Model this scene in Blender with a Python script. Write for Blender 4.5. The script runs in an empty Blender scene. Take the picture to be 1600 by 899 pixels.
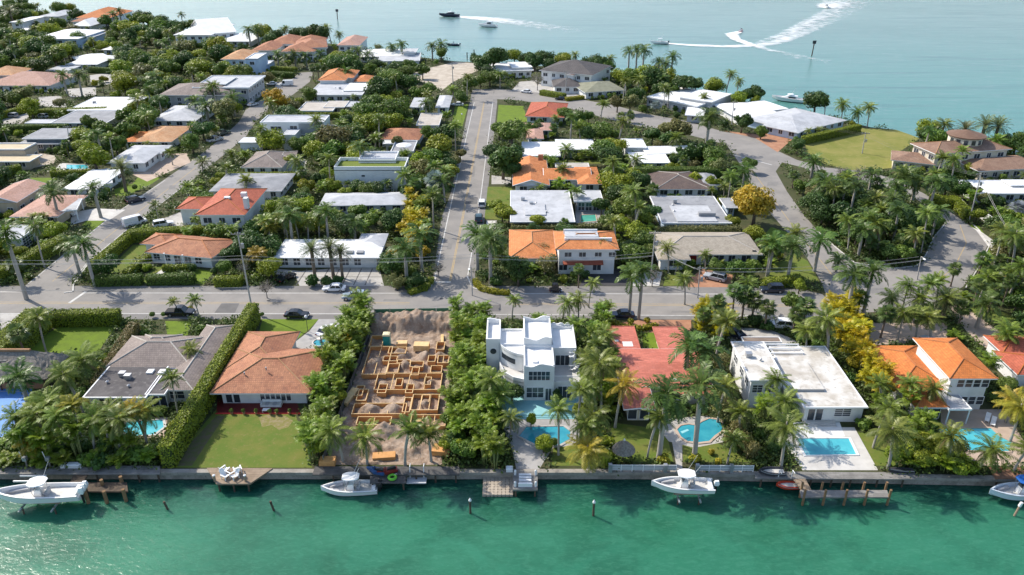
import bpy, math, random
import numpy as np
from mathutils import Vector, Matrix
R = math.radians
SC = bpy.context.scene
COL = SC.collection
random.seed(11); RNG = np.random.default_rng(11)

# ---------------------------------------------------------------- camera, sky, sun, exposure
FPX, PITCH, CAMH = 1210.0, 26.7, 71.0          # focal length in photo pixels, downward pitch, drone height (m)
cam_d = bpy.data.cameras.new('camera'); cam = bpy.data.objects.new('camera', cam_d); COL.objects.link(cam)
cam.location = (0, 0, CAMH); cam.rotation_euler = (R(90 - PITCH), 0, 0)
cam_d.sensor_fit = 'HORIZONTAL'; cam_d.sensor_width = 36; cam_d.lens = FPX / 1600 * 36
cam_d.clip_start = 1; cam_d.clip_end = 60000
SC.camera = cam
SUN_EL, SUN_AZ = 43.0, (-0.83, 0.55)           # sun stands far left: shadows fall right and towards the camera
world = bpy.data.worlds.new('World'); SC.world = world; world.use_nodes = True
wn = world.node_tree; wn.nodes.clear()
wo = wn.nodes.new('ShaderNodeOutputWorld'); wb = wn.nodes.new('ShaderNodeBackground'); sky = wn.nodes.new('ShaderNodeTexSky')
sky.sky_type = 'NISHITA'; sky.sun_disc = False; sky.sun_elevation = R(SUN_EL)
sky.sun_rotation = math.atan2(SUN_AZ[0], SUN_AZ[1]) % (2 * math.pi)
sky.air_density = 1.0; sky.dust_density = 1.2; sky.ozone_density = 1.0
wb.inputs['Strength'].default_value = 0.15
wn.links.new(sky.outputs[0], wb.inputs[0]); wn.links.new(wb.outputs[0], wo.inputs[0])
sl = bpy.data.lights.new('sun', 'SUN'); sun = bpy.data.objects.new('sun', sl); COL.objects.link(sun)
sl.energy = 3.7; sl.angle = R(0.5); sl.color = (1.0, 0.93, 0.82)
_n = math.hypot(*SUN_AZ); _c = math.cos(R(SUN_EL))
sun.rotation_euler = Vector((-SUN_AZ[0] / _n * _c, -SUN_AZ[1] / _n * _c, -math.sin(R(SUN_EL)))).to_track_quat('-Z', 'Y').to_euler()
sun.location = (-200, 200, 300)
vs = SC.view_settings
vs.view_transform = 'Standard'; vs.look = 'None'; vs.exposure = 0.55; vs.gamma = 1; vs.use_curve_mapping = False
SC.cycles.max_bounces = 5; SC.cycles.diffuse_bounces = 3; SC.cycles.transparent_max_bounces = 6
SC.cycles.use_adaptive_sampling = True

# ---------------------------------------------------------------- photo measurements -> metres on the ground
_sp, _cp = math.sin(R(PITCH)), math.cos(R(PITCH))
def P(x, y, z=0.0):
    """World point at height z seen at photo position (x, y) - used to survey the site from the photograph."""
    a = (x - 800) / FPX; b = -(y - 449.5) / FPX
    d = (a, b * _sp + _cp, b * _cp - _sp)
    t = (z - CAMH) / d[2]
    return Vector((d[0] * t, d[1] * t, z))
def mpp(x, y, z=0.0):
    """metres per photo pixel at that place"""
    w = P(x, y, z)
    return (w.y * _cp + (CAMH - z) * _sp) / FPX
def project(w):
    dep = w[1] * _cp + (CAMH - w[2]) * _sp
    up = w[1] * _sp - (CAMH - w[2]) * _cp
    return 800 + FPX * w[0] / dep, 449.5 - FPX * up / dep

# ---------------------------------------------------------------- materials
MATS = {}
def lin(c):
    return tuple(((v / 255) / 12.92 if v <= 10 else (((v / 255) + .055) / 1.055) ** 2.4) for v in c)
def M(name, c1, c2=None, scale=1.0, rough=.8, bump=0.0, bscale=None, detail=4, metal=0, spec=.3, lo=.4, hi=.62, uv=None, c3=None, ocol=False, alpha=None, emit=0):
    """Surface with two (or three) natural tones mixed by noise; uv = (kind, w, h, strength) adds tile/board courses."""
    if name in MATS: return MATS[name]
    m = bpy.data.materials.new(name); m.use_nodes = True; nt = m.node_tree; N = nt.nodes; L = nt.links
    b = N['Principled BSDF']; b.inputs['Roughness'].default_value = rough; b.inputs['Metallic'].default_value = metal
    b.inputs['Specular IOR Level'].default_value = spec
    tc = N.new('ShaderNodeTexCoord'); co = tc.outputs['Object']
    col = None
    if ocol:
        oi = N.new('ShaderNodeObjectInfo'); col = oi.outputs['Color']
    else:
        rgb = N.new('ShaderNodeRGB'); rgb.outputs[0].default_value = (*c1, 1); col = rgb.outputs[0]
    def noise(s, d=detail):
        n = N.new('ShaderNodeTexNoise'); n.inputs['Scale'].default_value = s; n.inputs['Detail'].default_value = d
        n.inputs['Roughness'].default_value = .6; L.new(co, n.inputs['Vector']); return n
    def ramp(src, a, z):
        r = N.new('ShaderNodeMapRange'); r.inputs[1].default_value = a; r.inputs[2].default_value = z; L.new(src, r.inputs[0]); return r.outputs[0]
    def mix(f, a, cc):
        x = N.new('ShaderNodeMix'); x.data_type = 'RGBA'; L.new(f, x.inputs[0]); L.new(a, x.inputs[6])
        if isinstance(cc, tuple): x.inputs[7].default_value = (*cc, 1)
        else: L.new(cc, x.inputs[7])
        return x.outputs[2]
    if c2: col = mix(ramp(noise(scale).outputs[0], lo, hi), col, c2)
    if c3: col = mix(ramp(noise(scale * 4.3, 6).outputs[0], .55, .75), col, c3)
    hgt = None
    if uv:
        kind, w, h, st = uv
        um = N.new('ShaderNodeUVMap'); mp = N.new('ShaderNodeMapping'); L.new(um.outputs[0], mp.inputs[0])
        br = N.new('ShaderNodeTexBrick'); L.new(mp.outputs[0], br.inputs['Vector'])
        br.inputs['Scale'].default_value = 1; br.inputs['Brick Width'].default_value = w; br.inputs['Row Height'].default_value = h
        br.inputs['Mortar Size'].default_value = min(w, h) * .09; br.inputs['Mortar Smooth'].default_value = .6
        br.offset = 0.0 if kind == 'grid' else .5
        br.inputs['Color1'].default_value = (.85, .85, .85, 1); br.inputs['Color2'].default_value = (1.1, 1.1, 1.1, 1)
        br.inputs['Mortar'].default_value = (1 - st, 1 - st, 1 - st, 1)
        x = N.new('ShaderNodeMix'); x.data_type = 'RGBA'; x.blend_type = 'MULTIPLY'; x.inputs[0].default_value = 1
        L.new(col, x.inputs[6]); L.new(br.outputs[0], x.inputs[7]); col = x.outputs[2]
        hgt = br.outputs['Fac']
    L.new(col, b.inputs['Base Color'])
    if bump:
        bn = N.new('ShaderNodeBump'); bn.inputs['Strength'].default_value = min(1, bump); bn.inputs['Distance'].default_value = .08
        L.new(noise(bscale or scale * 5, 5).outputs[0], bn.inputs['Height']); nrm = bn.outputs[0]
        if hgt:
            b2 = N.new('ShaderNodeBump'); b2.invert = True; b2.inputs['Strength'].default_value = .6; b2.inputs['Distance'].default_value = .06
            L.new(hgt, b2.inputs['Height']); L.new(nrm, b2.inputs['Normal']); nrm = b2.outputs[0]
        L.new(nrm, b.inputs['Normal'])
    if emit:
        b.inputs['Emission Strength'].default_value = emit
    MATS[name] = m; return m

# ---------------------------------------------------------------- mesh building
class MB:
    def __init__(s, fr=None): s.v = []; s.f = []; s.m = []; s.uv = []; s.fr = fr
    def t(s, p):
        if s.fr is None: return (p[0], p[1], p[2])
        ox, oy, oz, c, k = s.fr
        return (ox + p[0] * c - p[1] * k, oy + p[0] * k + p[1] * c, oz + p[2])
    def face(s, pts, mi=0, uv=None):
        i = len(s.v); s.v += [s.t(p) for p in pts]; s.f.append(tuple(range(i, i + len(pts)))); s.m.append(mi); s.uv.append(uv)
    def box(s, x0, y0, z0, x1, y1, z1, mi=0, top=None, bottom=True):
        i = len(s.v)
        s.v += [s.t(p) for p in ((x0,y0,z0),(x1,y0,z0),(x1,y1,z0),(x0,y1,z0),(x0,y0,z1),(x1,y0,z1),(x1,y1,z1),(x0,y1,z1))]
        w, d, h = x1-x0, y1-y0, z1-z0
        fs = [((4,5,6,7), ((0,0),(w,0),(w,d),(0,d))), ((0,1,5,4), ((0,0),(w,0),(w,h),(0,h))), ((1,2,6,5), ((0,0),(d,0),(d,h),(0,h))),
              ((2,3,7,6), ((0,0),(w,0),(w,h),(0,h))), ((3,0,4,7), ((0,0),(d,0),(d,h),(0,h)))]
        if bottom: fs.append(((3,2,1,0), ((0,0),(w,0),(w,d),(0,d))))
        for q, (f, u) in enumerate(fs):
            s.f.append(tuple(i + k for k in f)); s.m.append(top if (q == 0 and top is not None) else mi); s.uv.append(u)
    def prism(s, pts, z0, z1, mi=0, top=None, cap=True):
        n = len(pts)
        if cap:
            s.face([(p[0], p[1], z1) for p in pts], mi if top is None else top, [(p[0], p[1]) for p in pts])
        for k in range(n):
            a, b = pts[k], pts[(k+1) % n]; l = math.hypot(b[0]-a[0], b[1]-a[1])
            s.face([(a[0],a[1],z0),(b[0],b[1],z0),(b[0],b[1],z1),(a[0],a[1],z1)], mi, [(0,0),(l,0),(l,z1-z0),(0,z1-z0)])
    def tube(s, path, rad, n=6, mi=0, cap=True):
        """smooth tube along path; rad a number or a list"""
        path = [Vector(p) for p in path]; k = len(path)
        rad = rad if isinstance(rad, (list, tuple)) else [rad] * k
        base = len(s.v); prev = None
        for j, p in enumerate(path):
            d = (path[min(j+1, k-1)] - path[max(j-1, 0)])
            if d.length < 1e-9: d = Vector((0, 0, 1))
            d.normalize()
            a = d.cross(Vector((0, 0, 1))) if prev is None else prev - d * prev.dot(d)
            if a.length < 1e-4: a = d.cross(Vector((0, 1, 0)))
            if a.length < 1e-4: a = Vector((1, 0, 0))
            a.normalize(); prev = a; c = d.cross(a)
            for q in range(n):
                an = 2 * math.pi * q / n
                s.v.append(s.t(p + (a * math.cos(an) + c * math.sin(an)) * rad[j]))
        for j in range(k - 1):
            for q in range(n):
                q2 = (q + 1) % n
                s.f.append((base + j*n + q, base + j*n + q2, base + (j+1)*n + q2, base + (j+1)*n + q)); s.m.append(mi); s.uv.append(None)
        if cap:
            s.f.append(tuple(base + q for q in range(n))[::-1]); s.m.append(mi); s.uv.append(None)
            s.f.append(tuple(base + (k-1)*n + q for q in range(n))); s.m.append(mi); s.uv.append(None)
    def lathe(s, prof, n=12, c=(0, 0), mi=0):
        """prof: list of (radius, z)"""
        base = len(s.v)
        for r, z in prof:
            for q in range(n):
                an = 2 * math.pi * q / n; s.v.append(s.t((c[0] + r * math.cos(an), c[1] + r * math.sin(an), z)))
        for j in range(len(prof) - 1):
            for q in range(n):
                q2 = (q + 1) % n
                s.f.append((base + j*n + q, base + j*n + q2, base + (j+1)*n + q2, base + (j+1)*n + q)); s.m.append(mi); s.uv.append(None)
        s.f.append(tuple(base + (len(prof)-1)*n + q for q in range(n))); s.m.append(mi); s.uv.append(None)
        s.f.append(tuple(base + q for q in range(n))[::-1]); s.m.append(mi); s.uv.append(None)
    def loft(s, secs, mi=0, closed=True, cap=True):
        """secs: list of equal-length point loops"""
        base = len(s.v); n = len(secs[0])
        for sec in secs: s.v += [s.t(p) for p in sec]
        for j in range(len(secs) - 1):
            for q in range(n if closed else n - 1):
                q2 = (q + 1) % n
                s.f.append((base + j*n + q, base + j*n + q2, base + (j+1)*n + q2, base + (j+1)*n + q)); s.m.append(mi); s.uv.append(None)
        if cap and closed:
            s.f.append(tuple(base + q for q in range(n))[::-1]); s.m.append(mi); s.uv.append(None)
            e = base + (len(secs)-1)*n; s.f.append(tuple(e + q for q in range(n))); s.m.append(mi); s.uv.append(None)
    def build(s, name, mats, parent=None, smooth=False):
        if not isinstance(mats, (list, tuple)): mats = [mats]
        off = Vector((0, 0, 0)); p = parent
        while p is not None:
            off += p.location; p = p.parent
        if s.v and max(q[1] for q in s.v) < 40: off = Vector((0, 0, 0))      # already in the thing's own coordinates
        me = bpy.data.meshes.new(name)
        me.from_pydata([(a - off.x, b - off.y, c - off.z) for a, b, c in s.v], [], s.f)
        for m in mats: me.materials.append(m)
        if any(s.m): me.polygons.foreach_set('material_index', s.m)
        if any(u is not None for u in s.uv):
            ul = me.uv_layers.new(name='UVMap'); flat = []
            for f, u in zip(s.f, s.uv):
                for k in range(len(f)): flat += list(u[k]) if u else [0, 0]
            ul.data.foreach_set('uv', flat)
        if smooth: me.polygons.foreach_set('use_smooth', [True] * len(s.f))
        me.update()
        o = bpy.data.objects.new(name, me); COL.objects.link(o)
        if parent is not None: o.parent = parent
        return o
def np_mesh(name, verts, faces, mats, rnd=None, mi=None):
    """mesh from numpy arrays; faces (n,4); rnd: per-face leaf tone"""
    me = bpy.data.meshes.new(name); nv, nf = len(verts), len(faces); k = faces.shape[1]
    me.vertices.add(nv); me.vertices.foreach_set('co', np.asarray(verts, np.float32).ravel())
    me.loops.add(nf * k); me.loops.foreach_set('vertex_index', np.asarray(faces, np.int32).ravel())
    me.polygons.add(nf); me.polygons.foreach_set('loop_start', np.arange(0, nf * k, k, dtype=np.int32))
    if mi is not None: me.polygons.foreach_set('material_index', np.asarray(mi, np.int32))
    if rnd is not None:
        at = me.attributes.new('tone', 'FLOAT', 'FACE'); at.data.foreach_set('value', np.asarray(rnd, np.float32))
    for m in (mats if isinstance(mats, (list, tuple)) else [mats]): me.materials.append(m)
    me.update(calc_edges=True); me.validate(); return me
def link(name, me, parent=None, loc=(0,0,0), rz=0, scale=(1,1,1)):
    o = bpy.data.objects.new(name, me); COL.objects.link(o); o.location = loc; o.rotation_euler = (0,0,rz); o.scale = scale
    if parent is not None: o.parent = parent
    return o
def tag(o, label, cat, group=None, kind=None):
    if label: o['label'] = label
    if cat: o['category'] = cat
    if group: o['group'] = group
    if kind: o['kind'] = kind
    return o
def thing(name, label, cat, loc=(0,0,0), rz=0, group=None):
    o = bpy.data.objects.new(name, None); COL.objects.link(o); o.empty_display_size = .5
    o.location = loc; o.rotation_euler = (0, 0, rz); return tag(o, label, cat, group)
def dup(root, loc, rz, label=None, group=None, color=None):
    """copy of a thing with copies of its parts and sub-parts, sharing mesh data"""
    def rec(o, par):
        c = o.copy(); COL.objects.link(c)
        if par is not None: c.parent = par
        if color is not None and c.type == 'MESH': c.color = color
        for ch in o.children: rec(ch, c)
        return c
    c = rec(root, None); c.location = loc; c.rotation_euler = (0, 0, rz)
    if label: c['label'] = label
    if group: c['group'] = group
    return c
# places where plants may not stand: (polygon in metres, bounding box)
KEEP = []
def keep(poly):
    xs = [p[0] for p in poly]; ys = [p[1] for p in poly]
    KEEP.append(([(p[0], p[1]) for p in poly], min(xs), max(xs), min(ys), max(ys)))
def inside(poly, x, y):
    r = False; n = len(poly); j = n - 1
    for i in range(n):
        xi, yi = poly[i]; xj, yj = poly[j]
        if (yi > y) != (yj > y) and x < (xj - xi) * (y - yi) / (yj - yi) + xi: r = not r
        j = i
    return r
def blocked(x, y, m=0.0):
    for poly, x0, x1, y0, y1 in KEEP:
        if x < x0 - m or x > x1 + m or y < y0 - m or y > y1 + m: continue
        if inside(poly, x, y): return True
        if m and any(inside(poly, x + dx, y + dy) for dx, dy in ((m,0),(-m,0),(0,m),(0,-m))): return True
    return False
OPEN = []                                  # open ground the photograph shows clear: roads, lawns, drives, pools, roofs (polygon index in KEEP, height)
def hides(x, y, z, p_roof=.6):
    """would foliage at (x, y, z) stand in front of open ground or a roof for someone looking from the sky over the canal"""
    for k, h in OPEN:
        if z <= h + .3: continue
        t = (CAMH - h) / (CAMH - z); a, b = x * t, y * t; poly, x0, x1, y0, y1 = KEEP[k]
        if x0 < a < x1 and y0 < b < y1 and inside(poly, a, b) and (h == 0 or RNG.random() < p_roof): return True
    return False
LM = []                                    # landmarks that plant labels refer to: (short words, x, y)
# ---------------------------------------------------------------- palette of the setting
WHITE = M('white_stucco', (.78,.78,.77), (.70,.70,.69), .5, .75, .1, 3)
GREYWALL = M('grey_stucco', (.42,.43,.44), (.36,.37,.38), .6, .8)
CREAM = M('cream_stucco', (.66,.60,.48), (.58,.52,.41), .6, .8)
BLUEWALL = M('pale_blue_stucco', (.50,.62,.76), (.45,.56,.70), .6, .8)
TANWALL = M('tan_stucco', (.52,.44,.33), (.46,.38,.28), .6, .8)
DARKWALL = M('slate_stucco', (.16,.20,.23), (.13,.16,.18), .6, .8)
TRIM = M('white_trim', (.8,.8,.8), rough=.5)
GLASS = M('window_glass', (.035,.045,.055), (.06,.07,.085), .35, .08, spec=.6)
def tile(n, a, b, c=None): return M(n, a, b, .35, .75, .3, 2.5, uv=('brick', .30, .42, .38), c3=c)
T_TERRA = tile('terracotta_tile', (.48,.215,.115), (.375,.155,.085), (.27,.125,.085))
T_ORANGE = tile('orange_tile', (.66,.22,.06), (.58,.18,.045), (.5,.16,.05))
T_ORANGE2 = tile('bright_orange_tile', (.70,.27,.10), (.60,.21,.07), (.52,.18,.07))
T_RED = tile('red_tile', (.50,.135,.075), (.43,.11,.06), (.36,.10,.06))
T_PINK = tile('faded_pink_tile', (.55,.33,.26), (.48,.27,.20), (.40,.24,.18))
T_TAN = tile('sun_bleached_orange_tile', (.62,.36,.19), (.55,.27,.12), (.48,.25,.12))
T_GREY = tile('taupe_tile', (.30,.245,.215), (.235,.19,.17), (.18,.15,.14))
T_BROWN = tile('brown_tile', (.16,.115,.095), (.125,.09,.08), (.10,.08,.07))
T_DARK = tile('charcoal_tile', (.13,.115,.11), (.10,.09,.088), (.08,.075,.07))
T_VILLA = tile('tan_villa_tile', (.34,.215,.15), (.27,.16,.11), (.22,.13,.09))
SALMON = M('salmon_roof', (.58,.185,.13), (.50,.15,.105), .25, .7, .15, 3, uv=('brick', .9, .34, .22), c3=(.60,.22,.17))
R_WHITE = M('white_roof_membrane', (.80,.80,.79), (.70,.70,.69), .25, .7, .1, 2)
R_STAIN = M('stained_white_roof', (.68,.66,.62), (.47,.43,.37), .32, .8, .15, 2, c3=(.34,.31,.27), lo=.38, hi=.6)
R_LGREY = M('light_grey_roof', (.50,.51,.53), (.40,.41,.43), .3, .8, .1, 2, c3=(.34,.35,.36))
R_GREY = M('grey_roof', (.32,.325,.34), (.24,.245,.26), .3, .85, .1, 2, c3=(.18,.18,.19))
R_TAN = M('gravel_tan_roof', (.50,.46,.41), (.42,.38,.33), .4, .9, .1, 2)
R_BEIGE = M('beige_shingle', (.44,.385,.31), (.38,.33,.265), .6, .9, .2, 4, uv=('brick', .35, .28, .25))
R_DARK = M('dark_felt_roof', (.085,.078,.08), (.14,.13,.13), .35, .85, .1, 2, c3=(.19,.18,.17), lo=.45, hi=.75)
R_YEL = M('sand_roof', (.60,.50,.34), (.54,.44,.29), .4, .9)
R_GREEN = M('green_roof_turf', (.16,.2,.03), (.12,.16,.025), 2, .9, .3)
CONC = M('concrete', (.47,.45,.42), (.38,.36,.33), .5, .9, .15, 4, c3=(.30,.285,.26))
CONC2 = M('pale_concrete', (.60,.58,.55), (.50,.48,.45), .4, .9, .1, 4)
SEAW = M('seawall_concrete', (.33,.30,.26), (.22,.20,.17), .8, .9, .3, 4, c3=(.12,.11,.09))
ASPH = M('sunbleached_asphalt', (.285,.265,.243), (.235,.221,.206), .16, .9, .25, 9, detail=7, c3=(.235,.22,.205))
ASPHD = M('asphalt_patch', (.155,.148,.142), (.13,.125,.12), .5, .9)
ASPHS = M('asphalt_shoulder', (.235,.222,.208), (.19,.18,.17), .3, .92, .2, 6)
BLACKTOP = M('fresh_blacktop', (.075,.072,.075), (.055,.054,.056), .5, .85)
GRASS = M('lawn_grass', (.105,.155,.022), (.15,.165,.032), .35, .95, .5, 9, detail=8, c3=(.20,.175,.06))
GRASS2 = M('bright_lawn_grass', (.14,.21,.016), (.115,.17,.018), .5, .95, .5, 9, detail=8)
GRASSY = M('dry_field_grass', (.24,.225,.06), (.17,.185,.035), .12, .95, .4, 6, detail=8, c3=(.30,.255,.10))
EARTH = M('planted_ground', (.05,.062,.02), (.075,.072,.033), .25, .95, .4, 4, detail=8, c3=(.03,.045,.012))
SANDY = M('sandy_ground', (.52,.46,.38), (.40,.34,.27), .3, .95, .3, 3)
PAVER = M('tan_pavers', (.50,.39,.31), (.43,.33,.26), .5, .85, .1, 3)
PAVERG = M('grey_pavers', (.40,.385,.37), (.33,.32,.31), .5, .85, .1, 3)
BRICKP = M('red_brick_paving', (.42,.22,.13), (.35,.17,.10), .5, .9)
REDT = M('dark_red_patio', (.16,.018,.018), (.12,.014,.014), .6, .6)
REDE = M('red_patio_edge', (.55,.04,.03), rough=.6)
TEAL = M('teal_deck_paint', (.30,.58,.60), (.26,.52,.55), .5, .6)
BLUEC = M('blue_court_paint', (.12,.29,.66), (.10,.25,.58), .5, .6)
PAINTW = M('white_road_paint', (.62,.61,.58), (.42,.41,.39), 1.2, .8, lo=.35, hi=.75)
PAINTY = M('yellow_road_paint', (.47,.33,.15), (.34,.28,.19), 1.2, .8, lo=.35, hi=.7)
WOOD = M('weathered_wood', (.34,.25,.175), (.26,.19,.14), .9, .85, .2, 6)
WOODG = M('grey_wood', (.24,.225,.21), (.17,.16,.15), .8, .9, .2, 6)
WOODD = M('dark_piling_wood', (.115,.085,.06), (.07,.055,.042), 1.5, .9, .3, 6)
WOODF = M('formwork_plywood', (.62,.325,.125), (.54,.265,.09), 1.2, .8)
WOODL = M('new_lumber', (.74,.52,.27), (.66,.44,.20), 1.5, .8)
SOIL = M('excavated_soil', (.375,.285,.215), (.235,.16,.11), .7, .97, 1, 4, detail=9, c3=(.46,.38,.32))
THATCH = M('grey_thatch', (.27,.245,.215), (.17,.15,.13), 3.5, .95, .8, 9, detail=8, c3=(.34,.31,.27))
METAL = M('galvanised_metal', (.45,.46,.48), (.38,.39,.41), 2, .45, metal=.6)
STEELW = M('white_metal', (.78,.78,.78), rough=.4)
DARKM = M('dark_metal', (.05,.05,.055), rough=.5)

# ---------------------------------------------------------------- water
def water_mat():
    m = bpy.data.materials.new('sea_water'); m.use_nodes = True; nt = m.node_tree; N = nt.nodes; L = nt.links
    b = N['Principled BSDF']; b.inputs['Roughness'].default_value = .2; b.inputs['Subsurface Weight'].default_value = .85; b.inputs['Subsurface Scale'].default_value = 3.0; b.inputs['Subsurface Radius'].default_value = (.6, 1.0, .9); b.inputs['IOR'].default_value = 1.33
    b.inputs['Specular IOR Level'].default_value = .5
    g = N.new('ShaderNodeNewGeometry'); sx = N.new('ShaderNodeSeparateXYZ'); L.new(g.outputs['Position'], sx.inputs[0])
    def mr(src, a, z, lo=0, hi=1):
        r = N.new('ShaderNodeMapRange'); r.inputs[1].default_value = a; r.inputs[2].default_value = z; r.inputs[3].default_value = lo; r.inputs[4].default_value = hi
        r.interpolation_type = 'SMOOTHSTEP'; L.new(src, r.inputs[0]); return r.outputs[0]
    def nz(s, sc=(1,1,1), d=4, rough=.55, dist=0):
        mp = N.new('ShaderNodeMapping'); mp.inputs['Scale'].default_value = sc; L.new(g.outputs['Position'], mp.inputs[0])
        n = N.new('ShaderNodeTexNoise'); n.inputs['Scale'].default_value = s; n.inputs['Detail'].default_value = d; n.inputs['Roughness'].default_value = rough; n.inputs['Distortion'].default_value = dist
        L.new(mp.outputs[0], n.inputs['Vector']); return n.outputs[0]
    def mix(f, a, c):
        x = N.new('ShaderNodeMix'); x.data_type = 'RGBA'; L.new(f, x.inputs[0])
        for i, v in ((6, a), (7, c)):
            if isinstance(v, tuple): x.inputs[i].default_value = (*v, 1)
            else: L.new(v, x.inputs[i])
        return x.outputs[2]
    canal = mix(mr(nz(.07, (1, 1.3, 1), 5, .6, .8), .40, .62), (.03,.175,.102), (.02,.125,.07))    # seagrass and sand on the canal bed
    canal = mix(mr(nz(.035, (1, 1.5, 1), 3), .45, .75), canal, (.044,.22,.128))
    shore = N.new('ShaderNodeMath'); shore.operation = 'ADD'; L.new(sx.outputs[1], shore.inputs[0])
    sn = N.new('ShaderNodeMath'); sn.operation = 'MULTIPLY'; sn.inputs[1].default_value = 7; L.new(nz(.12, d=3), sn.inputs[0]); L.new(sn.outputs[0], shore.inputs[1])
    canal = mix(mr(shore.outputs[0], 78, 88), canal, (.008,.06,.045))                                 # painted dark band: reflection and shadow of the seawall and trees
    canal = mix(mr(nz(.8, (1, 2.6, 1), 6, .7, 1.2), .42, .72, 0, .4), canal, (.08,.265,.165))  # ripple light painted into the colour as bright streaks, standing in for caustics
    canal = mix(mr(nz(.55, (1, 2.2, 1), 5, .7, 1.0), .5, .8, 0, .6), canal, (.012,.11,.062))
    bay = mix(mr(nz(.004, (1, 2.2, 1), 4, .6, .5), .38, .64), (.125,.215,.205), (.10,.185,.175))
    bay = mix(mr(sx.outputs[1], 240, 560), (.08,.23,.20), bay)
    bay = mix(mr(nz(.035, (.22, 2.4, 1), 4, .65, 1.5), .5, .72, 0, .55), bay, (.05,.125,.13))
    bay = mix(mr(nz(.16, (.45, 2.2, 1), 4, .7, .8), .48, .75, 0, .5), bay, (.19,.28,.28))
    L.new(mix(mr(sx.outputs[1], 120, 170), canal, bay), b.inputs['Base Color'])
    b1 = N.new('ShaderNodeBump'); b1.inputs['Strength'].default_value = .33; b1.inputs['Distance'].default_value = .12
    L.new(nz(1.25, (1, 1.7, 1), 6, .65, .8), b1.inputs['Height'])
    b2 = N.new('ShaderNodeBump'); b2.inputs['Strength'].default_value = .16; b2.inputs['Distance'].default_value = .8
    L.new(nz(.11, (1, 2.4, 1), 3, .5, .4), b2.inputs['Height']); L.new(b1.outputs[0], b2.inputs['Normal'])
    L.new(b2.outputs[0], b.inputs['Normal'])
    return m
WZ = -1.25
w = MB(); w.face([(-30000,-400,WZ),(30000,-400,WZ),(30000,45000,WZ),(-30000,45000,WZ)])
tag(w.build('sea_water', water_mat()), None, None, kind='structure')

# ---------------------------------------------------------------- land
LAND_PX = [(-420,738),(1000,738),(1700,751),(1900,420),(1760,300),(1640,262),(1575,238),(1500,228),(1437,216),(1400,203),(1360,199),(1325,190),
           (1250,176),(1200,168),(1150,155),(1095,145),(1030,130),(985,117),(925,108),(860,104),(800,101),(752,98),(712,96),(660,90),(600,80),(540,71),(480,64),(400,58),
           (330,51),(262,44),(190,34),(110,24),(40,16),(-60,9),(-330,9)]
land = [P(x, y) for x, y in LAND_PX]
g = MB(); g.prism([(p.x, p.y) for p in land], WZ - 2, 0, 1, 0)
tag(g.build('ground', [EARTH, SEAW]), None, None, kind='structure')
# seawall cap along the canal
sw = MB()
for a, b in (((-420,738),(1000,738)), ((1000,738),(1700,751))):
    A, B = P(*a), P(*b)
    n = Vector((-(B-A).y, (B-A).x, 0)).normalized()
    pts = [A - n*.25, B - n*.25, B + n*.55, A + n*.55]
    sw.prism([(p.x, p.y) for p in pts], -.35, .12)
tag(sw.build('seawall', [M('weathered_shaded_wall_cap', (.34,.31,.27), (.24,.22,.19), .5, .9, .2, 4, c3=(.15,.14,.12))]), 'low concrete seawall edging the gardens along the green canal', 'seawall')  # cap is weathered, its colour also darkened to carry tree shade

NSH = [0]
def sheet(name, px, z, mat, keepout=True, uv=True):
    NSH[0] = (NSH[0] + 1) % 37; z += NSH[0] * .0001 if name in ('lawn','driveway','patio','path','field','court','yard','sand_lot','patio_edge') else 0
    pts = [P(x, y) for x, y in px]
    b = MB(); b.face([(p.x, p.y, z) for p in pts][::-1] if area(pts) < 0 else [(p.x, p.y, z) for p in pts], 0, [(p.x, p.y) for p in (pts[::-1] if area(pts) < 0 else pts)])
    if keepout: keep(pts); OPEN.append((len(KEEP) - 1, 0))
    return tag(b.build(name, mat), None, None, kind='structure')
def area(pts): return sum(pts[i-1][0]*pts[i][1] - pts[i][0]*pts[i-1][1] for i in range(len(pts)))
def line(name, px, width, z, mat, dash=None):
    """painted line: polyline of given width in metres"""
    pts = [P(x, y) for x, y in px]; b = MB()
    for A, B in zip(pts, pts[1:]):
        d = B - A; l = d.length; d.normalize(); n = Vector((-d.y, d.x, 0)) * width / 2
        segs = [(0, l)] if not dash else [(k, min(k + dash[0], l)) for k in np.arange(0, l, sum(dash))]
        for s0, s1 in segs:
            a, c = A + d * s0, A + d * s1
            b.face([(*(a - n).xy, z), (*(c - n).xy, z), (*(c + n).xy, z), (*(a + n).xy, z)])
    return tag(b.build(name, mat), None, None, kind='structure')
def kerb(px, w=.25, h=.12):
    pts = [P(x, y) for x, y in px]; b = MB()
    for A, B in zip(pts, pts[1:]):
        d = (B - A).normalized(); n = Vector((-d.y, d.x, 0)) * w / 2
        q = [A - n - d*.01, B - n + d*.01, B + n + d*.01, A + n - d*.01]
        b.prism([(p.x, p.y) for p in q], -.05, h)
    return tag(b.build('kerb', CONC2), None, None, kind='structure')
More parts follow.
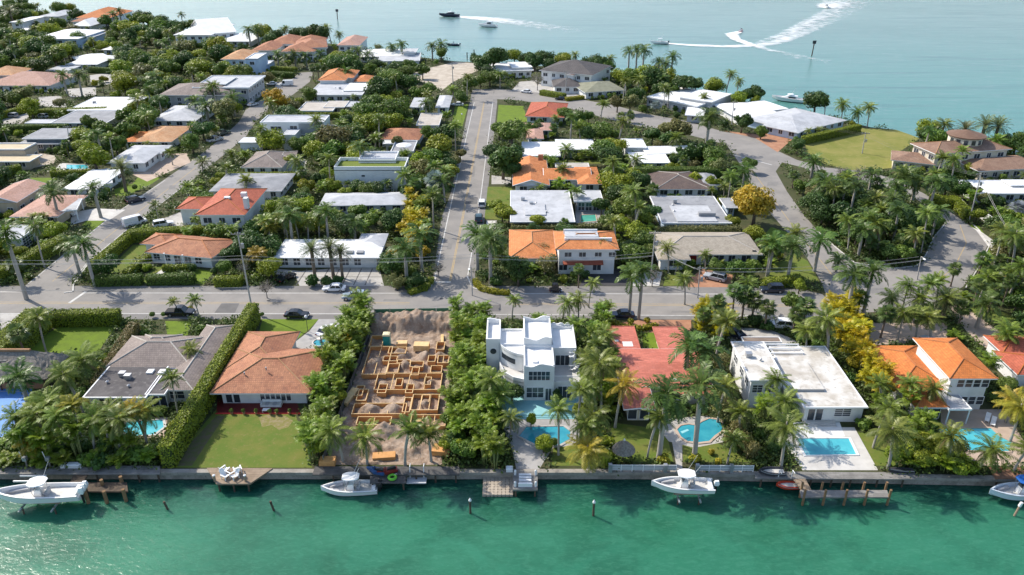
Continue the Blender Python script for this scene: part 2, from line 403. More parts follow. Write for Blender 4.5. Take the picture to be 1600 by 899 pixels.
# roads: shoulders first, carriageway 4 mm above, paint 4 mm above that
sheet('road_shoulder', [(-300,447),(660,447),(676,440),(690,340),(705,300),(734,160),(738,140),(776,140),(777,160),(758,340),(742,430),(748,447),(1100,448),(1250,452),(1285,460),(1295,470),(1290,500),(760,499),(-300,499)], .006, ASPHS)
sheet('road', [(-300,457),(655,457),(671,452),(679,435),(700,340),(741,160),(745,140),(771,140),(770,160),(747,340),(731,435),(739,452),(760,458),(1250,459),(1290,465),(1290,494),(-300,490)], .012, ASPH)
sheet('road', [(40,446),(90,405),(140,364),(180,334),(258,280),(312,243),(352,211),(374,190),(384,172),(405,158),(440,137),(468,114),(490,112),(484,128),(458,148),(420,170),(400,190),(384,214),(350,242),(300,282),(232,332),(196,362),(138,410),(112,442),(112,457),(40,457)], .010, ASPH)
sheet('road', [(775,139),(800,141),(850,146),(905,155),(960,165),(1010,178),(1075,190),(1130,206),(1180,214),(1215,236),(1245,250),(1290,262),(1350,268),(1400,280),(1450,306),(1497,340),(1525,360),(1543,384),(1527,418),(1505,448),(1470,470),(1400,484),(1290,496),(1290,459),(1283,440),(1262,405),(1238,372),(1205,335),(1180,298),(1160,262),(1135,226),(1080,212),(1010,200),(950,186),(900,172),(850,162),(800,156),(768,155)], .010, ASPH)
sheet('green_island', [(1275,358),(1307,388),(1335,411),(1395,420),(1432,416),(1447,398),(1458,372),(1477,350),(1462,332),(1430,310),(1390,293),(1340,283),(1290,279),(1255,262),(1222,254),(1212,268),(1230,300),(1255,335)], .016, EARTH, keepout=False)
KEEP.pop()   # the loop road outline: plants are kept off it by the two bands below
for band in ([(775,139),(850,146),(905,155),(960,165),(1010,178),(1075,190),(1130,206),(1180,214),(1215,236),(1222,256),(1228,296),(1258,340),(1278,362),(1307,388),(1335,411),(1395,420),(1432,416),(1400,484),(1290,496),(1290,459),(1283,440),(1262,405),(1238,372),(1205,335),(1180,298),(1160,262),(1135,226),(1080,212),(1010,200),(950,186),(900,172),(850,162),(800,156),(768,155)],
             [(1215,236),(1290,262),(1350,268),(1400,280),(1450,306),(1497,340),(1525,360),(1543,384),(1527,418),(1507,450),(1470,476),(1400,484),(1432,416),(1447,398),(1458,372),(1477,350),(1462,332),(1430,310),(1390,293),(1340,283),(1290,279),(1222,256)]):
    keep([P(*q) for q in band]); OPEN.append((len(KEEP) - 1, 0))
kerb([(1278,362),(1307,388),(1335,411),(1395,420),(1432,416),(1447,398),(1458,372),(1477,350),(1462,332)])
kerb([(1513,345),(1530,360),(1546,384),(1529,418),(1509,450)])
kerb([(657,456),(672,450),(681,435)], .3); kerb([(730,432),(738,450),(760,457),(792,458)], .3)
kerb([(100,458),(114,456),(115,444),(140,410)], .3)
line('lane_line', [(-300,472),(640,473)], .16, .016, PAINTY); line('lane_line', [(-300,474.5),(640,475.3)], .16, .016, PAINTY)
line('lane_line', [(800,474),(1280,477)], .16, .016, PAINTY); line('lane_line', [(800,476.2),(1280,479.3)], .16, .016, PAINTY)
line('edge_line', [(130,458),(652,458.5)], .2, .016, PAINTW); line('edge_line', [(790,459),(1250,460)], .2, .016, PAINTW)
line('edge_line', [(-300,490),(560,490.5),(1290,494.5)], .2, .017, PAINTW)
line('edge_line', [(679,437),(700,340),(741,160)], .22, .018, PAINTW); line('edge_line', [(731,430),(747,340),(770,160)], .22, .018, PAINTW)
line('lane_line', [(702,440),(722,340),(756,160)], .18, .018, PAINTY); line('lane_line', [(704,440),(724,340),(757.2,160)], .18, .018, PAINTY)
line('stop_line', [(674,441),(704,441)], .6, .022, PAINTW)
line('stop_line', [(108,474),(134,456)], .6, .020, PAINTW)
line('lane_line', [(82,440),(208,338),(306,262)], .18, .015, PAINTY)
line('edge_line', [(114,438),(138,409),(196,361),(300,281)], .18, .015, PAINTW); line('edge_line', [(44,444),(140,366),(174,338),(258,282)], .18, .015, PAINTW)
line('lane_line', [(1152,240),(1185,280),(1235,348),(1270,392),(1300,430)], .18, .015, PAINTY)
line('stop_line', [(1141,241),(1206,258)], .4, .020, PAINTW)
line('lane_line', [(1500,352),(1510,380),(1490,420),(1462,440)], .18, .015, PAINTY)
sheet('asphalt_patch', [(346,474.6),(374,474.6),(367,489),(335,489)], .020, ASPHD); sheet('asphalt_patch', [(762,476.5),(782,476.5),(782,487),(765,487)], .021, ASPHD)
sheet('asphalt_patch', [(729,309),(747,309),(745,319),(727,319)], .022, ASPHD); sheet('asphalt_patch', [(751,311),(758,311),(757,317),(749,317)], .020, ASPHD)
for k_, (x_, y_, w_, h_) in enumerate(((250,466,20,3),(450,481,34,3.5),(600,468,26,3),(905,470,30,4),(1050,486,40,3.5),(1180,468,22,5),(712,400,10,12),(735,260,8,16),(742,215,6,8),(700,380,7,10),(1235,340,12,8),(1500,400,18,10),(1360,450,40,8),(1200,285,16,6),(165,372,14,8),(265,290,10,6))):
    sheet('road_repair_patch', [(x_, y_), (x_ + w_, y_), (x_ + w_ - 2, y_ + h_), (x_ - 2, y_ + h_)], .0135 + .0002 * k_, M('faded_road_patch', (.205,.195,.185), (.235,.222,.208), .7, .92), False)
for k_, (x_, y_) in enumerate(((420,470),(690,467),(730,330),(880,482),(1120,484),(1320,446),(1482,420),(90,452),(240,300))):
    c_ = P(x_, y_); b = MB(); b.lathe([(.38, .017), (.38, .024)], 12, (c_.x, c_.y)); tag(b.build('manhole_cover', DARKM), 'round dark manhole cover set in the street, ' + ('below the leaning utility pole','in the mouth of the avenue','halfway up the avenue','before the wavy parapet house','before the beige shingle house','at the tip of the green island','in the right hand bend','at the left street corner','beside the white house with forecourt')[k_], 'manhole cover', 'manhole covers in the streets')
# lawns
for nm, px, mt in (('lawn', [(338,640),(462,648),(474,690),(488,731),(262,731),(300,685)], GRASS), ('lawn', [(92,511),(181,511),(160,540),(150,556),(30,556),(60,530)], GRASS2),
    ('lawn', [(410,499),(498,499),(482,516),(458,535),(452,546),(398,546)], GRASS2), ('lawn', [(258,502),(300,502),(292,528),(262,528)], GRASS2),
    ('lawn', [(208,383),(236,383),(196,427),(164,427)], GRASS), ('lawn', [(242,416),(285,416),(255,443),(222,443)], GRASS), ('lawn', [(305,420),(335,424),(318,445),(300,442)], GRASS2),
    ('field', [(1258,226),(1300,205),(1345,200),(1400,203),(1437,216),(1405,238),(1400,262),(1340,268),(1292,258),(1262,244)], GRASSY),
    ('lawn', [(712,163),(732,163),(722,200),(704,200)], GRASS2), ('lawn', [(779,164),(818,166),(824,190),(776,195)], GRASS2), ('lawn', [(762,292),(800,292),(798,345),(757,342)], GRASS),
    ('lawn', [(1104,420),(1132,418),(1142,438),(1108,437)], GRASS2), ('lawn', [(1042,428),(1075,428),(1072,446),(1036,447)], GRASS), ('lawn', [(45,278),(92,278),(66,302),(44,302)], GRASS2),
    ('lawn', [(178,296),(226,282),(240,286),(200,306),(180,306)], GRASS2), ('lawn', [(1340,676),(1382,678),(1400,728),(1368,728)], GRASS),
    ('lawn', [(955,660),(1040,672),(1052,722),(955,722)], GRASS), ('lawn', [(1065,690),(1120,692),(1180,722),(1068,722)], GRASS),
    ('lawn', [(865,695),(925,692),(935,728),(862,728)], GRASS), ('lawn', [(1205,355),(1240,366),(1225,380),(1190,372)], GRASS2), ('lawn', [(926,250),(945,250),(938,256),(870,256)], GRASS), ('lawn', [(1205,245),(1214,262),(1222,256)], GRASS),
    ('lawn', [(1240,395),(1262,408),(1280,440),(1190,445),(1200,420)], GRASS), ('lawn', [(150,330),(172,338),(146,360),(128,352)], GRASS2), ('lawn', [(220,272),(252,278),(222,296),(205,290)], GRASS2),
    ('lawn', [(1500,352),(1530,352),(1548,384),(1560,400),(1532,425),(1545,384)], GRASS2), ('lawn', [(1520,470),(1600,500),(1600,520),(1510,485)], GRASS)):
    sheet(nm, px, .004, mt)
sheet('worn_grass', [(404,652),(420,648),(446,650),(458,658),(450,668),(436,672),(424,664),(410,668)], .0095, M('worn_dry_grass', (.20,.185,.055), (.27,.22,.12), 1.6, .95, .5, 9, detail=8, lo=.45, hi=.6), False)
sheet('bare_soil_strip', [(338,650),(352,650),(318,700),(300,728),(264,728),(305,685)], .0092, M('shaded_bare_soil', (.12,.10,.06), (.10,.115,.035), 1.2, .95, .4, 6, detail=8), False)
# paved areas
for nm, px, mt in (('driveway', [(498,499),(545,499),(540,520),(530,546),(455,548),(462,534),(484,517)], PAVERG), ('driveway', [(425,428),(462,432),(468,447),(600,447),(592,417),(540,418),(470,424),(430,420)], CONC),
    ('driveway', [(925,420),(980,420),(990,447),(905,447)], BLACKTOP), ('driveway', [(1075,438),(1098,420),(1145,430),(1142,449),(1075,449)], BRICKP), ('driveway', [(1000,425),(1035,425),(1030,447),(985,447)], CONC2),
    ('driveway', [(150,326),(196,328),(170,345),(135,345),(110,352),(112,332)], CONC2), ('driveway', [(225,240),(292,240),(298,254),(230,284),(205,272)], PAVER), ('driveway', [(255,342),(285,330),(310,345),(308,356),(262,356)], CONC),
    ('driveway', [(1135,528),(1158,512),(1205,516),(1250,535),(1215,548),(1150,545)], CONC), ('driveway', [(1482,478),(1505,478),(1600,545),(1570,560),(1520,532)], PAVER), ('driveway', [(1330,505),(1480,505),(1480,535),(1340,540)], PAVER),
    ('driveway', [(1185,205),(1215,208),(1215,226),(1180,214)], BRICKP), ('driveway', [(1132,205),(1200,212),(1245,212),(1215,238),(1180,216)], BRICKP), ('driveway', [(950,508),(1000,500),(1080,500),(1080,520),(950,520)], BRICKP),
    ('driveway', [(0,178),(45,168),(60,172),(28,196),(0,196)], CONC), ('driveway', [(140,118),(170,114),(192,126),(160,134),(142,130)], CONC), ('driveway', [(100,140),(150,136),(150,150),(110,152)], CONC), ('driveway', [(60,152),(95,150),(105,168),(60,166)], CONC),
    ('driveway', [(0,455),(40,457),(40,499),(0,520)], CONC), ('driveway', [(430,130),(460,125),(450,146),(430,142)], CONC), ('driveway', [(760,345),(776,345),(774,358),(760,358)], CONC2), ('driveway', [(768,274),(800,278),(798,288),(768,288)], CONC),
    ('driveway', [(1505,350),(1530,360),(1555,378),(1550,392),(1543,384)], CONC2), ('path', [(1050,690),(1066,690),(1066,735),(1058,735)], CONC), ('driveway', [(285,400),(300,400),(250,430),(240,430)], CONC2),
    ('patio', [(1218,680),(1236,668),(1335,668),(1372,735),(1254,735)], CONC2), ('patio', [(1240,660),(1312,660),(1320,682),(1236,684)], R_WHITE), ('patio', [(788,640),(905,640),(905,695),(864,700),(838,740),(808,740),(800,700),(786,670)], PAVERG),
    ('patio', [(1470,640),(1570,640),(1600,690),(1600,730),(1470,725)], PAVER), ('patio', [(1020,650),(1055,655),(1075,652),(1105,650),(1130,660),(1135,690),(1085,700),(1045,690),(1025,665)], CONC),
    ('patio', [(340,624),(462,624),(470,645),(338,645)], REDT), ('patio_edge', [(338,645),(470,645),(470,647.5),(336,647.5)], REDE), ('court', [(-60,607),(52,607),(12,688),(-120,688)], BLUEC), ('patio', [(176,652),(262,652),(258,684),(168,684)], PAVER),
    ('patio', [(898,314),(944,314),(948,350),(900,352)], PAVERG), ('patio', [(95,255),(140,258),(138,266),(84,266)], CONC2), ('patio', [(444,240),(480,250),(476,268),(440,268)], CONC2),
    ('sand_lot', [(655,110),(712,97),(755,100),(752,108),(708,128),(690,142),(640,120)], SANDY), ('driveway', [(812,128),(842,125),(905,142),(905,154),(850,146),(800,141)], CONC),
    ('yard', [(0,240),(45,236),(88,244),(84,256),(46,264),(0,264)], SANDY)):
    sheet(nm, px, .008, mt)
for a, b in (((8,640),(46,612)), ((-20,647),(28,647)), ((-80,612),(40,612)), ((12,688),(45,615))):
    line('court_line', [a, b], .1, .012, PAINTW)
for k in range(7):      # joints in the slab driveway
    x = 480 + k * 17; line('slab_joint', [(x, 420), (x - (800-x)*.054, 446)], .25, .012, ASPHD)
line('slab_joint', [(468,433),(598,433)], .25, .012, ASPHD)
# ---------------------------------------------------------------- houses
EPS = [0]; FOUND = []
class House:
    def __init__(s, name, label, short, at, cat='house', wall=WHITE, group=None):
        s.root = thing(name, label, cat, P(*at), group=group); s.wall = wall
        if short: LM.append((short, s.root.location.x, s.root.location.y))
    def wing(s, A, B, C, h, roof='flat', rm=R_WHITE, wall=None, z0=0.0, ov=.8, pitch=.36, par=.0, axis=None, ridge=None, trim=TRIM, name='roof', under=True, cap=None):
        """A, B: front eave corners, C: back left corner (or its row) as surveyed at eave height h."""
        EPS[0] = (EPS[0] + 1) % 9; h = (h * .88 if h < 4 and under and not z0 else h) + EPS[0] * .006
        a, b = P(*A, h), P(*B, h); u = b - a; w = u.length; u.normalize(); v = Vector((-u.y, u.x, 0))
        if not isinstance(C, tuple): C = ((A[0] + B[0]) / 2 + 0, C); d = (P(*C, h) - P(C[0], (A[1] + B[1]) / 2, h)).y
        else: d = (P(*C, h) - a).dot(v)
        fr = (a.x, a.y, 0, u.x, u.y)
        mb = MB(fr); W = dict(fr=fr, w=w, d=d, h=h, ov=ov, z0=z0)
        keep([mb.t(p)[:2] for p in ((-.2,-.2,0),(w+.2,-.2,0),(w+.2,d+.2,0),(-.2,d+.2,0))])
        OPEN.append((len(KEEP) - 1, h)); wm = wall or s.wall
        if under:
            mw = MB(fr); top = h - .03
            mw.prism([(ov, ov), (w-ov, ov), (w-ov, d-ov), (ov, d-ov)], z0 - (.3 if z0 == 0 else 0), top, 0, cap=False)
            if roof == 'gable':
                hw = (w if axis == 'v' else d) / 2; rz = h + pitch * hw - .08
                if axis == 'v':
                    for y in (ov, d - ov): mw.face([(ov, y, top), (w - ov, y, top), (w / 2, y, rz)])
                else:
                    for x in (ov, w - ov): mw.face([(x, ov, top), (x, d - ov, top), (x, d / 2, rz)])
            mw.build('wall', wm, s.root)
        t = .2
        if roof == 'flat':
            if par > 0:
                q = .22
                mb.box(0, 0, h - t, w, d, h, 1, top=0)
                for (x0, y0, x1, y1) in ((0,0,w,q),(0,d-q,w,d),(0,q,q,d-q),(w-q,q,w,d-q)): mb.box(x0, y0, h, x1, y1, h + par, 1)
            else:
                mb.box(0, 0, h - t, w, d, h, 1, top=0)
                e = .12
                for (x0, y0, x1, y1) in ((-.02,-.02,w+.02,e),(-.02,d-e,w+.02,d+.02),(-.02,e,e,d-e),(w-e,e,w+.02,d-e)): mb.box(x0, y0, h - t - .02, x1, y1, h + .07, 1)
            W['roof'] = mb.build(name, [rm, trim], s.root)
        elif roof == 'hip':
            r = min(w, d) / 2; z = h + r * pitch; sl = math.hypot(r, r * pitch)
            if w >= d: p, q = (r, d/2, z), (w - r, d/2, z)
            else: p, q = (w/2, r, z), (w/2, d - r, z)
            c = [(0,0,h),(w,0,h),(w,d,h),(0,d,h)]
            def rf(pts, L, off0, off1):
                if len(pts) == 4: mb.face(pts, 0, [(0,0),(L,0),(L-off1,sl),(off0,sl)])
                else: mb.face(pts, 0, [(0,0),(L,0),(L/2,sl)])
            if w >= d:
                rf([c[0],c[1],q,p], w, r, r); rf([c[2],c[3],p,q], w, r, r); rf([c[1],c[2],q], d, 0, 0); rf([c[3],c[0],p], d, 0, 0)
                caps = [(c[0],p),(c[3],p),(c[1],q),(c[2],q),(p,q)]
            else:
                rf([c[1],c[2],q,p], d, r, r); rf([c[3],c[0],p,q], d, r, r); rf([c[0],c[1],p], w, 0, 0); rf([c[2],c[3],q], w, 0, 0)
                caps = [(c[0],p),(c[1],p),(c[2],q),(c[3],q),(p,q)]
            mb.box(0, 0, h - t, w, d, h - .004, 1, bottom=True)
            W['roof'] = ro = mb.build(name, [rm, trim], s.root)
            if cap:
                cb = MB(fr)
                for i, j in caps:
                    if (Vector(i) - Vector(j)).length > .3: cb.tube([i, j], .13, 5)
                cb.build('ridge_cap', cap, ro)
        elif roof == 'gable':
            if axis == 'v':
                hw = w / 2; z = h + pitch * hw; sl = math.hypot(hw, hw * pitch)
                mb.face([(0,d,h),(0,0,h),(hw,0,z),(hw,d,z)], 0, [(0,0),(d,0),(d,sl),(0,sl)]); mb.face([(w,0,h),(w,d,h),(hw,d,z),(hw,0,z)], 0, [(0,0),(d,0),(d,sl),(0,sl)])
                for y, o in ((0, -.03), (d, .03)):
                    mb.tube([(0,y+o,h-.08),(hw,y+o,z-.08),(w,y+o,h-.08)], .12, 4, 1)
                for x in (0, w): mb.box(x - .05, 0, h - t, x + .05, d, h - .01, 1)
                mb.face([(0,0,h-.15),(w,0,h-.15),(w,d,h-.15),(0,d,h-.15)], 1)
            else:
                hw = d / 2; z = h + pitch * hw; sl = math.hypot(hw, hw * pitch)
                mb.face([(0,0,h),(w,0,h),(w,hw,z),(0,hw,z)], 0, [(0,0),(w,0),(w,sl),(0,sl)]); mb.face([(w,d,h),(0,d,h),(0,hw,z),(w,hw,z)], 0, [(0,0),(w,0),(w,sl),(0,sl)])
                for x, o in ((0, -.03), (w, .03)): mb.tube([(x+o,0,h-.08),(x+o,hw,z-.08),(x+o,d,h-.08)], .12, 4, 1)
                for y in (0, d): mb.box(0, y - .05, h - t, w, y + .05, h - .01, 1)
                mb.face([(0,0,h-.15),(w,0,h-.15),(w,d,h-.15),(0,d,h-.15)], 1)
            W['roof'] = mb.build(name, [rm, trim], s.root)
        return W
    def opening(s, W, side, x0, x1, z0, z1, nx=2, ny=1, name='window', glass=GLASS, frame=TRIM, sub=False):
        """window or door on side f/r/l/b of a wing, measured in metres along that wall from its front/left corner"""
        ov, w, d = W['ov'], W['w'], W['d']
        if W['h'] < 3.6 and z0 < 2: z1 = min(z1, W['h'] - .3)
        g, f = MB(W['fr']), MB(W['fr'])
        def bx(mb, a, b, c, e, t0, t1, mi=0):
            if side == 'f': mb.box(a, ov - t1, c, b, ov - t0, e, mi)
            elif side == 'b': mb.box(a, d - ov + t0, c, b, d - ov + t1, e, mi)
            elif side == 'r': mb.box(w - ov + t0, a, c, w - ov + t1, b, e, mi)
            else: mb.box(ov - t1, a, c, ov - t0, b, e, mi)
        bx(g, x0, x1, z0, z1, -.02, .03)
        q = .075
        for a, b, c, e in ((x0-q, x1+q, z1, z1+q), (x0-q, x1+q, z0-q, z0), (x0-q, x0, z0, z1), (x1, x1+q, z0, z1)): bx(f, a, b, c, e, -.02, .08)
        for k in range(1, nx):
            x = x0 + (x1 - x0) * k / nx; bx(f, x - .035, x + .035, z0, z1, .0, .06)
        for k in range(1, ny):
            z = z0 + (z1 - z0) * k / ny; bx(f, x0, x1, z - .03, z + .03, .0, .055)
        if sub:
            o = g.build(name, glass, s.root); f.build('frame', frame, o)
        else:
            for p_ in f.f: g.f.append(tuple(i + len(g.v) for i in p_)); g.m.append(1); g.uv.append(None)
            g.v += f.v; o = g.build(name, [glass, frame], s.root)
        return o
    def auto(s, W, sides='f', gap=3.2, z=None, sub=False):
        z = z or ((W['z0'] or 0) + .95, (W['z0'] or 0) + 2.2)
        for sd in sides:
            L = (W['w'] if sd in 'fb' else W['d']) - 2 * W['ov']
            n = max(1, min(6, int(L / gap)))
            for k in range(n):
                c = W['ov'] + L * (k + .5) / n; hw = min(.95, L / n * .3) * (.7 if k % 3 == 1 else 1)
                s.opening(W, sd, c - hw, c + hw, z[0], z[1], 2, 1, sub=sub)
    def bit(s, name, mat, W, x0, y0, z0, x1, y1, z1):
        b = MB(W['fr']); b.box(x0, y0, z0, x1, y1, z1); return b.build(name, mat, s.root)
    def vents(s, W, n, slope=.2, seed=1, mat=None):
        """small roof vents and units, standing on the roof"""
        rr = random.Random(seed)
        for k in range(n):
            x = rr.uniform(.2, .8) * W['w']; y = rr.uniform(.25, .75) * W['d']
            z = W['h'] + slope * min(x, y, W['w'] - x, W['d'] - y) - .05
            b = MB(W['fr'])
            if k % 3 == 0:
                b.box(x - .45, y - .4, z, x + .45, y + .4, z + .75); b.box(x - .5, y - .45, z + .75, x + .5, y + .45, z + .82); b.build('air_conditioner', METAL, s.root)
            else:
                b.lathe([(.16, z), (.16, z + .35), (.28, z + .38), (.05, z + .55)], 8, (x, y)); b.build('roof_vent', METAL, s.root)

def simple(name, label, short, at, wings, wall=WHITE, vents=0, **kw):
    """house whose wings all follow one recipe; wings: (A, B, C, h, roof, material, options)"""
    H = House(name, label, short, at, wall=wall, **kw); H.W = []
    for i, wg in enumerate(wings):
        A, B, C, h, roof, rm = wg[:6]; op = dict(wg[6]) if len(wg) > 6 else {}
        win = op.pop('win', 'f'); 
        W = H.wing(A, B, C, h, roof, rm, **op); H.W.append(W); FOUND.append(W)
        if win:
            fl = [(.9, 2.2)] if h < 4.8 else [(.9, 2.2), (h - 2.3, h - 1.0)]
            if W['z0']: fl = [(h - 1.9, h - .7)]
            for z in fl: H.auto(W, win, z=z)
        if vents and i == 0: H.vents(W, vents, op.get('pitch', .36) if roof == 'hip' else 0, seed=len(label))
    return H
hp = 'hip'; fl = 'flat'; gb = 'gable'
lo = dict(pitch=.22)
# --- beyond the street, left of the avenue
H = simple('tiled_house', 'two storey house with red hip roof, two skylights and a chimney', 'red hipped two storey house', (345,345),
    [((304,336),(383,336),(346,295),5.6,hp,T_RED,dict(cap=T_ORANGE,pitch=.34)), ((274,327),(322,327),308,4.6,hp,T_RED,dict(cap=T_ORANGE))], WHITE)
W = H.W[0]
for x, y in ((5.2, 5.6), (8.2, 8.6)): H.bit('skylight', TRIM, W, x, y, W['h'] + 1.2, x + 1.3, y + 1.0, W['h'] + 2.2)
H.bit('chimney', WHITE, W, 10.6, 3.0, W['h'] + .3, 11.6, 4.2, W['h'] + 2.9)
H = simple('tiled_house', 'low white house with weathered orange hip roof behind clipped hedges', 'orange hip house behind hedges', (285,405),
    [((226,394),(331,404),(250,364),3.1,hp,T_TERRA,dict(cap=T_ORANGE2,pitch=.3,win=None)), ((218,381),(262,384),(247,364),3.2,hp,T_TERRA,dict(cap=T_ORANGE2,pitch=.3))])
for k in range(5): H.opening(H.W[0], 'f', 1.4 + k*2.5, 2.9 + k*2.5, .3 if k == 2 else .8, 2.3, 2, 2, name='door' if k == 2 else 'window', sub=True)
for k in (4.6, 9.0):
    b = MB(H.W[0]['fr']); b.lathe([(.16,0),(.13,2.7),(.2,2.85)], 8, (k, .1)); b.build('column', TRIM, H.root)
H = simple('white_roofed_house', 'low house with white tiled hip roof and two roof grilles behind date palms', 'white roofed house behind date palms', (515,410),
    [((426,403),(593,403),374,3.0,hp,R_WHITE,dict(pitch=.2,win=None)), ((556,385),(600,385),365,3.2,hp,R_LGREY,dict(pitch=.25,win=None))])
for k in range(7): H.opening(H.W[0], 'f', 1.5 + k*2.6, 2.9 + k*2.6, .6, 2.2, 2, 2)
for k in (15.4, 17.6): H.bit('roof_grille', R_GREY, H.W[0], k, 1.3, H.W[0]['h'] + .2, k + 1.5, 2.5, H.W[0]['h'] + .62)
simple('white_roofed_house', 'long low house with pale grey roof half hidden by bushes', 'pale roof among bushes', (560,328), [((498,322),(634,320),301,3.0,hp,R_LGREY,dict(pitch=.2,win='fr'))])
H = simple('modern_house', 'white cubic house with strip of green turf on its roof terrace', 'turf terrace cube house', (577,300),
    [((522,266),(633,266),251,6.0,fl,R_GREEN,dict(par=.95,ov=.0,win=None)), ((560,252),(618,252),239,6.6,fl,R_LGREY,dict(par=.5,ov=0,win=None))])
for x, z in ((7.5,.9),(9.5,.9),(11.5,.9),(7.2,4.2),(14,.9),(17,4.2)): H.opening(H.W[0], 'f', x, x+.9, z, z+.5, 1, 1)
H.bit('deck', WOOD, H.W[0], .5, .5, H.W[0]['h'] + .01, 3.2, 2.6, H.W[0]['h'] + .12)
simple('tiled_house', 'low house with faded red roof beside a round white parasol', 'faded red roof by parasol', (625,222), [((592,218),(655,219),201,3.1,hp,T_TERRA,dict(pitch=.3)), ((598,225),(632,225),212,2.8,fl,R_WHITE)])
simple('flat_roofed_house', 'flat grey roof terrace under a round white parasol', 'grey roof terrace', (628,240), [((610,238),(646,238),221,3.0,fl,R_GREY,dict(par=.3,win='fr'))])
H = simple('modern_house', 'white two storey modern villa with glass front and sloping middle roof', 'white glass fronted villa', (460,232),
    [((406,192),(506,192),181,7.2,fl,R_LGREY,dict(par=.25,ov=.05,win=None)), ((405,214),(442,214),206,3.8,fl,R_LGREY,dict(par=.35,ov=.0,win=None)), ((441,211),(461,211),197,5.2,fl,R_LGREY,dict(ov=.0,win=None)), ((372,223),(407,223),215,3.0,fl,R_WHITE,dict(ov=.4,win=None))])
del FOUND[-4:]; W = H.W[0]
for a, b, z0, z1, n in ((3.2,6.6,4.7,6.0,3),(9.4,11.6,5.2,6.2,2),(19.5,24.5,4.6,6.4,3),(12.6,14.4,.5,3.2,2),(15,19,.5,3.3,3),(19.6,24.8,.5,3.3,3)): H.opening(W, 'f', a, b, z0, z1, n, 1, sub=True)
H.opening(H.W[1], 'f', .4, 1.6, .8, 1.8); H.bit('wall_panel', GREYWALL, W, 12.2, -.06, 3.6, 19, .02, 6.9)
H = simple('tiled_house', 'low house with grey brown hip roof and dark patio between green bushes', 'grey brown hip roof house', (410,266), [((376,262),(441,262),238,3.0,hp,T_GREY,dict(cap=R_TAN,win='f')), ((420,254),(461,252),237,3.0,hp,T_GREY,dict(cap=R_TAN,pitch=.25,win='fr'))])
simple('grey_roofed_house', 'low white house with dull grey roof behind the red hipped house', 'dull grey roof house', (385,300), [((326,299),(440,299),271,3.0,hp,R_GREY,dict(pitch=.14,win='fr'))])
H = simple('flat_roofed_house', 'long white house with flat grey roof and row of small windows', 'long flat grey roof house', (523,156), [((480,149),(566,149),131,3.4,fl,R_LGREY,dict(par=.15,win='f')), ((536,142),(570,142),130,3.8,fl,R_WHITE,dict(win='fr'))], vents=3)
simple('flat_roofed_house', 'low buff house with stepped flat roofs behind a hedge', 'buff stepped flat roofs', (510,174), [((464,174),(520,174),160,3.0,fl,R_TAN,dict(par=.2)), ((505,168),(538,168),158,3.3,fl,R_TAN), ((534,167),(565,167),159,3.0,fl,R_LGREY)], TANWALL)
simple('tiled_house', 'white house with bright orange hip roof by a bend in the street', 'orange roof by the bend', (518,130), [((496,126),(540,126),110,4.4,hp,T_ORANGE2,dict(cap=T_TAN)), ((530,122),(552,122),110,4.2,hp,T_ORANGE2), ((552,128),(580,128),119,3.0,hp,T_ORANGE2)])
H = simple('villa', 'pale blue two storey villa with orange roof and square corner tower', 'pale blue villa', (378,110), [((344,93),(384,93),80,6.6,hp,T_TAN,dict(win='f')), ((383,93),(403,93),84,7.6,fl,R_WHITE,dict(par=.4,ov=0,win='f')), ((402,102),(420,102),96,3.4,fl,R_WHITE,dict(par=.5,ov=0))], BLUEWALL)
simple('modern_house', 'grey two storey house with tiled lower roof and flat white upper roofs', 'grey tiled two storey house', (310,166), [((247,149),(362,149),131,5.0,hp,T_GREY,dict(win='f',pitch=.25)), ((300,138),(389,138),119,6.4,fl,R_LGREY,dict(par=.3,win='fr')), ((325,132),(352,132),120,7.0,fl,R_LGREY)], GREYWALL)
simple('white_roofed_house', 'low house with wide flat white roof at the end of a hedge', 'wide flat white roof', (148,174), [((104,173),(192,173),152,3.0,fl,R_WHITE,dict(par=.12))], vents=2)
simple('flat_roofed_house', 'low house with mottled grey roof below a long clipped hedge', 'mottled grey roof', (120,192), [((78,193),(166,193),173,3.0,fl,R_GREY,dict(par=.15)), ((38,193),(78,193),187,2.6,fl,R_LGREY,dict(par=.1))])
simple('white_roofed_house', 'low house with pale grey hip roof among palms near the street bend', 'pale grey hip roof among palms', (270,190), [((234,189),(306,189),165,3.0,hp,R_LGREY,dict(pitch=.24,win='fr'))])
simple('flat_roofed_house', 'dark slate house with tiered flat grey roofs', 'dark slate tiered house', (65,236), [((28,225),(92,225),213,3.0,fl,R_GREY,dict(win='f')), ((34,217),(104,217),201,4.0,fl,R_GREY)], DARKWALL)
simple('tiled_house', 'low house with pale orange roof hidden by trees beside the left street', 'pale orange roof house', (240,222), [((205,222),(268,222),197,3.0,hp,T_TAN,dict(pitch=.26)), ((190,222),(214,222),206,3.0,hp,T_ORANGE,dict(pitch=.3))])
simple('white_roofed_house', 'white house with white grey hip roof and paved forecourt by the left street', 'white house with forecourt', (205,256), [((166,255),(226,255),228,3.2,hp,R_LGREY,dict(pitch=.22,win='fr')), ((190,240),(252,240),227,3.0,hp,R_LGREY,dict(pitch=.2,win='r'))])
simple('white_roofed_house', 'white roofed house with porch facing the left street behind a date palm', 'white house with porch', (128,296), [((96,296),(152,296),265,3.0,hp,R_WHITE,dict(pitch=.16,win='fr')), ((140,291),(176,286),(152,266),2.8,fl,R_LGREY,dict(win='r'))])
H = simple('tiled_house', 'pale house with two faded pink tile roofs and white carport', 'faded pink roof house', (40,330), [((-30,316),(26,316),287,4.0,gb,T_PINK,dict(axis='v',pitch=.3,win='fr')), ((14,339),(90,339),305,3.0,hp,T_PINK,dict(pitch=.2))], TANWALL)
